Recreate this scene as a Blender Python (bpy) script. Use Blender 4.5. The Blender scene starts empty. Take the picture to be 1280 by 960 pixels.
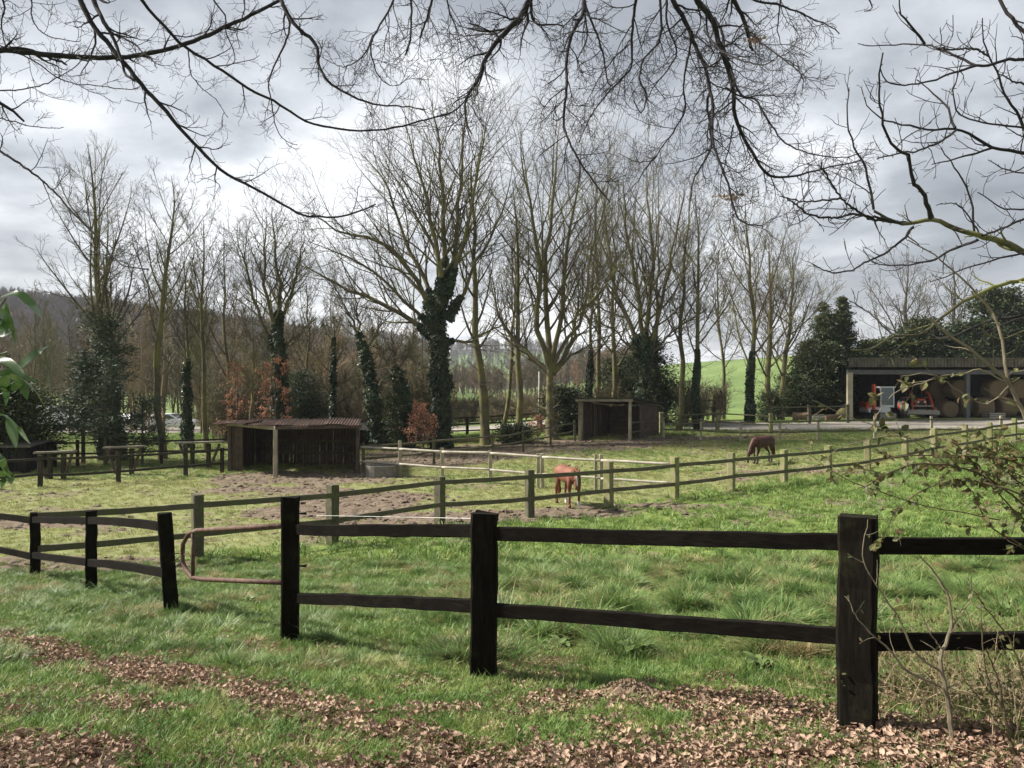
import bpy, math, random
import numpy as np
from mathutils import Vector, Matrix
SC = bpy.context.scene
COL = SC.collection
rng = np.random.default_rng(7)
R = math.radians
F = 961.0            # focal length of the photograph in its own pixels
EYE = 3.4            # eye height above the paddock floor (z = 0)
HZ = 490.0           # horizon row

# ------------------------------------------------------------------ terrain
def sstep(a, b, x):
    t = np.clip((x - a) / (b - a), 0, 1)
    return t * t * (3 - 2 * t)
def _hash(ix, iy, s):
    n = np.sin(ix * 127.1 + iy * 311.7 + s * 74.7) * 43758.5453
    return n - np.floor(n)
def vnoise(x, y, s=0):
    x = np.asarray(x, float); y = np.asarray(y, float)
    ix = np.floor(x); iy = np.floor(y); fx = x - ix; fy = y - iy
    fx = fx * fx * (3 - 2 * fx); fy = fy * fy * (3 - 2 * fy)
    a = _hash(ix, iy, s); b = _hash(ix + 1, iy, s); c = _hash(ix, iy + 1, s); d = _hash(ix + 1, iy + 1, s)
    return (a * (1 - fx) + b * fx) * (1 - fy) + (c * (1 - fx) + d * fx) * fy
def fbm(x, y, s=0, o=4):
    t = 0; a = .5
    for k in range(o):
        t = t + a * vnoise(x, y, s + k * 13); x = np.asarray(x) * 2.03 + 5.2; y = np.asarray(y) * 2.03 - 3.1; a *= .5
    return t
def smax(a, b, k):
    return 0.5 * (a + b + np.sqrt((a - b) ** 2 + k * k))
def smin(a, b, k):
    return 0.5 * (a + b - np.sqrt((a - b) ** 2 + k * k))
def hgt(x, y):
    x = np.asarray(x, float); y = np.asarray(y, float)
    L = 1.49 - (y - 4.38) * .155
    z = smax(smin(L, 1.66, .12), 0, .22) - .03
    right = sstep(-6, 8, x)
    z = z + np.clip(y - 33, 0, 29) * (.004 + .028 * right)
    z = z + .016 * np.clip(x, 0, 60) * sstep(22, 42, y)
    z = z + sstep(66, 170, y) * np.clip((x - 12) / 50, 0, 1.25) * 8.5
    z = z + sstep(130, 420, y) * 4.5
    z = z + sstep(6.2, 7.6, y - .1 * x) * (1 - sstep(13.5, 16, y)) * .075 * np.clip((fbm(x * 2.3, y * 2.3, 41, 3) + .03 - .47) * 5, 0, 1) * (.35 + .65 * sstep(-2.5, -.5, x))
    near = 1 - sstep(40, 80, y)
    z = z + near * (fbm(x * .9, y * .9, 3) - .47) * .10 + near * (fbm(x * 3.1, y * 3.1, 9, 3) - .44) * .05 * sstep(3, 9, y)
    return z
def G(u, v):
    """the place on the ground that a ray of the survey view meets"""
    lo, hi = 2.0, 400.0
    ys = np.concatenate([np.linspace(2, 70, 1400), np.linspace(70, 400, 400)])
    xs = (u - 640) / F * ys
    zr = EYE - (v - HZ) / F * ys
    d = zr - hgt(xs, ys)
    k = np.where(d <= 0)[0]
    i = k[0] if len(k) else len(ys) - 1
    if i > 0 and len(k):
        t = d[i - 1] / (d[i - 1] - d[i]); y = ys[i - 1] + t * (ys[i] - ys[i - 1])
    else: y = ys[i]
    x = (u - 640) / F * y
    return np.array([x, y, float(hgt(x, y))])
def at(u, v, Y):
    return np.array([(u - 640) * Y / F, Y, EYE - (v - HZ) * Y / F])
def onground(x, y, dz=0.0):
    return np.array([x, y, float(hgt(x, y)) + dz])

# ------------------------------------------------------------------ mesh helpers
ORG = {}
class MB:
    def __init__(s): s.v = []; s.f = []; s.m = []; s.n = 0
    def add(s, V, Fc, mi=0):
        V = np.asarray(V, float).reshape(-1, 3); Fc = np.asarray(Fc, int)
        s.v.append(V); s.f.append(Fc + s.n); s.m.append(mi); s.n += len(V); return s
    def data(s, name, org=(0, 0, 0), mats=(), smooth=False):
        V = np.concatenate(s.v) - np.asarray(org, float)
        me = bpy.data.meshes.new(name)
        nf = sum(len(f) for f in s.f); nl = sum(f.size for f in s.f)
        me.vertices.add(len(V)); me.vertices.foreach_set('co', V.astype(np.float32).ravel())
        me.loops.add(nl); me.polygons.add(nf)
        li = np.concatenate([f.ravel() for f in s.f])
        tot = np.concatenate([np.full(len(f), f.shape[1]) for f in s.f])
        st = np.concatenate([[0], np.cumsum(tot)[:-1]])
        me.loops.foreach_set('vertex_index', li.astype(np.int32))
        me.polygons.foreach_set('loop_start', st.astype(np.int32))
        me.polygons.foreach_set('loop_total', tot.astype(np.int32))
        me.polygons.foreach_set('material_index', np.concatenate([np.full(len(f), m) for f, m in zip(s.f, s.m)]).astype(np.int32))
        me.polygons.foreach_set('use_smooth', np.full(nf, bool(smooth)))
        for m in mats: me.materials.append(m)
        me.update(calc_edges=True)
        return me
    def build(s, name, mat, parent=None, org=None, smooth=False):
        mats = mat if isinstance(mat, (list, tuple)) else [mat]
        if parent is not None: o0 = ORG[parent.name]
        else: o0 = np.zeros(3) if org is None else np.asarray(org, float)
        me = s.data(name, o0, mats, smooth)
        o = bpy.data.objects.new(name, me); COL.objects.link(o)
        if parent is not None: o.parent = parent
        else: o.location = o0
        ORG[o.name] = o0
        return o
def tag(o, label=None, cat=None, group=None, kind=None):
    if label: o['label'] = label
    if cat: o['category'] = cat
    if group: o['group'] = group
    if kind: o['kind'] = kind
    return o
def thing(name, loc, label, cat, group=None):
    o = bpy.data.objects.new(name, None); COL.objects.link(o); o.location = loc
    o.empty_display_size = .2
    ORG[o.name] = np.asarray(loc, float)
    return tag(o, label, cat, group)
def nrm(v):
    v = np.asarray(v, float); return v / (np.linalg.norm(v, axis=-1, keepdims=True) + 1e-12)

def loft(mb, P, w, h, ch=.12, jit=0.0, up=None, mi=0, rg=rng, twist=0):
    """a chamfered rectangular timber along the points P; w across, h along 'up'"""
    P = np.asarray(P, float); n = len(P)
    T = nrm(np.gradient(P, axis=0))
    if up is None: up = (0, 0, 1) if abs(T[0][2]) < .8 else (0, 1, 0)
    up = np.asarray(up, float)
    c = min(w, h) * ch
    prof = np.array([(-w/2 + c, -h/2), (w/2 - c, -h/2), (w/2, -h/2 + c), (w/2, h/2 - c), (w/2 - c, h/2), (-w/2 + c, h/2), (-w/2, h/2 - c), (-w/2, -h/2 + c)])
    V = []
    for i in range(n):
        U = up - T[i] * np.dot(up, T[i]); U = nrm(U); S = np.cross(T[i], U)
        if twist:
            a = twist * i / (n - 1); U, S = U * math.cos(a) + S * math.sin(a), S * math.cos(a) - U * math.sin(a)
        j = rg.normal(0, jit, (8, 2)) if jit else 0
        q = prof + j
        V.append(P[i] + q[:, :1] * S + q[:, 1:] * U)
    V = np.concatenate(V)
    k = np.arange(8); Fs = []
    for i in range(n - 1):
        a = i * 8 + k; b = i * 8 + (k + 1) % 8
        Fs.append(np.stack([a, b, b + 8, a + 8], 1))
    mb.add(V, np.concatenate(Fs), mi)
    mb.f.append(np.array([[mb.n - len(V) + x for x in range(7, -1, -1)]])); mb.m.append(mi)
    mb.f.append(np.array([[mb.n - 8 + x for x in range(8)]])); mb.m.append(mi)
    return mb
def seg(p, q, n):
    p = np.asarray(p, float); q = np.asarray(q, float)
    return p + (q - p) * np.linspace(0, 1, n)[:, None]
def box(mb, c, size, yaw=0, mi=0, rot=None):
    sx, sy, sz = [s / 2 for s in size]
    V = np.array([(x, y, z) for z in (-sz, sz) for y in (-sy, sy) for x in (-sx, sx)])
    if rot is not None: V = V @ np.asarray(rot).T
    elif yaw: 
        c_, s_ = math.cos(yaw), math.sin(yaw); V = V @ np.array([[c_, -s_, 0], [s_, c_, 0], [0, 0, 1]]).T
    V = V + np.asarray(c, float)
    mb.add(V, [(0, 2, 3, 1), (4, 5, 7, 6), (0, 1, 5, 4), (2, 6, 7, 3), (0, 4, 6, 2), (1, 3, 7, 5)], mi)
    return mb
def tubes(mb, P, Rd, sides=4, mi=0, cap=False):
    """many tapered tubes at once: P (N,n,3), Rd (N,n)"""
    P = np.asarray(P, float); Rd = np.asarray(Rd, float)
    if P.ndim == 2: P = P[None]; Rd = Rd[None]
    if len(P) == 0: return mb
    N, n, _ = P.shape
    T = nrm(np.gradient(P, axis=1))
    mean = nrm(P[:, -1] - P[:, 0])
    ref = np.where(np.abs(mean[:, 2:3]) < .75, np.array([[0, 0, 1.]]), np.array([[1., .3, 0]]))
    ref = ref[:, None, :]
    U = nrm(ref - T * np.sum(ref * T, -1, keepdims=True)); W = np.cross(T, U)
    a = np.arange(sides) * 2 * math.pi / sides
    ring = U[:, :, None, :] * np.cos(a)[None, None, :, None] + W[:, :, None, :] * np.sin(a)[None, None, :, None]
    V = (P[:, :, None, :] + ring * Rd[:, :, None, None]).reshape(-1, 3)
    k = np.arange(sides); i = np.arange(n - 1)
    q = np.stack([i[:, None] * sides + k, i[:, None] * sides + (k + 1) % sides, (i[:, None] + 1) * sides + (k + 1) % sides, (i[:, None] + 1) * sides + k], -1).reshape(-1, 4)
    Fc = (np.arange(N)[:, None, None] * (n * sides) + q[None]).reshape(-1, 4)
    n0 = mb.n
    mb.add(V, Fc, mi)
    if cap:
        b = n0 + np.arange(N)[:, None] * n * sides
        mb.f.append(b + k[::-1][None]); mb.m.append(mi)
        mb.f.append(b + (n - 1) * sides + k[None]); mb.m.append(mi)
    return mb
def tube(mb, pts, r, sides=8, mi=0, cap=True):
    P = np.asarray(pts, float); r = np.full(len(P), r) if np.isscalar(r) else np.asarray(r, float)
    return tubes(mb, P[None], r[None], sides, mi, cap)
def quads(mb, C, D, Nn, ln, wd, mi=0, fold=0.0):
    """leaf faces: centre C, long axis D, side axis from normal Nn"""
    C = np.asarray(C, float); D = nrm(D); S = nrm(np.cross(D, Nn)); U = np.cross(S, D)
    ln = np.asarray(ln, float).reshape(-1, 1); wd = np.asarray(wd, float).reshape(-1, 1)
    a = C - D * ln / 2; b = C + S * wd / 2 + U * wd * fold - D * ln * .08; c = C + D * ln / 2; d = C - S * wd / 2 + U * wd * fold - D * ln * .08
    V = np.stack([a, b, c, d], 1).reshape(-1, 3); n = len(C)
    mb.add(V, np.arange(4 * n).reshape(-1, 4), mi); return mb
def resample(pts, n):
    P = np.asarray(pts, float); d = np.concatenate([[0], np.cumsum(np.linalg.norm(np.diff(P, axis=0), axis=1))])
    t = np.linspace(0, d[-1], n)
    # Catmull-Rom through the traced points
    Q = np.vstack([2 * P[0] - P[1], P, 2 * P[-1] - P[-2]]); out = []
    for x in t:
        i = min(max(np.searchsorted(d, x, side='right') - 1, 0), len(P) - 2)
        s = (x - d[i]) / (d[i + 1] - d[i] + 1e-9)
        p0, p1, p2, p3 = Q[i], Q[i + 1], Q[i + 2], Q[i + 3]
        out.append(.5 * (2 * p1 + (p2 - p0) * s + (2 * p0 - 5 * p1 + 4 * p2 - p3) * s * s + (3 * p1 - p0 - 3 * p2 + p3) * s ** 3))
    return np.array(out)

# ------------------------------------------------------------------ branching
def spawn(rg, P, Rd, k, t0, t1, ratio, ang, up=.0, wig=.12, m=5, rfac=.55, rtip=.006, fall=.5, lmin=.0, gdir=None, absolute=None, even=False):
    """k children on every parent; returns (N*k,m,3),(N*k,m)"""
    N, n, _ = P.shape
    if N == 0: return np.zeros((0, m, 3)), np.zeros((0, m))
    L = np.sum(np.linalg.norm(np.diff(P, axis=1), axis=2), axis=1)
    t = t0 + (t1 - t0) * (np.arange(k)[None, :] + rg.random((N, k))) / k
    x = t * (n - 1); i = np.clip(np.floor(x).astype(int), 0, n - 2); s = (x - i)[..., None]
    I = np.arange(N)[:, None]
    pos = P[I, i] * (1 - s) + P[I, i + 1] * s
    T = nrm(P[I, i + 1] - P[I, i])
    r0 = Rd[I, i] * (1 - s[..., 0]) + Rd[I, i + 1] * s[..., 0]
    ref = np.where(np.abs(T[..., 2:3]) < .8, np.array([0, 0, 1.]), np.array([1., 0, 0]))
    U = nrm(np.cross(T, ref)); W = np.cross(T, U)
    phi = (np.arange(k)[None] * 2.399 + rg.random((N, 1)) * 6.28 + rg.normal(0, .5, (N, k)))[..., None]
    a = np.radians(ang + rg.normal(0, ang * .22, (N, k)))[..., None]
    D = T * np.cos(a) + (U * np.cos(phi) + W * np.sin(phi)) * np.sin(a)
    base = L[:, None] if absolute is None else absolute
    ln = np.maximum(base * ratio * (1 - fall * (t - t0) / (t1 - t0 + 1e-6)) * (.65 + .6 * rg.random((N, k))), lmin)
    sel = (rg.random((N, k)) < np.clip(L / np.percentile(L, 80), .12, 1)[:, None]).reshape(-1) if even else None
    M = N * k; D = nrm(D.reshape(M, 3)); p = pos.reshape(M, 3); st = (ln.reshape(M) / (m - 1))[:, None]
    out = [p]
    g = np.array([0, 0, up]) if gdir is None else np.asarray(gdir, float)
    for j in range(m - 1):
        D = nrm(D + g + rg.normal(0, wig, (M, 3))); p = p + D * st; out.append(p)
    C = np.stack(out, 1)
    rb = np.minimum(r0.reshape(M) * .85, np.maximum(r0.reshape(M) * rfac, rtip * 1.3))
    tt = np.linspace(0, 1, m)[None]
    Rr = rb[:, None] * (1 - tt) ** .8 + np.minimum(rtip, rb[:, None]) * (1 - (1 - tt) ** .8)
    if sel is not None: C, Rr = C[sel], Rr[sel]
    return C, Rr
def attime(P, sel): return P[sel]
# ------------------------------------------------------------------ materials
def newmat(name):
    m = bpy.data.materials.new(name); m.use_nodes = True
    nt = m.node_tree; nt.nodes.clear()
    o = nt.nodes.new('ShaderNodeOutputMaterial'); b = nt.nodes.new('ShaderNodeBsdfPrincipled')
    nt.links.new(b.outputs[0], o.inputs[0]); b.inputs['Specular IOR Level'].default_value = .25
    return m, nt, b
def N(nt, t, **kw):
    n = nt.nodes.new('ShaderNode' + t)
    for k, v in kw.items():
        if k in n.inputs.keys(): n.inputs[k].default_value = v
        else: setattr(n, k, v)
    return n
def ramp(nt, src, stops):
    r = nt.nodes.new('ShaderNodeValToRGB'); cr = r.color_ramp
    while len(cr.elements) < len(stops): cr.elements.new(.5)
    for e, (p, c) in zip(cr.elements, stops):
        e.position = p; e.color = (c[0], c[1], c[2], 1) if not np.isscalar(c) else (c, c, c, 1)
    nt.links.new(src, r.inputs[0]); return r.outputs[0]
def mixc(nt, fac, a, b, mode='MIX'):
    m = nt.nodes.new('ShaderNodeMix'); m.data_type = 'RGBA'; m.blend_type = mode
    for sock, v in ((m.inputs[0], fac), (m.inputs[6], a), (m.inputs[7], b)):
        if isinstance(v, bpy.types.NodeSocket): nt.links.new(v, sock)
        elif np.isscalar(v): sock.default_value = v
        else: sock.default_value = (v[0], v[1], v[2], 1)
    return m.outputs[2]
def coords(nt, scale=(1, 1, 1), kind='Object'):
    t = nt.nodes.new('ShaderNodeTexCoord'); mp = nt.nodes.new('ShaderNodeMapping')
    mp.inputs['Scale'].default_value = scale
    nt.links.new(t.outputs[kind], mp.inputs[0]); return mp.outputs[0]
def wpos(nt, scale=(1, 1, 1)):
    t = nt.nodes.new('ShaderNodeNewGeometry'); mp = nt.nodes.new('ShaderNodeMapping')
    mp.inputs['Scale'].default_value = scale
    nt.links.new(t.outputs['Position'], mp.inputs[0]); return mp.outputs[0]
def noise(nt, vec, scale, detail=5, rough=.6):
    n = N(nt, 'TexNoise'); n.inputs['Scale'].default_value = scale; n.inputs['Detail'].default_value = detail; n.inputs['Roughness'].default_value = rough
    nt.links.new(vec, n.inputs['Vector']); return n.outputs['Fac']
def bump(nt, b, h, strength=.4, dist=.02):
    n = N(nt, 'Bump'); n.inputs['Strength'].default_value = strength; n.inputs['Distance'].default_value = dist
    nt.links.new(h, n.inputs['Height']); nt.links.new(n.outputs[0], b.inputs['Normal'])
def noisy(name, c1, c2, scale=3, c3=None, rough=.9, stretch=(1, 1, 1), bs=.0, bd=.02, spec=.2, kind='w', sss=0, c3s=None, c3r=(.55, .7)):
    m, nt, b = newmat(name)
    v = wpos(nt, stretch) if kind == 'w' else coords(nt, stretch)
    n1 = noise(nt, v, scale, 6, .65)
    col = ramp(nt, n1, [(.3, c1), (.7, c2)])
    if c3 is not None:
        n2 = noise(nt, wpos(nt), c3s or scale * .35, 5, .6)
        col = mixc(nt, ramp(nt, n2, [(c3r[0], 0.), (c3r[1], 1.)]), col, c3)
    nt.links.new(col, b.inputs['Base Color']); b.inputs['Roughness'].default_value = rough
    b.inputs['Specular IOR Level'].default_value = spec
    if bs: bump(nt, b, n1, bs, bd)
    return m
def leafmat(name, c1, c2, scale=.6, c3=None, trans=.25, rough=.6, spec=.3, c3r=(.5, .65)):
    """foliage: patchy tint in place, a random tint per leaf, a little light through it"""
    m, nt, b = newmat(name)
    n1 = noise(nt, wpos(nt), scale, 4, .6)
    col = ramp(nt, n1, [(.32, c1), (.68, c2)])
    if c3 is not None:
        n2 = noise(nt, wpos(nt), scale * 2.7, 3, .6)
        col = mixc(nt, ramp(nt, n2, [(c3r[0], 0.), (c3r[1], 1.)]), col, c3)
    g = nt.nodes.new('ShaderNodeNewGeometry')
    col = mixc(nt, 1.0, col, ramp(nt, g.outputs['Random Per Island'], [(0, (.62, .6, .55)), (1, (1.35, 1.3, 1.3))] if name != 'dead_leaf' else [(0, (.35, .30, .27)), (.3, (.7, .66, .62)), (.75, (1.15, 1.12, 1.1)), (1, (1.75, 1.75, 1.8))]), 'MULTIPLY')
    nt.links.new(col, b.inputs['Base Color']); b.inputs['Roughness'].default_value = rough
    b.inputs['Specular IOR Level'].default_value = spec
    if trans:
        t = N(nt, 'BsdfTranslucent'); nt.links.new(col, t.inputs[0])
        mx = N(nt, 'MixShader'); mx.inputs[0].default_value = trans
        nt.links.new(b.outputs[0], mx.inputs[1]); nt.links.new(t.outputs[0], mx.inputs[2])
        out = [n for n in nt.nodes if n.type == 'OUTPUT_MATERIAL'][0]
        nt.links.new(mx.outputs[0], out.inputs[0])
    return m
def woodmat(name, c1, c2, moss=None, mossr=(.5, .7), axis='z', rough=.85, bs=.5, bd=.006, sc=9):
    """weathered timber: grain along the piece, algae in patches"""
    m, nt, b = newmat(name)
    st = {'z': (6, 6, .6), 'x': (.6, 6, 6), 'y': (6, .6, 6), 'xy': (1.2, 1.2, 7)}[axis]
    n1 = noise(nt, wpos(nt, st), sc, 7, .7)
    n2 = noise(nt, wpos(nt), 2.2, 5, .65)
    col = ramp(nt, n1, [(.28, c1), (.72, c2)])
    col = mixc(nt, 1.0, col, ramp(nt, n2, [(.25, .6), (.75, 1.35)]), 'MULTIPLY')
    if moss is not None:
        n3 = noise(nt, wpos(nt), 5, 5, .7)
        col = mixc(nt, ramp(nt, n3, [(mossr[0], 0.), (mossr[1], 1.)]), col, moss)
    nt.links.new(col, b.inputs['Base Color']); b.inputs['Roughness'].default_value = rough
    bump(nt, b, n1, bs, bd); return m
def plain(name, c, rough=.5, metal=0, spec=.4, var=.25, sc=4):
    m, nt, b = newmat(name)
    n1 = noise(nt, wpos(nt), sc, 5, .65)
    col = mixc(nt, 1.0, c, ramp(nt, n1, [(.25, 1 - var), (.75, 1 + var)]), 'MULTIPLY')
    nt.links.new(col, b.inputs['Base Color']); b.inputs['Roughness'].default_value = rough
    b.inputs['Metallic'].default_value = metal; b.inputs['Specular IOR Level'].default_value = spec
    return m
M = {}
M['creosote'] = woodmat('creosote_timber', (.004, .0035, .003), (.019, .016, .0125), moss=(.034, .034, .018), mossr=(.54, .78), axis='z', rough=.85)
M['creosote_rail'] = woodmat('creosote_rail', (.004, .0035, .003), (.018, .015, .012), moss=(.02, .019, .011), mossr=(.6, .8), axis='xy', rough=.85)
for _k in ('creosote', 'creosote_rail'):
    _b = [n for n in M[_k].node_tree.nodes if n.type == 'BSDF_PRINCIPLED'][0]; _b.inputs['Specular IOR Level'].default_value = .06; _b.inputs['Roughness'].default_value = .95
M['oldpost'] = woodmat('weathered_post', (.15, .135, .08), (.36, .32, .20), moss=(.17, .19, .055), mossr=(.42, .62), axis='z')
M['oldrail'] = woodmat('weathered_rail', (.07, .062, .045), (.17, .145, .10), moss=(.10, .12, .045), mossr=(.46, .66), axis='xy')
M['darkpost'] = woodmat('dark_weathered_post', (.045, .042, .028), (.15, .135, .09), moss=(.12, .14, .045), mossr=(.48, .68), axis='z')
M['dimrail'] = woodmat('dim_old_timber', (.018, .016, .012), (.065, .056, .042), moss=(.05, .056, .022), mossr=(.55, .75), axis='z')
M['palerail'] = woodmat('pale_pole', (.24, .215, .175), (.50, .455, .38), moss=(.30, .31, .18), mossr=(.6, .8), axis='xy', bs=.25)
M['palepost'] = woodmat('pale_post', (.22, .20, .14), (.44, .40, .30), moss=(.22, .24, .11), mossr=(.5, .72), axis='z')
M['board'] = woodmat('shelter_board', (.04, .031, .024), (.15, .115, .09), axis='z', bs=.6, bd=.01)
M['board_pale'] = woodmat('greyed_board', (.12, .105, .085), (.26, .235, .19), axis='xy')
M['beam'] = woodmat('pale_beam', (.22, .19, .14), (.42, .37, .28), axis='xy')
M['rust'] = noisy('rusted_sheet', (.06, .036, .028), (.14, .088, .068), 3, c3=(.10, .09, .08), c3s=1.4, bs=.3)
M['rusttube'] = noisy('rusted_tube', (.055, .032, .024), (.17, .10, .075), 14, c3=(.22, .175, .15), c3s=5, rough=.7, bs=.3, bd=.003)
M['concrete'] = noisy('concrete', (.12, .115, .10), (.25, .24, .205), 6, bs=.2)
M['feltroof'] = noisy('dark_roof_felt', (.018, .018, .016), (.05, .047, .038), 4, c3=(.09, .10, .04), bs=.2)
M['bark'] = noisy('bark_olive', (.060, .052, .034), (.16, .135, .085), 5, c3=(.165, .16, .06), stretch=(3, 3, .7), bs=.6, bd=.03, c3s=1.1, c3r=(.42, .62))
M['bark_grey'] = noisy('bark_grey', (.065, .058, .048), (.16, .14, .115), 5, c3=(.10, .105, .045), stretch=(3, 3, .7), bs=.6, bd=.03, c3s=1.1)
M['twig'] = noisy('twig_brown', (.060, .050, .036), (.13, .108, .075), 2, c3=(.165, .155, .07), c3s=.5, c3r=(.46, .6))
M['twig_grey'] = noisy('twig_grey', (.062, .055, .046), (.125, .11, .09), 2)
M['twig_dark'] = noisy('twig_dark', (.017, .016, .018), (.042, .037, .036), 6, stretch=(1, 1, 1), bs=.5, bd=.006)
M['twig_moss'] = noisy('twig_mossy', (.05, .045, .035), (.13, .125, .06), 5, c3=(.17, .17, .055), c3s=2.5, bs=.5, bd=.006, c3r=(.5, .66))
M['twig_far'] = noisy('twig_far', (.095, .078, .062), (.17, .145, .115), .06)
M['twig_hill'] = noisy('twig_hill', (.075, .058, .048), (.155, .12, .098), .02)
M['ivy'] = leafmat('ivy_leaf', (.014, .034, .017), (.042, .078, .032), .8, c3=(.075, .095, .035), trans=.15, rough=.45, spec=.4)
M['conifer'] = leafmat('conifer_needles', (.022, .040, .018), (.055, .080, .030), .5, c3=(.11, .115, .042), trans=.1, c3r=(.55, .72))
M['pine'] = leafmat('pine_needles', (.028, .052, .028), (.065, .098, .050), .5, trans=.12)
M['broad'] = leafmat('evergreen_leaf', (.022, .040, .016), (.058, .080, .028), .35, c3=(.12, .12, .042), trans=.12, c3r=(.58, .75))
M['beech'] = leafmat('copper_beech_leaf', (.36, .17, .10), (.52, .28, .18), 1.5, trans=.3)
M['deadleaf'] = leafmat('dead_leaf', (.25, .165, .115), (.50, .375, .285), 3.5, c3=(.16, .09, .058), trans=.08, rough=.75, c3r=(.52, .66))
M['bramble'] = leafmat('bramble_leaf', (.065, .085, .032), (.15, .165, .06), 8, c3=(.17, .12, .06), trans=.3, rough=.5, c3r=(.5, .62))
M['bamboo'] = leafmat('bamboo_leaf', (.06, .13, .045), (.14, .24, .07), 6, trans=.35, rough=.35, spec=.6)
M['dock'] = leafmat('dock_leaf', (.10, .16, .045), (.20, .27, .10), 4, trans=.25, rough=.5)
M['dry'] = leafmat('dry_weed', (.22, .17, .10), (.34, .28, .17), 6, trans=.2)
M['white'] = plain('white_paint', (.72, .73, .74), .35, var=.06)
M['glass'] = plain('dark_glass', (.03, .045, .06), .08, spec=.8, var=.1)
M['skyglass'] = plain('cab_glass', (.04, .07, .09), .1, spec=.9, var=.2)
M['tyre'] = plain('tyre_rubber', (.03, .03, .03), .85)
M['greywheel'] = plain('pale_wheel', (.22, .21, .20), .7)
M['orange'] = plain('orange_paint', (.48, .075, .028), .45, var=.15)
M['black'] = plain('black_metal', (.02, .02, .02), .6)
M['blade'] = plain('dusty_steel', (.30, .27, .23), .7)
M['steel'] = plain('galvanised_steel', (.09, .092, .095), .7, metal=.0)
M['fascia'] = noisy('barn_cladding', (.055, .05, .04), (.17, .155, .12), 2, rough=.7)
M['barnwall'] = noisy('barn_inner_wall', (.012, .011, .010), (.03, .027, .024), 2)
M['barnpost'] = woodmat('barn_post', (.26, .23, .16), (.46, .42, .30), axis='z')
M['hay'] = noisy('hay', (.12, .09, .055), (.25, .19, .12), 14, stretch=(1, 1, 3), bs=.7, bd=.04)
M['log'] = noisy('log_wood', (.20, .12, .075), (.36, .24, .15), 6, bs=.4)
M['earth'] = noisy('mole_earth', (.13, .09, .058), (.29, .215, .145), 14, bs=.9, bd=.03)
M['plastic'] = plain('black_plastic', (.015, .015, .015), .4)
M['wire'] = plain('fence_wire', (.55, .55, .55), .4, metal=.5)
# ------------------------------------------------------------------ ground masks (measured on the ground, in metres)
def gpts(l): return np.array([G(u, v)[:2] for u, v in l])
def dist_path(x, y, P):
    d = np.full(np.shape(x), 1e9)
    for a, b in zip(P[:-1], P[1:]):
        ab = b - a; t = np.clip(((x - a[0]) * ab[0] + (y - a[1]) * ab[1]) / (ab @ ab), 0, 1)
        d = np.minimum(d, np.hypot(x - a[0] - t * ab[0], y - a[1] - t * ab[1]))
    return d
LIT = [(gpts([(-60, 775), (60, 812), (180, 842), (300, 866), (420, 895), (520, 930), (640, 985)]), .24),
       (gpts([(-60, 930), (60, 945), (160, 1000)]), .28),
       (gpts([(440, 975), (700, 962), (900, 950), (1100, 950), (1340, 950)]), .36),
       (gpts([(700, 880), (820, 868), (960, 885), (1060, 905), (1200, 925), (1340, 920)]), .26)]
def m_litter(x, y):
    f = (fbm(x * 1.7, y * 1.7, 21) - .47) * .8 + (fbm(x * 6, y * 6, 22, 3) - .44) * .7
    o = np.zeros(np.shape(x))
    for P, w in LIT:
        o = np.maximum(o, 1 - sstep(w * .2, w * 2.2, dist_path(x, y, P) + f * .6))
    base = (1 - sstep(5.0, 7.2, y - x * .12)) * np.clip(.25 + (fbm(x * 3.3, y * 3.3, 23, 3) - .44) * 2.6, .05, .8)
    spots = sstep(.56, .66, fbm(x * 1.3, y * 1.3, 50)) * (1 - sstep(7.5, 10, y)) * .5
    return np.clip(np.maximum(o, np.maximum(base, spots)), 0, 1)
# mud: (centre u,v) and radii in metres
MUD = [(60, 706, 3.2, 1.0), (360, 640, 1.7, 1.6), (450, 628, 3.2, 3.2), (560, 645, 3.6, 1.1), (680, 640, 3.0, .8), (820, 633, 2.4, .6), (380, 598, 4.5, 2.6), (330, 612, 3, 1.2),
       (540, 570, 5, 5.5), (640, 560, 6.5, 5), (740, 558, 5, 3.5), (860, 548, 5, 1.6), (60, 655, 2.6, .8), (480, 660, 1.6, .8), (1000, 590, 3.5, .8), (900, 600, 2.0, .7)]
MUDW = [(G(u, v)[:2], a, b) for u, v, a, b in MUD]
def m_mud(x, y):
    f = (fbm(x * .7, y * .7, 31) - .47) * 2.4
    o = np.zeros(np.shape(x))
    for c, a, b in MUDW:
        d = np.hypot((x - c[0]) / a, (y - c[1]) / b) + f * .55
        o = np.maximum(o, 1 - sstep(.6, 1.15, d))
    sp = sstep(.50, .64, fbm(x * .8, y * .8, 77)) * .55 * sstep(13, 16, y)
    return np.clip(np.maximum(o, sp * (1 - sstep(50, 60, y))), 0, 1)
B0, B1 = np.array([-9.5, 13.6]), np.array([30., 43.6])     # the line of the paddock fence
def side_b(x, y):    # > 0 inside the paddock (beyond the fence)
    d = B1 - B0; return ((x - B0[0]) * -d[1] + (y - B0[1]) * d[0]) / np.hypot(*d)
def m_worn(x, y):    # close-bitten yellowish turf inside the paddocks
    return sstep(-.4, .9, side_b(x, y)) * sstep(13, 15, y) * (1 - sstep(50, 58, y))
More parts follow.
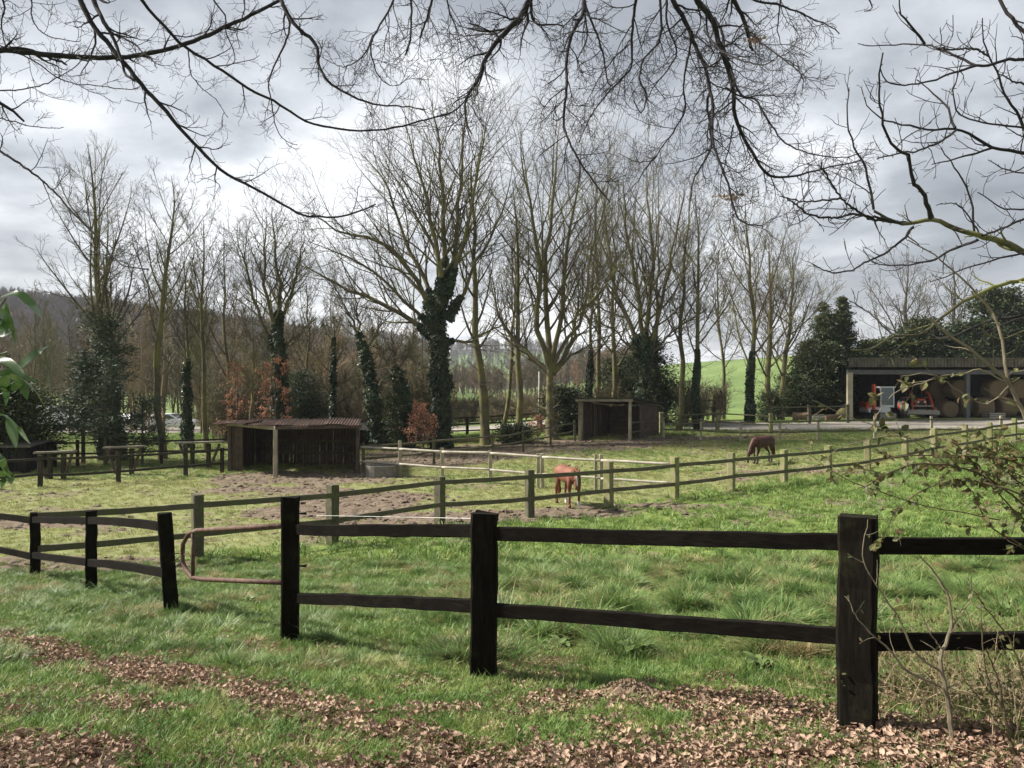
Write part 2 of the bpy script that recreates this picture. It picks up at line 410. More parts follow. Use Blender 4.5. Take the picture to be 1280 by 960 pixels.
def m_gravel(x, y):
    a = 1 - sstep(.8, 1.25, np.hypot((x - 34) / 22, (y - 54.2) / 4.0) + (fbm(x * .4, y * .4, 5) - .47) * .5)
    b = 1 - sstep(.7, 1.3, np.hypot((x - 15.5) / 4.5, (y - 57) / 3.5) + (fbm(x * .5, y * .5, 8) - .47) * .6)
    c = (1 - sstep(4, 6.5, np.abs(y - 68 + (fbm(x * .2, y * .2, 4) - .5) * 3))) * (1 - sstep(8, 13, x))
    return np.clip(np.maximum(np.maximum(a, b), c), 0, 1)

ys = np.concatenate([np.arange(-6, 2, .5), np.arange(2, 12, .08), np.arange(12, 30, .2), np.arange(30, 75, .6), 75 * 1.045 ** np.arange(0, 90)])
xr = np.concatenate([np.arange(0, 8, .09), np.arange(8, 24, .25), np.arange(24, 60, .8), 60 * 1.06 ** np.arange(0, 66)])
xs = np.concatenate([-xr[:0:-1], xr])
GX, GY = np.meshgrid(xs, ys)
GZ = hgt(GX, GY)
ml, mm, mw, mg = m_litter(GX, GY), m_mud(GX, GY), m_worn(GX, GY), m_gravel(GX, GY)
rough_t = fbm(GX * 4.2, GY * 4.2, 61, 3) - .44
GZ = GZ + mm * (1 - mg) * rough_t * .10 * (GY < 60) + mw * rough_t * .05
mb = MB(); ny, nx = GX.shape
idx = np.arange(ny * nx).reshape(ny, nx)
mb.add(np.stack([GX, GY, GZ], -1).reshape(-1, 3), np.stack([idx[:-1, :-1], idx[:-1, 1:], idx[1:, 1:], idx[1:, :-1]], -1).reshape(-1, 4))

m, nt, b = newmat('turf_and_earth')
def A(nm):
    a = nt.nodes.new('ShaderNodeAttribute'); a.attribute_name = nm; return a.outputs['Fac']
w = wpos(nt)
nA = noise(nt, w, .35, 6, .65); nB = noise(nt, w, 3.0, 6, .7); nC = noise(nt, w, 18, 5, .7); nD = noise(nt, w, .02, 4, .6)
turf = ramp(nt, nB, [(.25, (.09, .125, .03)), (.5, (.17, .23, .06)), (.75, (.27, .32, .11))])
worn = ramp(nt, nB, [(.25, (.12, .135, .05)), (.5, (.215, .235, .095)), (.75, (.33, .32, .17))])
mudc = ramp(nt, nB, [(.25, (.075, .055, .038)), (.5, (.175, .135, .10)), (.75, (.29, .24, .18))])
litc = ramp(nt, nC, [(.3, (.07, .042, .026)), (.6, (.17, .10, .07)), (.8, (.28, .18, .13))])
grav = ramp(nt, nC, [(.25, (.27, .245, .205)), (.75, (.47, .43, .37))])
nE = noise(nt, w, .22, 6, .7)
far = mixc(nt, 1.0, ramp(nt, nD, [(.35, (.11, .165, .055)), (.65, (.175, .235, .085))]), ramp(nt, nE, [(.3, .72), (.7, 1.25)]), 'MULTIPLY')
sepy = nt.nodes.new('ShaderNodeSeparateXYZ'); g_ = nt.nodes.new('ShaderNodeNewGeometry'); nt.links.new(g_.outputs['Position'], sepy.inputs[0])
mr = N(nt, 'MapRange'); mr.inputs['From Min'].default_value = 55; mr.inputs['From Max'].default_value = 85; nt.links.new(sepy.outputs[1], mr.inputs[0])
c = mixc(nt, A('worn'), turf, worn)
c = mixc(nt, ramp(nt, nA, [(.55, 0.), (.75, .5)]), c, (.24, .25, .10))
c = mixc(nt, mr.outputs[0], c, far)
def edge(nm):
    mth = N(nt, 'Math', operation='ADD'); nt.links.new(A(nm), mth.inputs[0])
    s2 = N(nt, 'Math', operation='MULTIPLY_ADD'); nt.links.new(nB, s2.inputs[0]); s2.inputs[1].default_value = .9; s2.inputs[2].default_value = -.45
    nt.links.new(s2.outputs[0], mth.inputs[1])
    return ramp(nt, mth.outputs[0], [(.35, 0.), (.65, 1.)])
c = mixc(nt, edge('mud'), c, mudc)
c = mixc(nt, edge('litter'), c, litc)
c = mixc(nt, edge('gravel'), c, grav)
nt.links.new(c, b.inputs['Base Color']); b.inputs['Roughness'].default_value = .95; b.inputs['Specular IOR Level'].default_value = .1
bb = N(nt, 'Math', operation='ADD'); nt.links.new(nB, bb.inputs[0]); nt.links.new(nC, bb.inputs[1])
bump(nt, b, bb.outputs[0], .8, .05)
M['ground'] = m
gnd = mb.build('ground', M['ground'], smooth=True)
for nm, arr in (('litter', ml * .8), ('mud', mm), ('worn', mw), ('gravel', mg)):
    at_ = gnd.data.attributes.new(nm, 'FLOAT', 'POINT'); at_.data.foreach_set('value', arr.astype(np.float32).ravel())
tag(gnd, 'sloping turf, trampled paddock and pale yard running back to green fields', 'ground', kind='structure')

# ------------------------------------------------------------------ scatter: one object, real instances
def scatter(name, pts, rot, scl, idx, protos, label, cat):
    me = bpy.data.meshes.new(name); n = len(pts)
    me.vertices.add(n); me.vertices.foreach_set('co', np.asarray(pts, np.float32).ravel())
    a = me.attributes.new('rot', 'FLOAT_VECTOR', 'POINT'); a.data.foreach_set('vector', np.asarray(rot, np.float32).ravel())
    a = me.attributes.new('scl', 'FLOAT_VECTOR', 'POINT')
    scl = np.asarray(scl, np.float32)
    if scl.ndim == 1: scl = np.repeat(scl[:, None], 3, 1)
    a.data.foreach_set('vector', scl.ravel())
    a = me.attributes.new('pick', 'INT', 'POINT'); a.data.foreach_set('value', np.asarray(idx, np.int32))
    o = bpy.data.objects.new(name, me); COL.objects.link(o)
    coll = bpy.data.collections.new(name + '_source')
    for k, pm in enumerate(protos):
        po = bpy.data.objects.new('%s_source_%02d' % (name, k), pm); coll.objects.link(po)
    ng = bpy.data.node_groups.new(name, 'GeometryNodeTree')
    ng.interface.new_socket('Geometry', in_out='INPUT', socket_type='NodeSocketGeometry')
    ng.interface.new_socket('Geometry', in_out='OUTPUT', socket_type='NodeSocketGeometry')
    gi = ng.nodes.new('NodeGroupInput'); go = ng.nodes.new('NodeGroupOutput')
    ip = ng.nodes.new('GeometryNodeInstanceOnPoints'); ci = ng.nodes.new('GeometryNodeCollectionInfo')
    ci.inputs['Collection'].default_value = coll; ci.inputs['Separate Children'].default_value = True; ci.inputs['Reset Children'].default_value = True
    def na(nm, t):
        q = ng.nodes.new('GeometryNodeInputNamedAttribute'); q.data_type = t; q.inputs['Name'].default_value = nm
        return [s for s in q.outputs if s.name == 'Attribute' and s.enabled][0]
    L = ng.links.new
    L(gi.outputs[0], ip.inputs['Points']); L(ci.outputs[0], ip.inputs['Instance']); ip.inputs['Pick Instance'].default_value = True
    L(na('pick', 'INT'), ip.inputs['Instance Index']); L(na('rot', 'FLOAT_VECTOR'), ip.inputs['Rotation']); L(na('scl', 'FLOAT_VECTOR'), ip.inputs['Scale'])
    L(ip.outputs[0], go.inputs[0])
    md = o.modifiers.new('scatter', 'NODES'); md.node_group = ng
    return tag(o, label, cat, kind='stuff')

def tuft(seed, n, hh, rad, lean, wd, mat):
    rg = np.random.default_rng(seed); q = MB()
    a = rg.random(n) * 6.28; r = rad * np.sqrt(rg.random(n))
    base = np.stack([r * np.cos(a), r * np.sin(a), np.full(n, -.01)], 1)
    out = np.stack([np.cos(a + rg.normal(0, .7, n)), np.sin(a + rg.normal(0, .7, n)), np.zeros(n)], 1)
    h = hh * (.55 + .6 * rg.random(n)); le = lean * (.3 + rg.random(n))
    side = np.cross(out, [0, 0, 1.])
    w = wd * (.7 + .6 * rg.random(n))
    rows = []
    for t, ww in ((0, 1), (.45, .85), (.8, .5), (1, .06)):
        c = base + out * (le * h * t ** 2)[:, None] + np.array([0, 0, 1.]) * (h * t * (1 - .25 * le * t))[:, None]
        rows += [c - side * (w * ww / 2)[:, None], c + side * (w * ww / 2)[:, None]]
    V = np.stack(rows, 1).reshape(-1, 3)
    f = np.array([(0, 1, 3, 2), (2, 3, 5, 4), (4, 5, 7, 6)])
    q.add(V, (np.arange(n)[:, None, None] * 8 + f[None]).reshape(-1, 4))
    return q.data('tuft', mats=[mat])
M['grass'] = leafmat('grass_blade', (.098, .185, .038), (.19, .30, .08), 1.3, c3=(.31, .35, .12), trans=.3, rough=.5, c3r=(.5, .68))
M['grass_lush'] = leafmat('grass_lush', (.095, .18, .045), (.18, .285, .085), .9, c3=(.31, .35, .14), trans=.3, rough=.45, c3r=(.5, .68))
M['grass_worn'] = leafmat('grass_worn', (.21, .245, .075), (.33, .36, .13), .6, c3=(.42, .385, .19), trans=.3, rough=.6, c3r=(.5, .66))
M['grass_dry'] = leafmat('grass_dry', (.26, .215, .10), (.40, .33, .18), 1.2, trans=.25, rough=.6)
PR = [tuft(1, 34, .050, .06, 1.0, .0042, M['grass']), tuft(2, 30, .042, .07, 1.4, .0042, M['grass']), tuft(3, 44, .070, .06, 1.2, .0048, M['grass_lush']),
      tuft(4, 50, .095, .06, 1.5, .0045, M['grass_lush']), tuft(5, 34, .085, .07, 1.9, .0045, M['grass_dry']), tuft(6, 22, .05, .10, .9, .010, M['grass_worn']),
      tuft(7, 26, .12, .14, 1.0, .014, M['grass']), tuft(8, 20, .045, .09, 1., .010, M['grass_worn'])]
def cand(n, y0, y1, seed, margin=1.06, mx=.8):
    rg = np.random.default_rng(seed)
    y = np.sqrt(rg.random(n) * (y1 ** 2 - y0 ** 2) + y0 ** 2)
    x = (rg.random(n) * 2 - 1) * .70 * margin * y + (rg.random(n) * 2 - 1) * mx
    return x, y, rg
def keep(p, *arrs): return [a[p] for a in arrs]
# A: verge and slope, near
x, y, rg = cand(125000, 3.0, 15.5, 11)
L_ = m_litter(x, y); Mu = m_mud(x, y); W_ = m_worn(x, y); tus = fbm(x * 2.3, y * 2.3, 41, 3) + .03; tus2 = fbm(x * .5, y * .5, 42)
slope = sstep(5.6, 7.2, y - .10 * x)
p = rg.random(len(x)) < (1 - L_ * .78) * (1 - .85 * Mu) * (.45 + .9 * slope * tus * 1.2 + .5 * (1 - slope)) 
x, y, L_, Mu, W_, tus, tus2, slope = keep(p, x, y, L_, Mu, W_, tus, tus2, slope); n = len(x)
rsel = rg.random(n)
pick = np.where(rsel < .5, 0, 1)
tall = (slope > .4) & (tus > .47) & (W_ < .4)
pick = np.where(tall & (rg.random(n) < .75), np.where(rg.random(n) < .5, 2, 3), pick)
dryp = G(275, 712)[:2]; dn = fbm(x * 2.1, y * 2.1, 44, 3) + .12 * np.exp(-((x - dryp[0]) ** 2 + (y - dryp[1]) ** 2) / .5)
pick = np.where((slope > .3) & (rg.random(n) < .04 + .6 * (dn > .56)), 4, pick)
pick = np.where(W_ > .5, np.where(rg.random(n) < .8, 5, 0), pick)
sc = .75 + .6 * rg.random(n); sc = sc * np.where(pick >= 2, .45 + 1.25 * np.clip((tus - .42) * 4.5, 0, 1), 1) * (1 - .35 * L_)
sc = np.where((slope > .4) & (pick < 2), sc * 1.1, sc)
left_short = (x < -.6)
sc = np.where(left_short & (pick >= 2), sc * .55, sc)
# B: mid field
x2, y2, rg = cand(90000, 15, 58, 12)
Mu2 = m_mud(x2, y2); W2 = m_worn(x2, y2); Gr = m_gravel(x2, y2); t2 = fbm(x2 * .55, y2 * .55, 43)
p = (rg.random(len(x2)) < (1 - .93 * Mu2) * (1 - Gr) * (.35 + .9 * t2)) & (hgt(x2, y2) < 9)
x2, y2, Mu2, W2, t2 = keep(p, x2, y2, Mu2, W2, t2); n2 = len(x2)
pk2 = np.where(W2 > .5, np.where(rg.random(n2) < .62, 5, 7), np.where(rg.random(n2) < .35 + .3 * (t2 > .5), 6, 0))
lush = (W2 > .5) & ((y2 > 26) & (x2 > -3) & (fbm(x2 * .3, y2 * .3, 90) > .46) | (y2 > 30) & (x2 < -10)) 
pk2 = np.where(lush & (rg.random(n2) < .6), 0, pk2)
pk2 = np.where(rg.random(n2) < .03, 4, pk2)
s2 = (.8 + .7 * rg.random(n2)) * np.where(pk2 == 0, 1.5, 1) * np.clip(1 + (y2 - 25) / 60, 1, 1.5)
X = np.concatenate([x, x2]); Y = np.concatenate([y, y2]); PK = np.concatenate([pick, pk2]); S = np.concatenate([sc, s2])
rot = np.stack([rg.normal(0, .28, len(X)), rg.normal(0, .28, len(X)), rg.random(len(X)) * 6.28], 1)
scatter('grass', np.stack([X, Y, hgt(X, Y)], 1), rot, S, PK, PR, 'green grass tufts over the verge, slope and paddocks', 'grass')
# fallen leaves
def stick(seed):
    rg = np.random.default_rng(seed); q = MB(); P = seg((-1.6, 0, 0), (1.6, 0, 0), 7); P[:, 1:] += np.cumsum(rg.normal(0, .09, (7, 2)), 0); tubes(q, P[None], np.linspace(.07, .03, 7)[None], 5)
    P2 = seg(P[3], P[3] + [.8, .6, .1], 4); tubes(q, P2[None], np.linspace(.04, .02, 4)[None], 4); return q.data('stick', mats=[M['twig_grey']])
def deadleaf(seed):
    rg = np.random.default_rng(seed); q = MB()
    nx_, ny_ = 5, 4; u_ = np.linspace(-1, 1, nx_); v_ = np.linspace(0, 1, ny_ + 2)
    V = []; c1, c2, c3 = rg.normal(0, .5, 3)
    for v in v_:
        wdt = .52 * math.sin(math.pi * min(1, v * .93 + .05)) ** .7 * (1 + .18 * math.sin(v * 17 + seed))
        for u in u_:
            V.append((u * wdt * .6 , v - .5, (.30 + .25 * c1) * u * u * .5 + .25 * c2 * (v - .5) ** 2 * 2 + .10 * math.sin(u * 3 + v * 5 + c3)))
    V = np.array(V) * np.array([1, 1, 1]); i = np.arange(len(V)).reshape(len(v_), nx_)
    q.add(V, np.stack([i[:-1, :-1], i[:-1, 1:], i[1:, 1:], i[1:, :-1]], -1).reshape(-1, 4))
    return q.data('leaf', mats=[M['deadleaf']], smooth=True)
x, y, rg = cand(300000, 3.0, 12, 15)
Lm = m_litter(x, y)
mh = G(785, 866)[:2]; Lm = Lm * np.clip(np.hypot((x - mh[0]) / .26, (y - mh[1]) / .2) - .35, .02, 1)
p = rg.random(len(x)) < np.clip(Lm ** 1.1 * .62 + .05 * (y < 8) + .010, 0, 1) * np.where(y < 7.5, 1, .5)
x, y, Lm = keep(p, x, y, Lm)
n = len(x)
rot = np.stack([rg.normal(0, .5, n), rg.normal(0, .5, n), rg.random(n) * 6.28], 1)
scatter('fallen_leaves', np.stack([x, y, hgt(x, y) + .004 + rg.random(n) ** 2 * .045 * Lm], 1), rot, .016 + .040 * rg.random(n) ** 1.5, np.where(rg.random(n) < .015, 6, rg.integers(0, 6, n)), [deadleaf(s) for s in range(6)] + [stick(1)],
        'dry brown fallen leaves drifted over the verge', 'fallen leaves')
# trampled clods in the mud
def clod(seed):
    rg = np.random.default_rng(seed); q = MB()
    a = np.arange(7) * 2 * math.pi / 7; V = [(0, 0, .5)]
    for r, z in ((.45, .38), (.8, .05), (.9, -.4)):
        for t in a: V.append((r * math.cos(t) * (.8 + .4 * rg.random()), r * math.sin(t) * (.8 + .4 * rg.random()), z + rg.normal(0, .07)))
    Fq = [(1 + k + 7 * j, 1 + (k + 1) % 7 + 7 * j, 1 + (k + 1) % 7 + 7 * (j + 1), 1 + k + 7 * (j + 1)) for j in range(2) for k in range(7)]
    q.add(V, [f[::-1] for f in Fq]); q.f.append(np.array([(0, 1 + k, 1 + (k + 1) % 7) for k in range(7)])); q.m.append(0)
    return q.data('clod', mats=[M['clod']], smooth=False)
M['clod'] = noisy('trodden_mud', (.085, .062, .044), (.22, .172, .128), 3, bs=.5)
x, y, rg = cand(60000, 13, 56, 17)
mu = m_mud(x, y); p = (rg.random(len(x)) < mu * .55) & (m_gravel(x, y) < .3); x, y = keep(p, x, y); n = len(x)
scatter('mud_clods', np.stack([x, y, hgt(x, y)], 1), np.stack([rg.normal(0, .3, n), rg.normal(0, .3, n), rg.random(n) * 6.28], 1),
        (.03 + .07 * rg.random(n) ** 2)[:, None] * np.array([1.5, 1.5, .8]), rg.integers(0, 4, n), [clod(s) for s in range(4)], 'trodden brown clods of mud in the paddocks', 'mud')
# ------------------------------------------------------------------ fences
def post(parent, b, h, w, d, mat, lean=(0, 0), yaw=0., seed=0, name='post', jit=.003, n=7):
    rg = np.random.default_rng(seed); q = MB()
    top = np.array([b[0] + lean[0] * h, b[1] + lean[1] * h, b[2] + h])
    up = (math.sin(yaw), math.cos(yaw), 0)
    P = seg(np.array(b) - [0, 0, .12], top, n); P[1:-1] += rg.normal(0, jit, (n - 2, 3)) * [1, 1, 0]
    loft(q, P, w, d, .1, jit * .8, up=up, rg=rg)
    V = q.v[0]; V[-8:, 2] += rg.normal(0, .006, 8) 
    return q.build(name, mat, parent)
def rail(parent, p, q_, h, t, mat, sag=.0, seed=0, name='rail', n=9, jit=.0025, rnd=False, rad=None):
    rg = np.random.default_rng(seed + 999); q = MB(); P = seg(p, q_, n)
    s = np.linspace(0, 1, n); P[:, 2] -= sag * 4 * s * (1 - s); P[1:-1] += rg.normal(0, jit, (n - 2, 3))
    if rnd: tubes(q, P[None], (rad * np.linspace(1, .85, n) * rg.normal(1, .04, n))[None], 8, cap=True)
    else: loft(q, P, t, h, .1, jit * .6, up=(0, 0, 1), rg=rg)
    return q.build(name, mat, parent, smooth=rnd)
def topz(u, v, Y): return EYE - (v - HZ) * Y / F

# measured posts of the front fence: u, v top, v base, width
FP = [(1072, 645, 908, .205), (604, 641, 848, .19), (363, 621, 802, .155)]
fr = thing('wooden_fence', G(604, 848), 'nearest fence, thick black creosoted posts and two rails across the foreground', 'fence')
fb = []
for k, (u, vt, vb, w) in enumerate(FP):
    b = G(u, vb); h = topz(u, vt, b[1]) - b[2]; fb.append((b, h))
    post(fr, b, h, w, .15 if k else .17, M['creosote'], yaw=(.56, .10, -.12)[k], seed=k, n=11, lean=(0.012, 0) if k == 1 else (.0, 0))
pR = np.array([fb[0][0][0] + 2.75, fb[0][0][1] + .12, 0]); pR[2] = hgt(pR[0], pR[1]); fb.insert(0, (pR, 1.22))
post(fr, pR, 1.22, .18, .16, M['creosote'], seed=9)
def rz(k, v):   # height of a rail at post k from its row in the photograph
    b = fb[k][0]; u = 640 + F * b[0] / b[1]; return EYE - (v - HZ) * b[1] / F
def RP(k, v, off=.0):
    b = fb[k][0]; return np.array([b[0], b[1] + off, rz(k, v)])
RH = .098
for k0, k1, v0, v1, sd in ((3, 2, 662, 664, 1), (3, 2, 747, 757, 2), (2, 1, 667, 678, 3), (2, 1, 761, 796, 4)):
    a, c_ = RP(k0, v0), RP(k1, v1); d = nrm(c_ - a) * .045
    rail(fr, a + d, c_ - d, RH, .05, M['creosote_rail'], seed=sd, n=14)
for hh in (1.06, .52):
    a = fb[1][0].copy(); a[2] = rz(1, 682 if hh > 1 else 803); c_ = fb[0][0] + [0, 0, hh]
    rail(fr, a, c_, RH, .05, M['creosote_rail'], seed=11, n=14)
# insulators and the thin wire on the inner side
for v in (643, 709):
    b = fb[3][0]; q = MB(); c0 = np.array([b[0] + .085, b[1] + .05, EYE - (v - HZ) * b[1] / F])
    tube(q, [c0 - [0.02, 0, 0], c0 + [.035, .01, 0], c0 + [.05, .01, .0]], [.008, .012, .02], 8); o = q.build('insulator', M['plastic'], fr)
w0 = fb[3][0] + [.13, .06, 0]; w0[2] = EYE - (644 - HZ) * w0[1] / F; w1 = fb[2][0] + [-.1, .1, 0]; w1[2] = EYE - (648 - HZ) * w1[1] / F
q = MB(); tube(q, seg(w0, w1, 8), .0011, 4); q.build('wire', M['wire'], fr)

# left run of the same dark fence
LP_ = [(215, 641, 767, .16), (114, 638, 742, .16), (44, 641, 722, .16)]
fl = thing('wooden_fence', G(114, 742), 'dark creosoted fence running off to the left beyond the rusty tube gate', 'fence')
lb = []
for k, (u, vt, vb, w) in enumerate(LP_):
    b = G(u, vb); h = topz(u, vt, b[1]) - b[2]; lb.append((b, h))
    post(fl, b, h, w, .14, M['creosote'], lean=(-.075, 0) if k == 0 else (0, 0), yaw=-.5, seed=20 + k, n=9)
pL = np.array([-12.2, 16.0, 0]); pL[2] = hgt(-12.2, 16.); post(fl, pL, 1.3, .15, .14, M['creosote'], seed=24)
pL2 = np.array([-15.4, 17.6, 0]); pL2[2] = hgt(-15.4, 17.6); post(fl, pL2, 1.3, .15, .14, M['creosote'], seed=25)
def LPt(k, v, dx=0):
    b = lb[k][0]; return np.array([b[0] + dx, b[1] - .06, EYE - (v - HZ) * b[1] / F])
a, c_ = LPt(0, 658), LPt(1, 650); rail(fl, a + (c_ - a) * .11, c_, .11, .05, M['creosote_rail'], seed=31, n=10, sag=-.02)
rail(fl, LPt(0, 716), LPt(1, 702), .11, .05, M['creosote_rail'], seed=32, sag=-.02)
rail(fl, LPt(1, 650), LPt(2, 649), .11, .05, M['creosote_rail'], seed=33)
rail(fl, LPt(1, 702), LPt(2, 693), .11, .05, M['creosote_rail'], seed=34)
for v, hh in ((650, 1.0), (695, .42)):
    rail(fl, LPt(2, v), pL + [0, 0, hh], .11, .05, M['creosote_rail'], seed=35)
    rail(fl, pL + [0, 0, hh], pL2 + [0, 0, hh], .11, .05, M['creosote_rail'], seed=36)

# rusty tube gate
g0 = fb[3][0].copy(); g1 = lb[0][0].copy(); dg = nrm((g1 - g0) * [1, 1, 0])
Lg = np.linalg.norm((g1 - g0)[:2])
gt = thing('tube_gate', g0 + dg * .12, 'rusty bent tube gate hung between two black posts at the left', 'gate')
def gp(u, v):   # a point of the gate plane seen at (u, v)
    k = (u - 640) / F; s = (k * g0[1] - g0[0]) / (dg[0] - k * dg[1]); y = g0[1] + dg[1] * s
    return np.array([g0[0] + dg[0] * s, y, EYE - (v - HZ) * y / F])
q = MB(); pts = [gp(353, 657), gp(300, 660), gp(246, 663), gp(236, 667), gp(228.5, 680), gp(228, 702), gp(233, 713), gp(240, 722), gp(252, 724), gp(300, 726), gp(353, 728)]
tube(q, pts, .026, 10); q.build('frame', M['rusttube'], gt, smooth=True)
q = MB(); tube(q, [gp(241, 663), gp(241.2, 722)], .021, 8); q.build('bar', M['rusttube'], gt, smooth=True)
q = MB(); tube(q, resample([gp(217, 692), gp(226, 692), gp(232, 694), gp(238, 696)], 8), .006, 5); tube(q, resample([gp(217, 703), gp(222, 698), gp(228, 693), gp(236, 692)], 8), .006, 5)
q.build('tie_wire', M['rusttube'], gt)

# paddock fence running back to the right
PB = [(247, 618, 698), (416, 606, 680), (550, 596, 655), (662, 587, 646), (761, 577, 634), (843, 571, 624), (914, 566, 614), (980, 562, 606), (1036, 557, 599), (1085, 550, 592), (1132, 544, 583), (1168, 534, 573), (1206, 531, 567), (1238, 528, 560), (1268, 523, 555)]
pf = thing('wooden_fence', G(662, 646), 'long mossy post-and-rail paddock fence running back to the right', 'fence')
pb = []
for k, (u, vt, vb) in enumerate(PB):
    b = G(u, vb); h = np.clip(topz(u, vt, b[1]) - b[2], 1.15, 1.4); pb.append((b, h))
for e in range(2):
    d = pb[-1][0] - pb[-2][0]; b = pb[-1][0] + nrm(d * [1, 1, 0]) * 3; b[2] = hgt(b[0], b[1]); pb.append((b, 1.28))
for k, (b, h) in enumerate(pb):
    post(pf, b, h, .25 if k < 6 else .23, .2, M['oldpost'] if k > 3 else M['darkpost'], lean=(rng.normal(0, .014), 0), yaw=.9 + rng.normal(0, .2), seed=50 + k)
prev = None
start = lb[2][0] + [0, .05, 0]; start[2] = hgt(start[0], start[1])
nodes_ = [(start, 1.15)] + pb
for k in range(len(nodes_) - 1):
    (a, ha), (c_, hc) = nodes_[k], nodes_[k + 1]
    off = np.array([.06, -.08, 0])
    for fr_, sd in ((.86, 0), (.40, 1)):
        j0, j1 = rng.normal(0, .012, 2)
        rail(pf, a + off + [0, 0, 1.27 * fr_ + j0], c_ + off + [0, 0, 1.27 * fr_ + j1], .115, .05, M['oldrail'], seed=80 + k * 2 + sd, sag=rng.normal(.012, .012))

# pale pole fence between the paddocks
D0 = G(452, 592); D1 = pb[5][0] + [-.12, .15, 0]
pd = thing('pole_fence', G(613, 607), 'fence of pale round poles crossing the middle of the paddock', 'fence')
dps = []
for u, vt in ((500, 547), (553, 560), (613, 563), (678, 567), (751, 568)):
    k = (u - 640) / F; s = (k * D0[1] - D0[0]) / ((D1 - D0)[0] - k * (D1 - D0)[1]); p_ = D0 + (D1 - D0) * s; p_[2] = hgt(p_[0], p_[1])
    h = np.clip(topz(u, vt, p_[1]) - p_[2], 1.1, 1.45); dps.append((p_, h)); post(pd, p_, h, .13, .13, M['palepost'], seed=120 + int(u), lean=(rng.normal(0, .01), 0))
    if u in (678, 751): post(pd, p_ + [-.17 if u == 751 else -.15, .06, 0], h, .11, .10, M['palepost'], seed=121 + int(u))
allp = [(D0, 1.2)] + dps + [(D1, 1.2)]
for hh, rr in ((1.13, .05), (.52, .045)):
    for k in range(len(allp) - 1):
        a, c_ = allp[k][0], allp[k + 1][0]
        rail(pd, a + [0, -.1, hh * (1 + rng.normal(0, .01))], c_ + [.05, -.1, hh * (1 + rng.normal(0, .012))], .1, .1, M['palerail'], rnd=True, rad=rr, seed=140 + k, name='pole')

# fence from the first shelter back to the far shelter
S2A = np.array([4.05, 47.0, 0]); S2A[2] = hgt(4.05, 47.)
def fence_line(name, pts, h, rails, label, pm, rm, pw=.12, rh=.08, seed=0, loc=None, spacing=3.0, rnd=False, skip_posts=()):
    P0 = [np.array([a[0], a[1], float(hgt(a[0], a[1]))]) for a in pts]
    t = thing(name, P0[len(P0) // 2] if loc is None else loc, label, 'fence'); L = []
    for i in range(len(P0) - 1):
        n = max(1, int(round(np.linalg.norm((P0[i + 1] - P0[i])[:2]) / spacing)))
        for j in range(n):
            p_ = P0[i] + (P0[i + 1] - P0[i]) * j / n; p_[2] = hgt(p_[0], p_[1]); L.append(p_)
    L.append(P0[-1]); rg = np.random.default_rng(seed)
    for k, p_ in enumerate(L):
        if k in skip_posts: continue
        post(t, p_, h * rg.normal(1, .03), pw, pw, pm, seed=seed + k, n=4, lean=(rg.normal(0, .012), 0))
    for k in range(len(L) - 1):
        for hr in rails:
            off = np.array([0, -pw / 2 - .01, hr])
            rail(t, L[k] + off + [0, 0, rg.normal(0, .015)], L[k + 1] + off + [0, 0, rg.normal(0, .015)], rh, .05, rm, seed=seed + k * 3, n=5, rnd=rnd, rad=rh / 2, sag=rg.normal(.02, .015))
    return t, L
fence_line('wooden_fence', [D0 + [0, .4, 0], (-1.0, 39.2), (S2A[0] - .2, S2A[1])], 1.25, (1.12, .62), 'mossy two-rail fence between the rusty-roofed shelter and the far shelter', M['darkpost'], M['oldrail'], seed=200, spacing=3.4, rnd=True, rh=.1)
C0 = (9.3, 47.2)
fence_line('wooden_fence', [C0, (13.1, 44.0), (17.6, 44.2), (24.0, 44.0), (27.5, 43.2)], 1.25, (1.13, .55), 'thin dark two-rail fence in front of the barn yard', M['palepost'], M['darkpost'], seed=230, spacing=2.9, rh=.075, pw=.13)
fence_line('wooden_fence', [(-21.5, 25.2), (-17.0, 27.7), (-14.9, 29.1), (-13.2, 31.1), (-12.3, 32.6)], 1.15, (1.0, .42), 'dark fence at the far left edge of the paddock, in front of the trestles', M['dimrail'], M['dimrail'], seed=260, spacing=3.1, pw=.14, rh=.09)
fence_line('wooden_fence', [(-27.0, 33.0), (-20, 35.4), (-13.2, 37.4)], 1.25, (1.1, .6), 'shadowy fence behind the trestles, under the pines', M['dimrail'], M['dimrail'], seed=280, spacing=3.2)
fence_line('wooden_fence', [(-18, 58), (-6, 57), (4.8, 56)], 1.5, (1.38, .9, .42), 'dark three-rail fence along the pale track behind the ivy tree', M['dimrail'], M['dimrail'], seed=300, spacing=2.7, pw=.22, rh=.11)
fence_line('wooden_fence', [(-30, 86), (-2, 86), (17, 84)], 1.65, (1.5, .95), 'distant thin fence at the edge of the far green field', M['dimrail'], M['dimrail'], seed=330, spacing=4., pw=.12, rh=.10)
fence_line('wooden_fence', [(19.0, 56.5), (24.8, 56.8)], 1.4, (1.25, .62), 'short mossy fence under the dark conifers beside the barn', M['darkpost'], M['oldrail'], seed=360, spacing=3.0, pw=.22, rh=.08)
fence_line('wooden_fence', [(9.8, 50.5), (13.9, 52.0), (16.5, 49.0)], 1.35, (1.15, .62), 'mossy fence with a stout gatepost beside the leaning ivy trunk', M['oldpost'], M['oldrail'], seed=380, spacing=4.5, pw=.24, rh=.08)
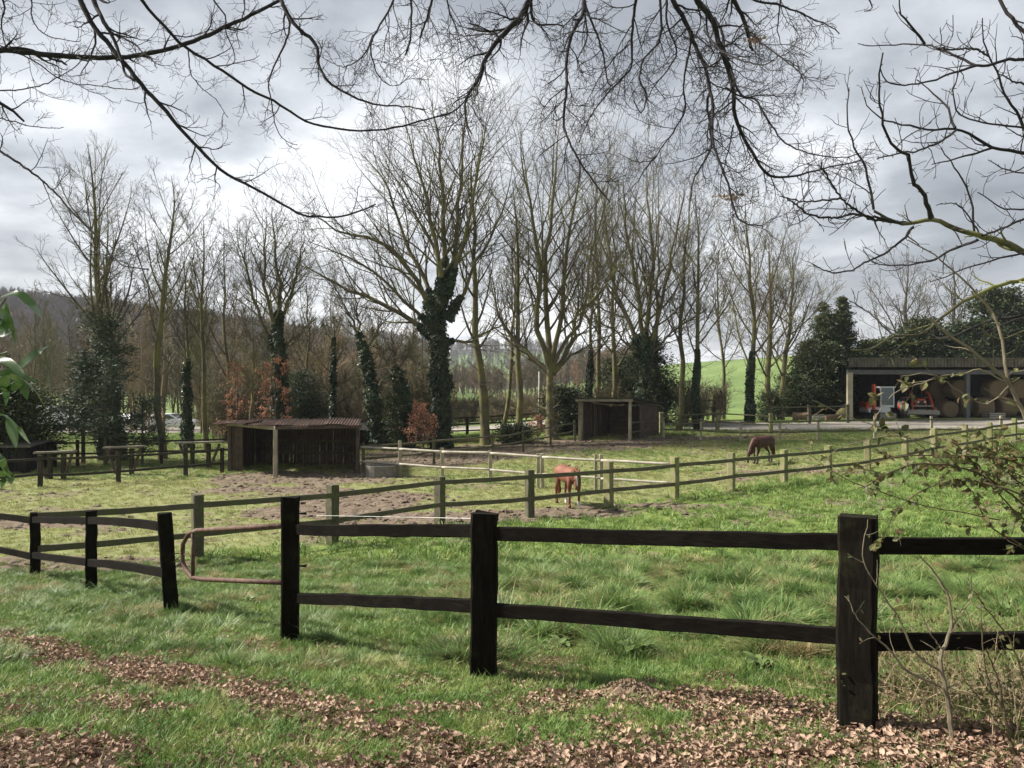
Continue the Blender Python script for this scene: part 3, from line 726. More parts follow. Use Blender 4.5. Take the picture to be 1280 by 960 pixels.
# field gateposts further back
fence_line('wooden_fence', [(13.2, 58.5), (15.4, 58.8)], 2.0, (1.75, 1.2, .6), 'tall mossy fence end at the gap into the hill meadow', M['oldpost'], M['oldrail'], seed=400, spacing=2.5, pw=.2, rh=.1)
q = MB(); b = onground(1.85, 52.0); tube(q, [b, b + [0, 0, 4.4]], [.09, .07], 8)
tag(q.build('wooden_pole', M['palerail'], org=b, smooth=True), 'tall thin pale pole standing just left of the forked tree', 'pole')

# ------------------------------------------------------------------ trestles
def trestle(x, y, yaw, L, H, label, seed):
    b = onground(x, y); t = thing('trestle_table', b, label, 'trestle', 'wooden trestles behind the left fence')
    c_, s_ = math.cos(yaw), math.sin(yaw); ax = np.array([c_, s_, 0])
    rg = np.random.default_rng(seed)
    q = MB(); loft(q, seg(b + ax * -L / 2 + [0, 0, H], b + ax * L / 2 + [0, 0, H + .06], 6), .30, .07, .1, .004, rg=rg); q.build('top', M['board_pale'], t)
    for sgn in (-1, 1):
        q = MB(); tube(q, [b + ax * sgn * L * .42 + [0, 0, H - .04], b + ax * sgn * L * .2 + [0, 0, -.05]], [.06, .055], 7); q.build('brace', M['board'], t)
    for sgn in (-1, 1):
        q = MB(); p_ = b + ax * sgn * L * .17; loft(q, seg(p_ + [0, .1, -.05], p_ + [0, .1, H - .04], 4), .16, .16, .1, .004, rg=rg); q.build('leg', M['dimrail'], t)
    return t
trestle(-18.0, 30.3, .03, 1.55, 1.05, 'leftmost trestle, pale board on V-shaped braces behind the left fence', 1)
trestle(-16.1, 31.9, .05, 1.6, 1.1, 'middle of the three trestles, board on braces beside the ivy-covered twin trunk', 2)
trestle(-13.9, 34.2, .02, 2.1, 1.15, 'longest trestle, pale board on braces just left of the rusty-roofed shelter', 3)

# ------------------------------------------------------------------ shelters
def boards(parent, a, c_, z0, z1a, z1b, seed, mat, name='wall_boards', w=.16):
    """vertical boarding between ground points a and c_"""
    a = np.array(a, float); c_ = np.array(c_, float); L = np.linalg.norm((c_ - a)[:2]); d = (c_ - a) / L; n = int(L / w); rg = np.random.default_rng(seed); q = MB()
    for k in range(n):
        s = (k + .5) / n; p_ = a + (c_ - a) * s; p_[2] = 0; gz = float(hgt(p_[0], p_[1]))
        zt = z1a + (z1b - z1a) * s
        yaw = math.atan2(d[1], d[0]); off = np.array([-d[1], d[0], 0]) * rg.normal(0, .008)
        hh = zt - gz + .05 - abs(rg.normal(0, .02))
        box(q, p_ + off + [0, 0, gz - .05 + hh / 2], (L / n * .93, .025, hh), yaw=yaw + rg.normal(0, .015))
    return q.build(name, mat, parent)
def corr(parent, c00, c10, c11, c01, mat, amp=.03, waves=26, seed=0, name='roof', wob=.02):
    """a corrugated sheet: corner order front-left, front-right, back-right, back-left; ribs run front to back"""
    rg = np.random.default_rng(seed); q = MB(); n = waves * 6; m_ = 6
    s = np.linspace(0, 1, n)[None, :, None]; t = np.linspace(0, 1, m_)[:, None, None]
    C = (np.array(c00) * (1 - s) + np.array(c10) * s) * (1 - t) + (np.array(c01) * (1 - s) + np.array(c11) * s) * t
    C[..., 2] += amp * np.sin(s[..., 0] * waves * 2 * math.pi)
    sh = np.floor(s[..., 0] * 7); C[..., 2] += wob * (_hash(sh, 0 * sh, seed) - .5) 
    C[0, :, 1] += (_hash(sh[0], 0 * sh[0], seed + 5) - .5) * wob * 5
    C[..., 2] += wob * (fbm(C[..., 0] * 1.1, C[..., 1] * 1.1, seed) - .5) * 2
    top = C.reshape(-1, 3); bot = top - [0, 0, .012]; idx = np.arange(n * m_).reshape(m_, n)
    f = np.stack([idx[:-1, :-1], idx[:-1, 1:], idx[1:, 1:], idx[1:, :-1]], -1).reshape(-1, 4)
    e = []
    for line in (idx[0], idx[-1][::-1], idx[::-1, 0], idx[:, -1]):
        e.append(np.stack([line[1:], line[:-1], line[:-1] + n * m_, line[1:] + n * m_], 1))
    q.add(np.vstack([top, bot]), np.vstack([f, f[:, ::-1] + n * m_] + e))
    return q.build(name, mat, parent)
s1 = thing('horse_shelter', onground(-9.3, 33.0), 'open-fronted board shelter with a rusty corrugated roof, on the left', 'shelter')
z1 = 2.06
A_ = np.array([-12.15, 33.2, 0]); B_ = np.array([-6.55, 32.7, 0]); Ab = A_ + [.2, 3.3, 0]; Bb = B_ + [-.72, 3.3, 0]
boards(s1, Ab, Bb, 0, z1, z1, 1, M['board']); boards(s1, A_, Ab, 0, z1, z1, 2, M['board']); boards(s1, B_, Bb, 0, z1, z1, 3, M['board'])
boards(s1, A_, A_ + nrm(B_ - A_) * .55, 0, z1, z1, 4, M['board'], name='front_boards')
pc = np.array([-9.52, 30.95, 0]); pc[2] = hgt(pc[0], pc[1])
q = MB(); loft(q, seg(pc - [0, 0, .1], pc + [0, 0, 1.93], 6), .16, .15, .1, .004); q.build('post', M['beam'], s1)
for p_ in (B_ + [0, -.05, 0], A_ + [-.02, -.05, 0]):
    q = MB(); loft(q, seg(p_ + [0, 0, float(hgt(p_[0], p_[1])) - .1], p_ + [0, 0, z1 - .06], 6), .15, .13, .1, .004); q.build('post', M['board'], s1)
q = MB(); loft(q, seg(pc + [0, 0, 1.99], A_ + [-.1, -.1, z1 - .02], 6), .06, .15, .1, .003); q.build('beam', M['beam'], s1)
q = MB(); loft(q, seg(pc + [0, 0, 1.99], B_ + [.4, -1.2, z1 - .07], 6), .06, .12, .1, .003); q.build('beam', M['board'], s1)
corr(s1, (-10.9, 31.0, 2.09), (-6.25, 31.2, 2.07), (-7.1, 36.3, 2.15), (-12.5, 36.7, 2.15), M['rust'], .022, 40, 3, wob=.06)
corr(s1, (-12.75, 32.6, 2.04), (-10.8, 31.05, 2.13), (-10.9, 33.6, 2.17), (-12.7, 34.2, 2.12), M['rust'], .02, 14, 4, name='roof_sheet', wob=.05)
for hh in (.55, 1.1):
    q = MB(); loft(q, seg(Ab + [.1, -.1, hh], Bb + [-.1, -.1, hh], 5), .04, .11, .1, .003); q.build('kick_rail', M['darkpost'], s1)

s2 = thing('horse_shelter', onground(6.8, 47.5), 'farther open board shelter with a flat dark roof, in the middle distance', 'shelter')
g2 = float(hgt(6.5, 47.)); FL = np.array([4.1, 47.1, 0]); FR = np.array([7.0, 45.6, 0]); BR = np.array([9.4, 49.6, 0]); BL = FL + BR - FR
zf = g2 + 2.36; zb = g2 + 1.95
boards(s2, BL, BR, 0, zb, zb, 11, M['board']); boards(s2, FL, BL, 0, zf, zb, 12, M['board']); boards(s2, FR + (BR - FR) * .35, BR, 0, zf - .14, zb, 13, M['board'])
boards(s2, FL - nrm(FR - FL) * .05, FL + nrm(FR - FL) * .28, 0, zf, zf, 14, M['darkpost'], name='front_boards')
for p_, w_ in ((FR, .16), (BR, .13), (FR + (BR - FR) * .35, .1)):
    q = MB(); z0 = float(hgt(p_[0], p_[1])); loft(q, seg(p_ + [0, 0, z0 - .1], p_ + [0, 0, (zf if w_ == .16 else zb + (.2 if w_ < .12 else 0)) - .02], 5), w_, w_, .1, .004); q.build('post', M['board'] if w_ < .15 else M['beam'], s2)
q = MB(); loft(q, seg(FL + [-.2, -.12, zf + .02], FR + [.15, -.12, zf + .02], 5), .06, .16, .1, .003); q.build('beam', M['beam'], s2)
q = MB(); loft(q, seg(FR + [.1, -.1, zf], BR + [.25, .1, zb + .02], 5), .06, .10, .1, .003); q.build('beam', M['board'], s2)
q = MB(); n_ = nrm(BL - FL)
ring = [FL + [-.35, -.35, zf + .10], FR + [.35, -.3, zf + .10], BR + [.45, .25, zb + .12], BL + [-.25, .3, zb + .12]]
V = np.array([r_ for r_ in ring] + [r_ + [0, 0, .09] for r_ in ring]); q.add(V, [(3, 2, 1, 0), (4, 5, 6, 7), (0, 1, 5, 4), (1, 2, 6, 5), (2, 3, 7, 6), (3, 0, 4, 7)]); q.build('roof', M['feltroof'], s2)
for hh in (.5, 1.05):
    q = MB(); loft(q, seg(BL + [.1, -.12, g2 + hh], BR + [-.1, -.12, g2 + hh], 5), .04, .1, .1, .003); q.build('kick_rail', M['darkpost'], s2)
    q = MB(); loft(q, seg(FR + [0, 0, g2 + hh], BR + [.08, -.05, g2 + hh], 5), .04, .09, .1, .003); q.build('kick_rail', M['darkpost'], s2)

# low sheds further back
def shed(x, y, w, d, h, label, yaw=0, roofm='feltroof', wallm='board', slope=.25):
    b = onground(x, y); t = thing('shed', b, label, 'shed'); c_, s_ = math.cos(yaw), math.sin(yaw)
    ax = np.array([c_, s_, 0]); ay = np.array([-s_, c_, 0])
    P = [b - ax * w / 2 - ay * d / 2, b + ax * w / 2 - ay * d / 2, b + ax * w / 2 + ay * d / 2, b - ax * w / 2 + ay * d / 2]
    zt = b[2] + h
    boards(t, P[0] + (P[1] - P[0]) * .62, P[1], 0, zt, zt, 31, M[wallm]); boards(t, P[1], P[2], 0, zt, zt, 32, M[wallm]); boards(t, P[3], P[2], 0, zt, zt, 33, M[wallm]); boards(t, P[0], P[3], 0, zt, zt, 34, M[wallm])
    e = .3; mid = (P[0] + P[3]) / 2, (P[1] + P[2]) / 2
    q = MB(); r0 = mid[0] - ax * e + [0, 0, h + slope]; r1 = mid[1] + ax * e + [0, 0, h + slope]
    a0 = P[0] - ax * e - ay * e + [0, 0, h - .03]; a1 = P[1] + ax * e - ay * e + [0, 0, h - .03]; c0 = P[3] - ax * e + ay * e + [0, 0, h - .03]; c1 = P[2] + ax * e + ay * e + [0, 0, h - .03]
    V = np.array([a0, a1, r1, r0, c0, c1]); V = np.vstack([V, V - [0, 0, .07]])
    q.add(V, [(0, 1, 2, 3), (3, 2, 5, 4), (9, 8, 7, 6), (10, 11, 8, 9), (0, 6, 7, 1), (4, 5, 11, 10)]); q.add(V, [(0, 3, 9, 6), (3, 4, 10, 9), (1, 7, 8, 2), (2, 8, 11, 5)]); q.build('roof', M[roofm], t)
    return t
shed(-9.1, 46.5, 3.4, 2.6, 1.15, 'low dark hut behind the right end of the rusty-roofed shelter', .35, 'barnwall', slope=.45)
shed(-22.9, 33.5, 4.6, 2.6, 1.2, 'low dark shed with a pale roof edge at the far left, under the evergreens', .1, 'fascia', 'barnwall', .12)

# round concrete trough
b = G(477, 596); t = thing('water_trough', b, 'grey concrete trough standing by the corner of the pole fence', 'trough')
q = MB(); a = np.arange(20) * 2 * math.pi / 20
rings = [(.60, -.05), (.62, .44), (.62, .46), (.54, .46), (.50, .30)]
V = np.concatenate([np.stack([b[0] + r * 1.05 * np.cos(a), b[1] + r * .8 * np.sin(a), np.full(20, b[2] + z)], 1) for r, z in rings])
k = np.arange(20); q.add(V, np.concatenate([np.stack([i * 20 + k, i * 20 + (k + 1) % 20, (i + 1) * 20 + (k + 1) % 20, (i + 1) * 20 + k], 1) for i in range(4)]))
q.build('basin', M['concrete'], t)
q = MB(); q.add(np.stack([b[0] + .53 * np.cos(a), b[1] + .40 * np.sin(a), np.full(20, b[2] + .33)], 1), [list(range(20))]); q.build('water', M['glass'], t)
# ------------------------------------------------------------------ horses
def etube(mb, pts, rad, sides=18):
    """a limb of oval section in the body's own frame (y is across the body)"""
    P = resample(pts, len(pts) * 3); t = np.linspace(0, 1, len(pts)); r = np.array([(r_, r_) if np.isscalar(r_) else r_ for r_ in rad], float)
    tt = np.linspace(0, 1, len(P)); A = np.interp(tt, t, r[:, 0]); B = np.interp(tt, t, r[:, 1])
    T = nrm(np.gradient(P, axis=0)); W = nrm(np.array([[0, 1., 0]]) - T * T[:, 1:2]); U = np.cross(W, T); a = np.arange(sides) * 2 * math.pi / sides
    V = P[:, None] + W[:, None] * (np.cos(a)[None, :, None] * A[:, None, None]) + U[:, None] * (np.sin(a)[None, :, None] * B[:, None, None])
    # rounded ends
    e0 = P[0] - T[0] * min(A[0], B[0]) * .55; e1 = P[-1] + T[-1] * min(A[-1], B[-1]) * .55
    c0 = e0 + (V[0] - P[0]) * .5; c1 = e1 + (V[-1] - P[-1]) * .5
    V = np.concatenate([c0[None], V, c1[None]]); n = len(V); k = np.arange(sides)
    Fq = np.concatenate([np.stack([i * sides + k, i * sides + (k + 1) % sides, (i + 1) * sides + (k + 1) % sides, (i + 1) * sides + k], 1) for i in range(n - 1)])
    n0 = mb.n; mb.add(V.reshape(-1, 3), Fq); mb.f += [n0 + k[::-1][None], n0 + (n - 1) * sides + k[None]]; mb.m += [0, 0]
def skinned(name, chains, mat, parent, org, sub=2, root=0, colour=None, post_fn=None):
    q = MB()
    for ch in chains: etube(q, [p_ for p_, r in ch], [r for p_, r in ch])
    me = q.data(name); o = bpy.data.objects.new(name + '_tmp', me); COL.objects.link(o)
    rm = o.modifiers.new('r', 'REMESH'); rm.mode = 'VOXEL'; rm.voxel_size = .016; rm.use_smooth_shade = True
    sm = o.modifiers.new('s', 'SMOOTH'); sm.factor = .5; sm.iterations = 5
    dg = bpy.context.evaluated_depsgraph_get(); dg.update()
    m2 = bpy.data.meshes.new_from_object(o.evaluated_get(dg)); bpy.data.objects.remove(o)
    m2.materials.clear()
    for m_ in (mat if isinstance(mat, list) else [mat]): m2.materials.append(m_)
    if post_fn: post_fn(m2)
    o = bpy.data.objects.new(name, m2); COL.objects.link(o)
    for p_ in m2.polygons: p_.use_smooth = True
    if parent: o.parent = parent; ORG[o.name] = ORG[parent.name]
    return o
def coat(name, c, cd):
    m, nt, b = newmat(name); n1 = noise(nt, coords(nt), 2.5, 4, .6)
    col = ramp(nt, n1, [(.3, cd), (.65, c)])
    a = nt.nodes.new('ShaderNodeAttribute'); a.attribute_name = 'white'
    col = mixc(nt, a.outputs['Fac'], col, (.62, .58, .54))
    a2 = nt.nodes.new('ShaderNodeAttribute'); a2.attribute_name = 'dark'
    col = mixc(nt, a2.outputs['Fac'], col, (cd[0] * .35, cd[1] * .35, cd[2] * .35))
    nt.links.new(col, b.inputs['Base Color']); b.inputs['Roughness'].default_value = .45; b.inputs['Specular IOR Level'].default_value = .35
    b.inputs['Roughness'].default_value = .6
    return m
M['chestnut'] = coat('chestnut_coat', (.23, .088, .052), (.13, .046, .029))
M['bay'] = coat('dark_chestnut_coat', (.078, .025, .017), (.036, .012, .009))
M['mane1'] = noisy('chestnut_mane', (.22, .09, .045), (.34, .15, .08), 20); M['mane2'] = noisy('dark_mane', (.05, .02, .014), (.10, .035, .022), 20)
def horse(pos, yaw, S, coatm, manem, label, head, fx, hx, white_fn, seed):
    """local frame: x forward, z up, withers at z = 1; yaw turns it in place"""
    t = thing('horse', pos, label, 'horse', None); t.rotation_euler = (0, 0, yaw)
    ORG[t.name] = np.zeros(3)
    s = lambda p_: np.array(p_) * S
    core = [((-.56, 0, .80), (.185, .17)), ((-.42, 0, .81), (.215, .205)), ((-.22, 0, .785), (.205, .205)), ((0, 0, .765), (.205, .215)), ((.2, 0, .77), (.195, .215)), ((.36, 0, .79), (.165, .20)), ((.46, 0, .80), (.13, .165))]
    ch = [[(s(p_), (a * S * .98, b_ * S * 1.0)) for p_, a, b_ in [(c[0], c[1][0], c[1][1]) for c in core]]]
    sh = ch[0][-2]; hp = ch[0][1]
    neck = [ch[0][-1]] + [(s(p_), (a * S, b_ * S)) for p_, a, b_ in head]
    ch.append(neck)
    for sg, dx in ((1, fx[0]), (-1, fx[1])):
        ch.append([(s((.33, sg * .085, .86)), (.07 * S, .12 * S)), (s((.35, sg * .105, .74)), (.075 * S, .12 * S)), (s((.37, sg * .115, .62)), (.066 * S, .088 * S)), (s((.36 + dx * .3, sg * .115, .47)), .062 * S), (s((.38 + dx * .7, sg * .11, .32)), .044 * S), (s((.37 + dx * .8, sg * .11, .18)), .029 * S), (s((.37 + dx, sg * .11, .09)), .034 * S), (s((.40 + dx, sg * .11, .035)), .040 * S), (s((.41 + dx, sg * .11, .0)), .044 * S)])
    for sg, dx in ((1, hx[0]), (-1, hx[1])):
        ch.append([(s((-.45, sg * .09, .84)), (.10 * S, .15 * S)), (s((-.45, sg * .12, .68)), (.085 * S, .15 * S)), (s((-.43 + dx * .3, sg * .125, .53)), (.068 * S, .10 * S)), (s((-.56 + dx * .7, sg * .115, .37)), .050 * S), (s((-.55 + dx * .9, sg * .11, .22)), .033 * S), (s((-.53 + dx, sg * .11, .10)), .035 * S), (s((-.50 + dx, sg * .11, .035)), .040 * S), (s((-.49 + dx, sg * .11, .0)), .045 * S)])
    def pf_(me):
        n = len(me.vertices); co = np.zeros(n * 3); me.vertices.foreach_get('co', co); co = co.reshape(-1, 3) / S
        co[:, 2] = np.maximum(co[:, 2], -.012)
        me.vertices.foreach_set('co', (co * S).ravel())
        w, d = white_fn(co)
        for nm, arr in (('white', w), ('dark', d)):
            a = me.attributes.new(nm, 'FLOAT', 'POINT'); a.data.foreach_set('value', arr.astype(np.float32))
    body = skinned('body', ch, coatm, t, pos, root=3, post_fn=pf_)
    # head details
    P = [np.array(h_[0]) for h_ in head]; poll, muz = P[-4], P[-1]; hd = nrm(muz - poll); fwd = nrm(np.cross(hd, [0, 1, 0])); 
    if fwd[0] < 0 and abs(hd[2]) > .5: fwd = -fwd
    for sg in (1, -1):
        q = MB(); e0 = poll + np.array([0, sg * .045, 0]) - hd * .03 + fwd * .0; e1 = e0 - hd * .12 + np.array([0, sg * .03, 0]) + fwd * .03
        tubes(q, (seg(e0, e1, 5) * S)[None], (np.array([.018, .032, .028, .016, .002]) * S)[None], 7); q.build('ear', coatm, t, smooth=True)
        q = MB(); c0 = poll + hd * .13 + np.array([0, sg * .074, 0]) + fwd * .04
        tubes(q, (seg(c0 - [0, sg * .012, 0], c0 + [0, sg * .012, 0], 4) * S)[None], (np.array([.008, .018, .016, .002]) * S)[None], 8); q.build('eye', M['black'], t, smooth=True)
    # mane along the crest and forelock
    rg = np.random.default_rng(seed); q = MB(); crest = resample([np.array([.40, 0, .97]), np.array(head[0][0]) + [-.03, 0, .12], np.array(head[1][0]) + [-.03, 0, .10], poll + [-.01, 0, .08]], 60)
    nH = 700; i = rg.integers(0, 60, nH); p0 = crest[i] + rg.normal(0, .008, (nH, 3)); sd = np.where(rg.random(nH) < .25, 1., -1.)
    ln = .10 + .10 * rg.random(nH); H = np.stack([p0, p0 + np.stack([-.01 + 0 * ln, sd * .05, -ln * .15], 1), p0 + np.stack([-.01 + 0 * ln, sd * .085, -ln * .7], 1), p0 + np.stack([0 * ln, sd * .09, -ln * 1.15], 1)], 1)
    tubes(q, H * S, np.tile(np.array([.008, .008, .006, .002]) * S, (nH, 1)), 3); q.build('mane', manem, t)
    q = MB(); nT = 260; a = rg.random(nT) * 6.28; r = .03 * np.sqrt(rg.random(nT)); d0 = np.stack([0 * a, r * np.cos(a), r * np.sin(a)], 1)
    T0 = np.array([-.63, 0, .86]); H = np.stack([T0 + d0 * .6, T0 + d0 + [-.07, 0, -.05], T0 + d0 * 1.6 + [-.10, 0, -.28], T0 + d0 * 1.6 + np.array([-.09, 0, -.58]) + rg.normal(0, .02, (nT, 3))], 1)
    tubes(q, H * S, np.tile(np.array([.012, .016, .012, .003]) * S, (nT, 1)), 3); q.build('tail', manem, t)
    return t
# first pony: turned to us, head lowered
def wf1(c):
    w = np.zeros(len(c)); hx = c[:, 0] > .80; blaze = hx & (np.abs(c[:, 1] + .15) < .022) & (c[:, 2] > .62) & (c[:, 0] > .885)
    w[blaze] = 1; w[hx & (c[:, 2] < .50) & (c[:, 0] > .88)] = .5
    sock = (c[:, 2] < .17) & ((c[:, 0] < 0) & (c[:, 1] > 0) | (c[:, 0] > .2) & (c[:, 1] > 0)); w[sock] = 1
    d = np.clip((.06 - c[:, 2]) / .03, 0, 1) * (1 - w); return w, d
head1 = [((.60, -.03, .86), .105, .135), ((.72, -.08, .89), .08, .11), ((.82, -.12, .86), .072, .088), ((.87, -.14, .77), .066, .082), ((.91, -.155, .64), .05, .06), ((.925, -.16, .54), .042, .048)]
hp1 = onground(1.70, 23.1)
fb1 = G(722, 636); 
yaw1 = math.atan2(-.955, .29)
horse(hp1, yaw1, 1.2, M['chestnut'], M['mane1'], 'chestnut pony with a white blaze facing us behind the paddock fence', head1, (.05, -.04), (.05, -.05), wf1, 3)
def wf2(c):
    w = np.zeros(len(c)); d = np.clip((.30 - c[:, 2]) / .15, 0, 1) * .8 * (c[:, 0] < .6); d = np.maximum(d, .9 * ((c[:, 0] < -.5) & (c[:, 2] < .5))); return w, d
head2 = [((.58, 0, .70), .10, .13), ((.70, 0, .56), .08, .10), ((.80, 0, .40), .068, .082), ((.83, 0, .30), .064, .078), ((.86, 0, .17), .048, .056), ((.875, 0, .075), .042, .046)]
hp2 = onground(11.35, 34.9)
horse(hp2, math.atan2(-.62, -.78), 1.24, M['bay'], M['mane2'], 'dark chestnut pony grazing with its head to the grass, nearer the barn', head2, (.08, -.08), (.10, -.08), wf2, 5)

# ------------------------------------------------------------------ barn
BZ = float(hgt(30, 58)); YF = 58.0
def BU(u, Y=YF): return (u - 640) * Y / F
bn = thing('open_barn', (BU(1063), YF, BZ), 'long open-fronted farm barn with dark cladding holding machines and bales', 'barn')
x0, x1 = BU(1062), BU(1500); zt = EYE + 41 * YF / F; zb_ = EYE + 24.5 * YF / F
def bpost(x, w, mat, d=.3):
    z0 = float(hgt(x, YF)); q = MB(); loft(q, seg((x, YF, z0 - .2), (x, YF, zb_), 5), w, d, .08, .004); q.build('post', mat, bn)
bpost(BU(1062), .40, M['barnpost']); bpost(BU(1209), .30, M['steel']); bpost(BU(1356), .30, M['steel']); bpost(BU(1500), .3, M['steel'])
q = MB(); loft(q, seg((x0 - .2, YF - .02, zb_ + .02), (x1, YF - .02, zb_ + .02), 12), .22, .34, .05, .0); q.build('eave_beam', M['steel'], bn)
# ribbed fascia
q = MB(); n = 900; xx = np.linspace(x0 - .25, x1, n); wv = .035 * np.sign(np.sin(xx * 2 * math.pi / .25)); 
V = np.concatenate([np.stack([xx, YF - .45 + wv, np.full(n, z)], 1) for z in (zt - .60, zt)] + [np.stack([xx, YF - .38 + wv, np.full(n, z)], 1) for z in (zt, zt - .60)])
k = np.arange(n - 1); q.add(V, np.concatenate([np.stack([r * n + k, r * n + k + 1, ((r + 1) % 4) * n + k + 1, ((r + 1) % 4) * n + k], 1) for r in range(4)])); q.build('fascia', M['fascia'], bn)
q = MB(); V = np.array([(x0 - .25, YF - .55, zt + .01), (x1, YF - .55, zt + .01), (x1 + 4.6, YF + 10.6, zt + .06), (x0 + 4.6, YF + 10.6, zt + .06)]); V = np.vstack([V, V + [0, 0, .07]])
q.add(V, [(3, 2, 1, 0), (4, 5, 6, 7), (0, 1, 5, 4), (1, 2, 6, 5), (2, 3, 7, 6), (3, 0, 4, 7)]); q.build('roof', M['fascia'], bn)
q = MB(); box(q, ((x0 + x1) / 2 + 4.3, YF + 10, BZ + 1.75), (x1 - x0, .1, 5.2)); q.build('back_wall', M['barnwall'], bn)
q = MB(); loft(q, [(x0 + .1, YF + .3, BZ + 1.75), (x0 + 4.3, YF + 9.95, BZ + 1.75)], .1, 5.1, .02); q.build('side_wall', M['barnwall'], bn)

def wheel(parent, c_, r, w, yaw, tm, rm, seed=0):
    ax = np.array([math.cos(yaw), math.sin(yaw), 0]); q = MB()
    P = np.array([c_ + ax * s * w / 2 for s in (-1, -.99, -.6, .6, .99, 1)]); tubes(q, P[None], (np.array([.62, .9, 1, 1, .9, .62]) * r)[None], 22, cap=True); o = q.build('wheel', tm, parent, smooth=False)
    q = MB(); P = np.array([c_ + ax * s * w / 2 for s in (-1.06, -.9, .9, 1.06)]); tubes(q, P[None], (np.array([.5, .58, .58, .5]) * r)[None], 16, cap=True); q.build('rim', rm, o)
    return o
# mini digger
ex = onground(BU(1098, 60), 60.2); e = thing('excavator', ex, 'small orange and white digger parked at the left end of the barn', 'excavator')
ez = ex[2]
for sg in (-1, 1):
    q = MB(); cx = ex[0] + sg * .62; prof = [(-.95, .12), (-.75, .0), (.75, 0), (.95, .12), (.98, .32), (.8, .46), (-.8, .46), (-.98, .32)]
    V = np.array([(cx + dx, ex[1] + a, ez + b_) for dx in (-.16, .16) for a, b_ in prof]); k = np.arange(8)
    q.add(V, np.stack([k, (k + 1) % 8, 8 + (k + 1) % 8, 8 + k], 1)); q.f += [np.array([list(range(7, -1, -1))]) + q.n - 16, np.array([list(range(8, 16))]) + q.n - 16]; q.m += [0, 0]; q.build('track', M['tyre'], e)
q = MB(); loft(q, [(ex[0] - 1.1, ex[1] - 1.25, ez + .26), (ex[0] + .85, ex[1] - 1.25, ez + .26)], .08, .42, .2); loft(q, [(ex[0], ex[1] - 1.2, ez + .3), (ex[0], ex[1] - .3, ez + .35)], .5, .12); q.build('dozer_blade', M['blade'], e)
q = MB(); loft(q, seg((ex[0] - .1, ex[1] - .55, ez + .72), (ex[0] - .1, ex[1] + .95, ez + .72), 3), 1.75, .42, .25); q.build('deck', M['white'], e)
q = MB(); loft(q, seg((ex[0] - .55, ex[1] - .1, ez + 1.1), (ex[0] - .55, ex[1] + .9, ez + 1.1), 3), .8, .55, .25); q.build('engine_cover', M['orange'], e)
cab = MB(); cx, cy = ex[0] + .50, ex[1] - .05; loft(cab, seg((cx, cy - .5, ez + 1.68), (cx, cy + .6, ez + 1.68), 3), .98, 1.5, .08); cabo = cab.build('cab', M['skyglass'], e)
q = MB()
for dx in (-.5, .5):
    for dy in (-.52, .62): loft(q, [(cx + dx, cy + dy, ez + .9), (cx + dx, cy + dy, ez + 2.45)], .09, .09)
loft(q, [(cx - .5, cy - .52, ez + 1.0), (cx + .5, cy - .52, ez + 1.0)], .09, .16); loft(q, [(cx, cy - .65, ez + 2.48), (cx, cy + .75, ez + 2.48)], 1.2, .1); q.build('cab_frame', M['white'], cabo)
bx = ex[0] - .42; q = MB()
loft(q, resample([(bx - .1, ex[1] - .5, ez + .75), (bx - .28, ex[1] - .9, ez + 1.7), (bx - .34, ex[1] - 1.05, ez + 2.3), (bx - .48, ex[1] - 1.35, ez + 2.6)], 10), .26, .26, .15, up=(0, 1, .2)); q.build('boom', M['orange'], e)
q = MB(); loft(q, [(bx - .5, ex[1] - 1.45, ez + 2.6), (bx - .62, ex[1] - 1.75, ez + 1.4), (bx - .62, ex[1] - 1.75, ez + .75)], .2, .2, .15, up=(0, 1, .2)); q.build('dipper_arm', M['orange'], e)
q = MB(); V = []; 
for dx in (-.26, .26):
    for a, b_ in ((0, .85), (-.35, .75), (-.42, .35), (-.1, .12), (.18, .25)): V.append((bx - .62 + dx, ex[1] - 1.75 + a, ez + b_ - .08))
k = np.arange(5); q.add(V, np.stack([k, (k + 1) % 5, 5 + (k + 1) % 5, 5 + k], 1)[:4]); q.f += [np.array([[4, 3, 2, 1, 0]]), np.array([[5, 6, 7, 8, 9]])]; q.m += [0, 0]; q.build('bucket', M['black'], e)
q = MB(); loft(q, resample([(ex[0] - .75, ex[1] - .3, ez + .85), (ex[0] - 1.05, ex[1] - .8, ez + 1.15), (ex[0] - 1.25, ex[1] - .9, ez + .75)], 6), .14, .22, .2); q.build('swing_post', M['orange'], e)
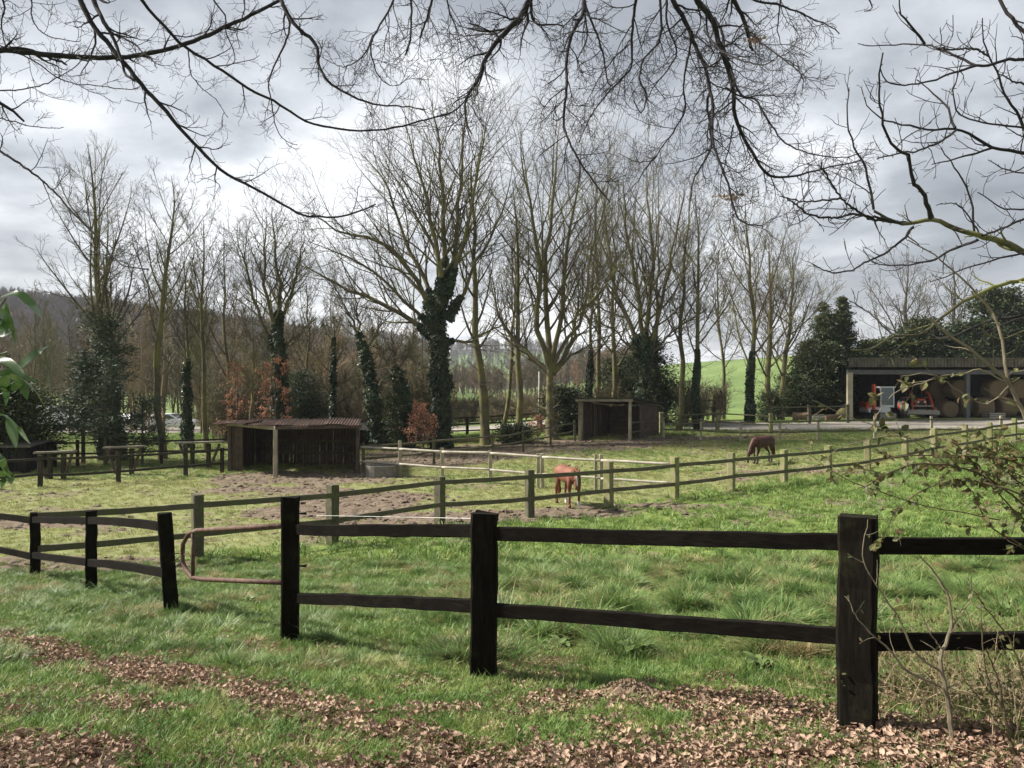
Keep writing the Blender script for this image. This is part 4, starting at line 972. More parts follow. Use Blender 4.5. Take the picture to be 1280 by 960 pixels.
# tractor with front loader, facing out
tx = onground(BU(1151, 60.5), 60.8); t = thing('tractor', tx, 'orange tractor with raised front loader arms parked nose out in the barn', 'tractor'); tz = tx[2]
q = MB(); loft(q, seg((tx[0], tx[1] - 1.0, tz + 1.12), (tx[0], tx[1] + .75, tz + 1.2), 4), .72, .75, .2); q.build('bonnet', M['orange'], t)
q = MB(); box(q, (tx[0], tx[1] - 1.02, tz + 1.1), (.5, .03, .5)); box(q, (tx[0], tx[1] - .1, tz + .7), (.5, 2.2, .3)); box(q, (tx[0], tx[1] - .8, tz + .45), (1.5, .16, .16)); q.build('chassis', M['black'], t)
for sg in (-1, 1):
    wheel(t, np.array([tx[0] + sg * .95, tx[1] - .75, tz + .42]), .42, .30, 0, M['greywheel'], M['blade'])
    wheel(t, np.array([tx[0] + sg * .98, tx[1] + 1.35, tz + .78]), .78, .42, 0, M['greywheel'] if sg < 0 else M['tyre'], M['orange'])
    q = MB(); loft(q, resample([(tx[0] + sg * .55, tx[1] + .5, tz + 1.95), (tx[0] + sg * .60, tx[1] - .6, tz + 1.85), (tx[0] + sg * .72, tx[1] - 1.5, tz + .75), (tx[0] + sg * .75, tx[1] - 1.75, tz + .62)], 8), .13, .2, .15); q.build('loader_arm', M['orange'], t)
    q = MB(); loft(q, [(tx[0] + sg * .8, tx[1] + 1.0, tz + 1.6), (tx[0] + sg * .8, tx[1] + 1.8, tz + 1.55)], .5, .06); q.build('mudguard', M['orange'], t)
    for dy in (.75, 1.8):
        q = MB(); loft(q, [(tx[0] + sg * .55, tx[1] + dy, tz + 1.4), (tx[0] + sg * .55, tx[1] + dy, tz + 2.5)], .07, .07); q.build('roof_post', M['black'], t)
q = MB(); loft(q, [(tx[0] - .95, tx[1] - 1.75, tz + .6), (tx[0] + .95, tx[1] - 1.75, tz + .6)], .12, .14); loft(q, [(tx[0] - .7, tx[1] - 1.45, tz + .95), (tx[0] + .7, tx[1] - 1.45, tz + .95)], .1, .1); loft(q, [(tx[0] - 1.1, tx[1] - 1.85, tz + .45), (tx[0] + 1.1, tx[1] - 1.85, tz + .45)], .05, .3, .1); q.build('loader_crossbar', M['blade'], t)
q = MB(); loft(q, [(tx[0], tx[1] + .6, tz + 2.53), (tx[0], tx[1] + 1.95, tz + 2.53)], 1.35, .09); q.build('canopy', M['black'], t)
q = MB(); loft(q, [(tx[0], tx[1] + 1.1, tz + 1.25), (tx[0], tx[1] + 1.5, tz + 1.25)], .5, .12); loft(q, [(tx[0], tx[1] + 1.5, tz + 1.3), (tx[0], tx[1] + 1.55, tz + 1.75)], .45, .1); q.build('seat', M['black'], t)
for sg in (-1, 1):
    q = MB(); tube(q, [(tx[0] + sg * .22, tx[1] - 1.06, tz + 1.25), (tx[0] + sg * .22, tx[1] - 1.0, tz + 1.25)], .07, 12); q.build('headlight', M['white'], t)
t.rotation_euler = (0, 0, R(-17))
# round bales
def bale_mesh():
    q = MB(); a = np.arange(30) * 2 * math.pi / 30; rg = np.random.default_rng(4); prof = [(0.02, -.585), (.25, -.60), (.5, -.59), (.72, -.58), (.80, -.50), (.82, -.2), (.815, .1), (.82, .45), (.78, .57), (.5, .59), (.25, .6), (.02, .585)]
    rj = 1 + rg.normal(0, .012, 30)
    V = np.concatenate([np.stack([r * rj * np.cos(a), np.full(30, y_) + rg.normal(0, .01, 30), r * rj * np.sin(a) * .965], 1) for r, y_ in prof]); k = np.arange(30)
    q.add(V, np.concatenate([np.stack([i * 30 + k, (i + 1) * 30 + k, (i + 1) * 30 + (k + 1) % 30, i * 30 + (k + 1) % 30], 1) for i in range(len(prof) - 1)])); return q
bale0 = tag(bale_mesh().build('round_bale', M['hay'], org=(0, 0, 0), smooth=True), None, 'hay bale', 'round bales stored in the barn')
r1 = .79
BL_ = [(1183, 60.3, 0, .10, .84, 'round bale on the ground just right of the tractor'), (1206, 61.6, 0, 1.5, 1, 'round bale on the ground in shadow behind the steel post'), (1229, 60.2, 0, 1.35, 1, 'side-on round bale on the ground right of the steel post'), (1257, 60.2, 0, 1.45, 1, 'round bale on the ground behind the pallets'), (1285, 60.3, 0, 1.5, 1, 'round bale on the ground at the right edge of the picture'),
       (1196, 61.8, 1, .05, 1, 'upper round bale, left of the steel post'), (1170, 63.6, 1, .05, 1, 'dark upper bale deep in the barn behind the tractor'), (1243, 60.5, 1, .05, 1, 'upper round bale showing its full face right of the steel post'), (1271, 60.5, 1, .05, 1, 'upper round bale at the far right, cut by the frame')]
for k, (u, Y, lv, yw, s, lab) in enumerate(BL_):
    o = bale0 if k == 0 else bale0.copy()
    if k: COL.objects.link(o)
    xx = BU(u, Y); z = float(hgt(xx, Y)) + .765 * s + (1.38 if lv else 0)
    o.location = (xx, Y, z); o.rotation_euler = (0, k * 1.1 if False else 0, yw); o.scale = (s, 1, s); o['label'] = lab
o = bale0.copy(); COL.objects.link(o); o.location = (BU(1172, 63.6), 63.6, float(hgt(33, 63.6)) + .765); o.rotation_euler = (0, 0, .1); o.scale = (1, 1, 1); o['label'] = 'dark lower bale deep in the barn behind the tractor'
# pallets
for k in range(3):
    px_, py_ = BU(1242, 58.9), 58.9; z = float(hgt(px_, py_)) + k * .15; q = MB()
    for i in range(3): box(q, (px_, py_ + (i - 1) * .45, z + .055), (1.2, .1, .09))
    for i in range(7): box(q, (px_ + (i - 3) * .18, py_, z + .115), (.12, 1.0, .022))
    tag(q.build('pallet', M['palerail'], org=(px_, py_, z)), ['bottom pallet of the small stack in front of the bales', 'middle pallet of the small stack in front of the bales', 'top pallet of the small stack in front of the bales'][k], 'pallet', 'pallets stacked in front of the bales')
# logs and rubble near the barn post
def lumps(name, u, v, sz, mat, label, cat, seed, flat=.6, group=None):
    b = G(u, v); q = MB(); rg = np.random.default_rng(seed); a = np.arange(14) * 2 * math.pi / 14; V = []
    pr = [(1.08, -.08), (.98, .25), (.78, .60), (.45, .88), (.15, 1.0)]
    for r, z in pr: V.append(np.stack([b[0] + sz * r * np.cos(a) * rg.normal(1, .06, 14), b[1] + sz * .8 * r * np.sin(a) * rg.normal(1, .06, 14), b[2] + sz * flat * z + rg.normal(0, sz * .025, 14)], 1))
    V.append(np.array([[b[0], b[1], b[2] + sz * flat * 1.02]])); V = np.concatenate(V); k = np.arange(14)
    q.add(V, np.concatenate([np.stack([i * 14 + k, i * 14 + (k + 1) % 14, (i + 1) * 14 + (k + 1) % 14, (i + 1) * 14 + k], 1) for i in range(4)])); q.f.append(np.stack([56 + k, 56 + (k + 1) % 14, np.full(14, 70)], 1)); q.m.append(0)
    return tag(q.build(name, mat, org=b, smooth=True), label, cat, group)
for k, (u, v, r, L, mt, lab) in enumerate([(1000, 525, .32, 1.1, 'log', 'reddish cut log lying left of the pale logs'), (1022, 526, .27, .9, 'blade', 'pale grey cut log in the middle of the three by the yard'), (1040, 525, .22, 1.3, 'log', 'thin brown log nearest the barn post')]):
    b = G(u, v); q = MB(); a_ = nrm([1, .3 * (k - 1), 0]); P = seg(b - a_ * L / 2 + [0, 0, r * .8], b + a_ * L / 2 + [0, 0, r * .9], 6); tubes(q, P[None], (r * rng.normal(1, .04, 6))[None], 14, cap=True)
    tag(q.build('log', M[mt], org=b, smooth=False), lab, 'log', 'cut logs beside the yard')
M['straw'] = noisy('mossy_straw', (.09, .08, .03), (.19, .165, .075), 8, bs=.8, bd=.04)
lumps('straw_heap', 1054, 522, .62, M['straw'], 'yellowish mossy heap leaning at the foot of the pale barn post', 'heap', 3, 1.25)
b = G(785, 866); rg = np.random.default_rng(8); q = MB(); nr, na_ = 16, 48; rr_ = np.linspace(0.001, 1.15, nr); aa = np.arange(na_) * 2 * math.pi / na_
RR, AA = np.meshgrid(rr_, aa, indexing='ij'); mx_ = b[0] + .22 * RR * np.cos(AA) * (1 + .12 * np.sin(2 * AA + 1)); my_ = b[1] + .17 * RR * np.sin(AA) * (1 + .1 * np.cos(3 * AA))
mz = hgt(mx_, my_) - .012 + .085 * np.exp(-RR ** 2 * 1.9) * (1 + .2 * np.sin(AA + 2)) + .035 * (fbm(mx_ * 22, my_ * 22, 3) - .47) + .03 * (vnoise(mx_ * 60, my_ * 60, 5) - .5)
V = np.stack([mx_, my_, mz], -1); idx = np.arange(nr * na_).reshape(nr, na_); q.add(V.reshape(-1, 3), np.stack([idx[:-1], np.roll(idx[:-1], -1, 1), np.roll(idx[1:], -1, 1), idx[1:]], -1).reshape(-1, 4)[:, ::-1])
for k in range(260):
    a_ = rg.random() * 6.28; r_ = abs(rg.normal(0, .16)); x_, y_ = b[0] + r_ * 1.3 * math.cos(a_), b[1] + r_ * math.sin(a_); s_ = .004 + .013 * rg.random() ** 2; z_ = float(hgt(x_, y_)) + .085 * math.exp(-(r_ / .19) ** 2 * 1.9) - .004
    o_ = np.array([(1, 0, 0), (-1, 0, 0), (0, 1, 0), (0, -1, 0), (0, 0, .9), (0, 0, -.9)]) * s_ * rg.uniform(.7, 1.3, (6, 1)); q.add(o_ + [x_, y_, z_ + s_ * .5], [(0, 2, 4), (2, 1, 4), (1, 3, 4), (3, 0, 4), (2, 0, 5), (1, 2, 5), (3, 1, 5), (0, 3, 5)])
tag(q.build('molehill', M['earth'], org=b), 'low crumbly brown molehill by the lower rail of the nearest fence', 'molehill')
0 and lumps('earth_mound', 240 + 70, 722, .32, M['earth'], 'small earthy ant-hill seen through the rusty gate', 'mound', 9, .5)

# ------------------------------------------------------------------ parked vehicles behind the pines
def car(x, y, yaw, paint, label, seed, L=4.2, W=1.75, H=1.45, van=False):
    b = onground(x, y); t = thing('parked_car' if not van else 'parked_van', b, label, 'van' if van else 'car', 'vehicles parked beyond the pines')
    c_, s_ = math.cos(yaw), math.sin(yaw)
    def T(p_): p_ = np.asarray(p_, float); return b + np.stack([p_[..., 0] * c_ - p_[..., 1] * s_, p_[..., 0] * s_ + p_[..., 1] * c_, p_[..., 2]], -1)
    if van: pr = [(-.5, .25), (-.5, .97), (-.47, 1.0), (.22, 1.0), (.38, .62), (.49, .52), (.5, .25)]
    else: pr = [(-.5, .3), (-.5, .60), (-.44, .66), (-.33, .96), (-.25, 1.0), (.02, 1.0), (.2, .68), (.45, .60), (.5, .5), (.5, .3)]
    pr = [(a * L, z * H) for a, z in pr]; n = len(pr); q = MB(); V = []
    for s, k in ((-1, .90), (-.93, 1), (.93, 1), (1, .90)):
        for a, z in pr: V.append((a * (.985 if k < 1 else 1), s * W / 2 * (1 - .12 * max(0, (z / H - .6) / .4)), z * (1 if k == 1 else (.985))))
    V = T(np.array(V)); k = np.arange(n); Fq = [np.stack([r * n + k, r * n + (k + 1) % n, (r + 1) * n + (k + 1) % n, (r + 1) * n + k], 1) for r in range(3)]
    q.add(V, np.concatenate(Fq)); q.f += [np.array([list(range(n))]), np.array([list(range(4 * n - 1, 3 * n - 1, -1))])]; q.m += [0, 0]; q.build('body', paint, t)
    for s in (-1, 1):
        q = MB(); w_ = W / 2 * .945 * s
        if van: Q = [(.18, .62), (.18, .93), (.24, .93), (.36, .64)]
        else: Q = [(-.36, .68), (-.29, .92), (-.0, .93), (.15, .70)]
        V = [(a * L, w_ + s * .012, z * H) for a, z in Q] + [(a * L, w_ - s * .03, z * H) for a, z in Q]; kk = np.arange(4)
        q.add(T(np.array(V)), np.vstack([[(0, 1, 2, 3)], [(7, 6, 5, 4)], np.stack([kk, kk + 4, (kk + 1) % 4 + 4, (kk + 1) % 4], 1)])); q.build('side_window', M['glass'], t)
    q = MB(); a0, z0, a1, z1_ = (.23, .97, .37, .64) if van else (.03, .97, .19, .70)
    V = [(a0 * L + .03, -W * .40, z0 * H), (a0 * L + .03, W * .40, z0 * H), (a1 * L + .03, W * .43, z1_ * H), (a1 * L + .03, -W * .43, z1_ * H)]; V += [(p_[0] - .05, p_[1], p_[2] - .02) for p_ in V]; kk = np.arange(4)
    q.add(T(np.array(V)), np.vstack([[(3, 2, 1, 0)], [(4, 5, 6, 7)], np.stack([kk, (kk + 1) % 4, (kk + 1) % 4 + 4, kk + 4], 1)])); q.build('windscreen', M['glass'], t)
    for a in (-.31, .31):
        for s in (-1, 1): wheel(t, T(np.array([a * L, s * (W / 2 - .1), .32])), .32, .2, yaw + math.pi / 2, M['tyre'], M['steel'])
M['greycar'] = plain('grey_paint', (.20, .21, .23), .35, var=.06)
car(-40.5, 67, 0.1, M['white'], 'white van parked furthest left, behind the pines', 1, 4.8, 1.95, 2.1, True)
car(-36.6, 68, .05, M['white'], 'white car parked just right of the white van', 2)
car(-34.0 + .6, 69, 1.2, M['greycar'], 'grey car parked behind the ivy-covered twin trunk', 3)
car(-29.6, 67, .0, M['white'], 'white car parked behind the tall slender bare trunk', 4)
# ------------------------------------------------------------------ bare trees
def bare_tree(u, v_top, Y, seed, label, r0=.22, group='bare trees along the paddocks', style='slim', limbs=None, trunk=None, ivy=None, lean=0.0, twigm='twig', barkm='bark', name='bare_tree', dens=1.0, spread=1.0, x=None, low=.3, tipr=None, ivyr=1.0, cat='tree', y=None):
    """trunk and limbs, then three more orders of branches; traced outlines are turned into metres first"""
    rg = np.random.default_rng(seed)
    X0 = (u - 640) / F * Y if x is None else x
    b = onground(X0, Y if y is None else y); H = EYE - (v_top - HZ) * Y / F - b[2]
    t = thing(name, b, label, cat, group)
    rt = (tipr or max(.006, Y * .00016))
    if trunk is None:
        n = 12; s = np.linspace(0, 1, n); P = np.stack([b[0] + lean * H * s ** 1.2 + np.cumsum(rg.normal(0, .010 * H, n)) * (s > .05) * .6, b[1] + np.cumsum(rg.normal(0, .008 * H, n)) * .6, b[2] - .1 + H * s * .97], 1)
    else:
        P = np.array([at(a, v_, Y + dy) for a, v_, dy in trunk]); P[0] = b - [0, 0, .15]; P = resample(P, 14)
    n = len(P); s = np.linspace(0, 1, n); rr = r0 * (1 - s) ** .85 + rt * 1.5
    if trunk is not None and limbs: rr = r0 * (1 - .55 * s)
    rr[0] *= 1.25
    P_, r_ = resample(P, 34), np.interp(np.linspace(0, 1, 34), s, rr) * (1 + rg.normal(0, .05, 34)); tq = MB(); tubes(tq, P_[None], r_[None], 11)
    cr = MB(); L1P, L1R = [], []
    if limbs:
        for pts, ra in limbs:
            Q = np.array([at(a, v_, Y + dy) for a, v_, dy in pts]); Q = resample(Q, 12) + np.concatenate([np.zeros((1, 3)), rg.normal(0, .06, (11, 3))]); s2 = np.linspace(0, 1, 12)
            L1P.append(Q); L1R.append(ra * (1 - s2) ** .8 + rt * 1.4)
        A1 = np.array(L1P); R1 = np.array(L1R); tubes(tq, A1, R1, 8)
        k2, k3, k4 = int(20 * dens), int(8 * dens), 5
        C2, R2 = spawn(rg, A1, R1, k2, .14, .99, .46, 40, up=.09, wig=.09, m=8, rfac=.45, rtip=rt, fall=.42, lmin=.5)
    else:
        nl = int({'slim': 17, 'vase': 16, 'pole': 13}[style] * dens)
        ang = {'slim': 40, 'vase': 38, 'pole': 55}[style]; up = {'slim': .10, 'vase': .09, 'pole': .06}[style]
        ratio = {'slim': .40, 'vase': .56, 'pole': .2}[style] * spread
        A1, R1 = spawn(rg, P[None], rr[None], nl, low, .93, ratio, ang, up=up, wig=.06, m=10, rfac=.42, rtip=rt, fall=.66)
        tubes(cr, A1, R1, 6)
        k3, k4 = int(6 * dens), 4
        C2, R2 = spawn(rg, A1, R1, int(10 * dens), .18, .98, .42, 40, up=.08, wig=.09, m=7, rfac=.45, rtip=rt, fall=.5, lmin=.35, even=True)
    tubes(cr, C2, R2, 5)
    C3, R3 = spawn(rg, C2, R2, k3, .15, .98, .48, 42, up=.06, wig=.10, m=5, rfac=.5, rtip=rt, fall=.4, lmin=.25, even=True); tubes(cr, C3, R3, 3)
    C4, R4 = spawn(rg, C3, R3, k4, .2, .98, .60, 42, up=.04, wig=.12, m=3, rfac=.6, rtip=rt * .75, fall=.3, lmin=.2, even=True)
    tubes(cr, C4, R4, 3)
    # long thin shoots off the stem
    CS, RS = spawn(rg, P[None], rr[None], 26, .10, .8, .0, 68, up=.015, wig=.11, m=7, rfac=.14, rtip=rt, lmin=H * .085); tubes(cr, CS, RS, 3)
    CT, RT = spawn(rg, CS, RS, 6, .2, .98, .42, 45, up=.03, wig=.12, m=4, rfac=.5, rtip=rt * .85, lmin=.25); tubes(cr, CT, RT, 3)
    tq.build('trunk', M[barkm], t, smooth=True); cr.build('crown', M[twigm], t)
    if ivy: ivy_on(t, P, rr, ivy, rg, ivyr, [(a, r_) for a, r_ in zip(L1P, L1R)] if limbs else [])
    return t, P, rr
def ivy_on(t, P, rr, ivy, rg, fat=1.0, limbs=[]):
    """leaf clusters all round the stem: ivy = (top fraction of the stem, leaves per metre, thickness[, fraction of limbs])"""
    top, den, th = ivy[:3]; q = MB()
    paths = [(P, rr, top, th)]
    if len(ivy) > 3:
        for a, r_ in limbs: paths.append((a, r_, ivy[3], th * .6))
    for Pp, rp, tp, th_ in paths:
        L = np.linalg.norm(np.diff(Pp, axis=0), axis=1).sum() * tp; n = int(L * den * (th_ / .35 + .4))
        x = rg.random(n) ** .9 * tp * (len(Pp) - 1); i = np.clip(x.astype(int), 0, len(Pp) - 2); s = (x - i)[:, None]
        c = Pp[i] * (1 - s) + Pp[i + 1] * s; T = nrm(Pp[i + 1] - Pp[i]); r_ = rp[i]
        a = rg.random(n) * 6.28; U = nrm(np.cross(T, [0.3, 1, .1])); W = np.cross(T, U); o = U * np.cos(a)[:, None] + W * np.sin(a)[:, None]
        lump = .12 + .9 * rg.random(n) ** 6 + 1.15 * vnoise(a * 1.1 + 3, x * 1.6, 5) * (.4 + 1.2 * vnoise(x * 2.3, 0 * x, 9)); fade = np.clip((tp * (len(Pp) - 1) - x) / .8, .35, 1)
        rad = r_ * .9 + th_ * (1.0 if len(ivy) > 3 else .55) * lump * fade * np.sqrt(rg.random(n)) * fat
        C = c + o * rad[:, None]; D = nrm(o * .5 + np.array([0, 0, -1.]) + rg.normal(0, .45, (n, 3)))
        sz = .09 + .12 * rg.random(n) ** 2; quads(q, C, D, nrm(o + rg.normal(0, .5, (n, 3))), sz * 1.15, sz, fold=.12)
    q.build('ivy', M['ivy'], t)

# -- the great ivy-clad tree in the middle
Yb = 46.0
ivt = bare_tree(552, 250, Yb, 101, 'biggest tree, its forked trunk smothered in dark ivy, in the middle of the view', r0=.44, group=None, trunk=[(548, 556, 0), (551, 500, 0), (549, 440, 0), (547, 400, 0), (556, 355, 0)],
  limbs=[([(549, 425, 0), (520, 405, .3), (480, 380, .8), (440, 366, 1.2), (405, 345, 1.6), (372, 330, 1.8)], .17), ([(547, 405, 0), (520, 350, -.6), (497, 318, -1), (470, 300, -1.4), (430, 290, -1.8), (385, 262, -2.4)], .17),
         ([(548, 395, 0), (532, 350, .5), (512, 315, 1), (498, 270, 1.2), (480, 225, 1.6), (450, 190, 2.2)], .15), ([(550, 380, 0), (545, 320, .3), (520, 270, .9), (500, 230, 1.4), (478, 205, 2.0)], .12),
         ([(553, 380, 0), (548, 320, -.7), (535, 260, -1.2), (520, 200, -1.8), (505, 150, -2.2)], .17), ([(556, 360, 0), (556, 300, 0), (552, 240, .3), (548, 180, .6), (540, 120, 1)], .17),
         ([(558, 370, 0), (570, 300, .4), (575, 240, 1), (580, 180, 1.6), (585, 122, 2)], .17), ([(558, 365, 0), (578, 310, -.8), (590, 250, -1.4), (600, 200, -2), (612, 135, -2.6)], .15),
         ([(560, 400, 0), (590, 340, .6), (610, 300, 1.2), (630, 260, 1.8), (640, 210, 2.4)], .12), ([(552, 430, 0), (590, 425, -.6), (620, 410, -1), (650, 395, -1.6)], .09),
         ([(549, 415, 0), (500, 372, -.5), (468, 340, -1), (425, 318, -1.4), (380, 300, -1.8)], .11)], ivy=(1.0, 1300, .30, .15), dens=1.0, twigm='twig')
# -- the forked mossy tree to its right
bare_tree(690, 250, 48.5, 102, 'mossy forked tree with a pale trunk just left of the far shelter', r0=.42, group=None, trunk=[(689, 552, 0), (688, 500, 0), (687, 460, 0)], barkm='bark', twigm='twig',
  limbs=[([(687, 468, 0), (660, 440, .4), (635, 415, .8), (622, 385, 1.2), (612, 340, 1.8)], .17), ([(687, 462, 0), (672, 400, -.5), (676, 340, -.9), (668, 280, -1.4), (655, 220, -2), (650, 165, -2.4)], .19),
         ([(688, 462, 0), (684, 390, .3), (682, 320, .6), (690, 260, 1), (694, 200, 1.4), (700, 150, 1.8)], .20), ([(689, 462, 0), (700, 400, -.3), (704, 350, -.9), (712, 290, -1.4), (722, 230, -2), (728, 170, -2.2)], .17),
         ([(691, 466, 0), (716, 425, .4), (722, 395, .8), (745, 372, 1.2), (765, 345, 1.6), (790, 318, 2)], .16), ([(690, 464, 0), (706, 425, -.8), (730, 395, -1.2), (735, 330, -1.8), (752, 270, -2.2), (762, 215, -2.6)], .12),
         ([(692, 470, 0), (720, 440, 0), (760, 420, .3), (795, 410, .6)], .07)], dens=.95)
# -- the double trunk right of the shelter
bare_tree(802, 250, 52.5, 103, 'wide double-trunked tree behind the far shelter, one trunk ivied', r0=.40, group=None, trunk=[(806, 520, 0), (805, 470, 0), (803, 440, 0)],
  limbs=[([(803, 450, 0), (790, 410, .4), (770, 370, 1), (762, 320, 1.4), (755, 270, 2), (748, 225, 2.4)], .17), ([(804, 445, 0), (800, 380, -.4), (790, 330, -.8), (782, 280, -1.4), (778, 215, -2)], .18),
         ([(805, 445, 0), (812, 380, .3), (815, 320, .8), (810, 260, 1.2), (808, 205, 1.6)], .19), ([(806, 450, 0), (822, 400, -.5), (835, 340, -1), (846, 290, -1.6), (855, 240, -2)], .16),
         ([(806, 455, 0), (835, 420, .5), (862, 400, 1), (890, 380, 1.4)], .09), ([(804, 450, 0), (775, 420, -.6), (745, 400, -1), (722, 392, -1.4)], .08)], ivy=(1.0, 700, .34, .12), dens=.95)
T_ = [  # u, v_top, Y, style, r0, lean, ivy, label, kwargs
 (133, 165, 38, 'slim', .24, -.02, (.42, 800, .3), 'tall left-hand tree with ivy to half its height behind the trestles', dict(spread=1.1, low=.35)),
 (152, 300, 38.6, 'slim', .20, -.04, (.62, 900, .32), 'darker ivy-wrapped twin trunk standing right of the tall left-hand tree', dict(spread=.9, low=.45)),
 (204, 205, 39, 'slim', .20, .01, None, 'slender straight bare tree with a narrow crown, at the left', dict(low=.42, spread=.85)),
 (236, 300, 46, 'slim', .16, .01, (.45, 700, .3), 'thin ivied tree just right of the slender straight tree', dict(spread=.9)),
 (258, 258, 44, 'slim', .15, -.01, None, 'slim bare tree with upswept branches behind the longest trestle', dict(low=.4, spread=.9)),
 (283, 290, 52, 'slim', .15, -.02, (.3, 500, .25), 'thin bare tree far behind the copper beech saplings', dict(spread=.9)),
 (318, 370, 41, 'pole', .12, -.01, None, 'short thin dark-stemmed tree between the two copper saplings', dict(spread=1.3)),
 (384, 330, 55, 'slim', .13, .0, None, 'small bare tree behind the rusty-roofed shelter', dict(spread=1.1)),
 (417, 380, 47, 'pole', .15, -.01, (.8, 700, .18), 'slim ivied pole-like tree rising behind the low dark hut', dict(spread=1.4)),
 (607, 170, 47.5, 'slim', .28, -.005, None, 'straight mossy trunk between the ivy tree and the forked tree', dict(low=.30, spread=.72, dens=.9)),
 (650, 215, 49.5, 'slim', .22, -.045, None, 'slim mossy trunk leaning left beside the forked tree', dict(low=.35, spread=.65, dens=.9)),
 (733, 240, 54, 'slim', .15, .02, (.35, 500, .22), 'thin crooked dark tree behind the left end of the far shelter', dict(spread=.9, low=.3)),
 (768, 230, 56, 'slim', .2, -.02, None, 'bare tree right behind the far shelter roof', dict(spread=1.1, low=.24, dens=.95)),
 (848, 215, 53, 'slim', .20, .055, None, 'tall bare tree leaning to the right beyond the far shelter', dict(low=.28, spread=.95, dens=.95)),
 (873, 225, 52, 'slim', .19, .0, (.34, 1300, .14), 'straight tree with ivy up its lower trunk, left of the hill meadow gap', dict(low=.28, spread=1.0, dens=1.0)),
 (937, 235, 57, 'vase', .24, .0, (.32, 1300, .16), 'broad bare tree with an ivied trunk in front of the green hill', dict(low=.24, spread=.92, dens=1.15)),
 (964, 290, 60, 'vase', .25, .02, None, 'bare twin-stemmed tree right of the ivied trunk before the green hill', dict(low=.22, spread=.80)),
 (976, 300, 60.5, 'vase', .24, .07, None, 'bare tree leaning right against the dark conifers', dict(low=.22, spread=.85, dens=1.1)),
 (1128, 315, 84, 'vase', .34, .01, None, 'pale bare tree rising behind the barn roof, left one', dict(low=.2, spread=1.0, twigm='twig_grey', barkm='bark_grey')),
 (1192, 318, 88, 'vase', .32, -.01, None, 'pale bare tree behind the barn roof, thinner right one', dict(low=.22, spread=.85, twigm='twig_grey', barkm='bark_grey', dens=.9)),
 (742, 205, 57, 'slim', .19, -.01, None, 'bare tree rising behind the left half of the far shelter', dict(spread=1.1, low=.26, dens=.9)),
 (826, 250, 58, 'slim', .17, .01, None, 'thin bare tree just right of the dense dark bush behind the far shelter', dict(spread=1.1, low=.26, dens=.85)),
 (903, 300, 63, 'slim', .14, -.01, None, 'slight bare tree standing alone before the green hill gap', dict(spread=1.1, low=.25)),
 (628, 250, 55, 'slim', .15, .01, None, 'thin bare tree far behind the two slim mossy trunks', dict(spread=1.1, low=.3)),
]
for k, (u, vt, Y, st, r0, ln, iv, lab, kw) in enumerate(T_):
    bare_tree(u, vt, Y, 300 + k, lab, r0=r0, style=st, lean=ln, ivy=iv, **kw)
bare_tree(352, 255, 42.5, 401, 'bare tree forking low with ivy on its trunk behind the rusty shelter', r0=.26, trunk=[(352, 545, 0), (351, 490, 0), (349, 440, 0), (346, 410, 0)],
  limbs=[([(348, 440, 0), (330, 405, .3), (316, 370, .6), (305, 330, 1), (296, 290, 1.3)], .11), ([(347, 425, 0), (337, 380, -.4), (330, 330, -.8), (333, 270, -1.2)], .12), ([(346, 410, 0), (350, 360, 0), (345, 310, .4), (340, 262, .8)], .12), ([(347, 412, 0), (362, 375, .3), (372, 335, .8), (382, 290, 1.2)], .10), ([(349, 440, 0), (372, 420, -.4), (395, 395, -1)], .06)], ivy=(.95, 900, .30, .14))
bare_tree(470, 330, 45, 402, 'ivied trunk leaning left behind the low dark hut', r0=.20, trunk=[(473, 552, 0), (468, 510, 0), (461, 465, 0), (450, 420, 0)],
  limbs=[([(455, 440, 0), (440, 400, .3), (425, 370, .6), (412, 345, 1)], .08), ([(450, 422, 0), (446, 390, -.3), (442, 355, -.6)], .08), ([(456, 440, 0), (475, 410, .3), (492, 380, .6)], .07), ([(463, 470, 0), (490, 450, -.4), (515, 445, -.8)], .05)], ivy=(.95, 900, .30, .1))
bare_tree(510, 400, 45.5, 403, 'lopped ivied stump-like tree curving up beside the copper sapling', r0=.22, trunk=[(512, 553, 0), (508, 515, 0), (500, 480, 0), (494, 462, 0)],
  limbs=[([(496, 468, 0), (482, 450, .3), (470, 425, .6)], .05), ([(494, 464, 0), (492, 440, -.3), (488, 405, -.6)], .05), ([(495, 466, 0), (508, 445, .3), (518, 420, .6)], .05)], ivy=(1.0, 1300, .34, .1), dens=.8)

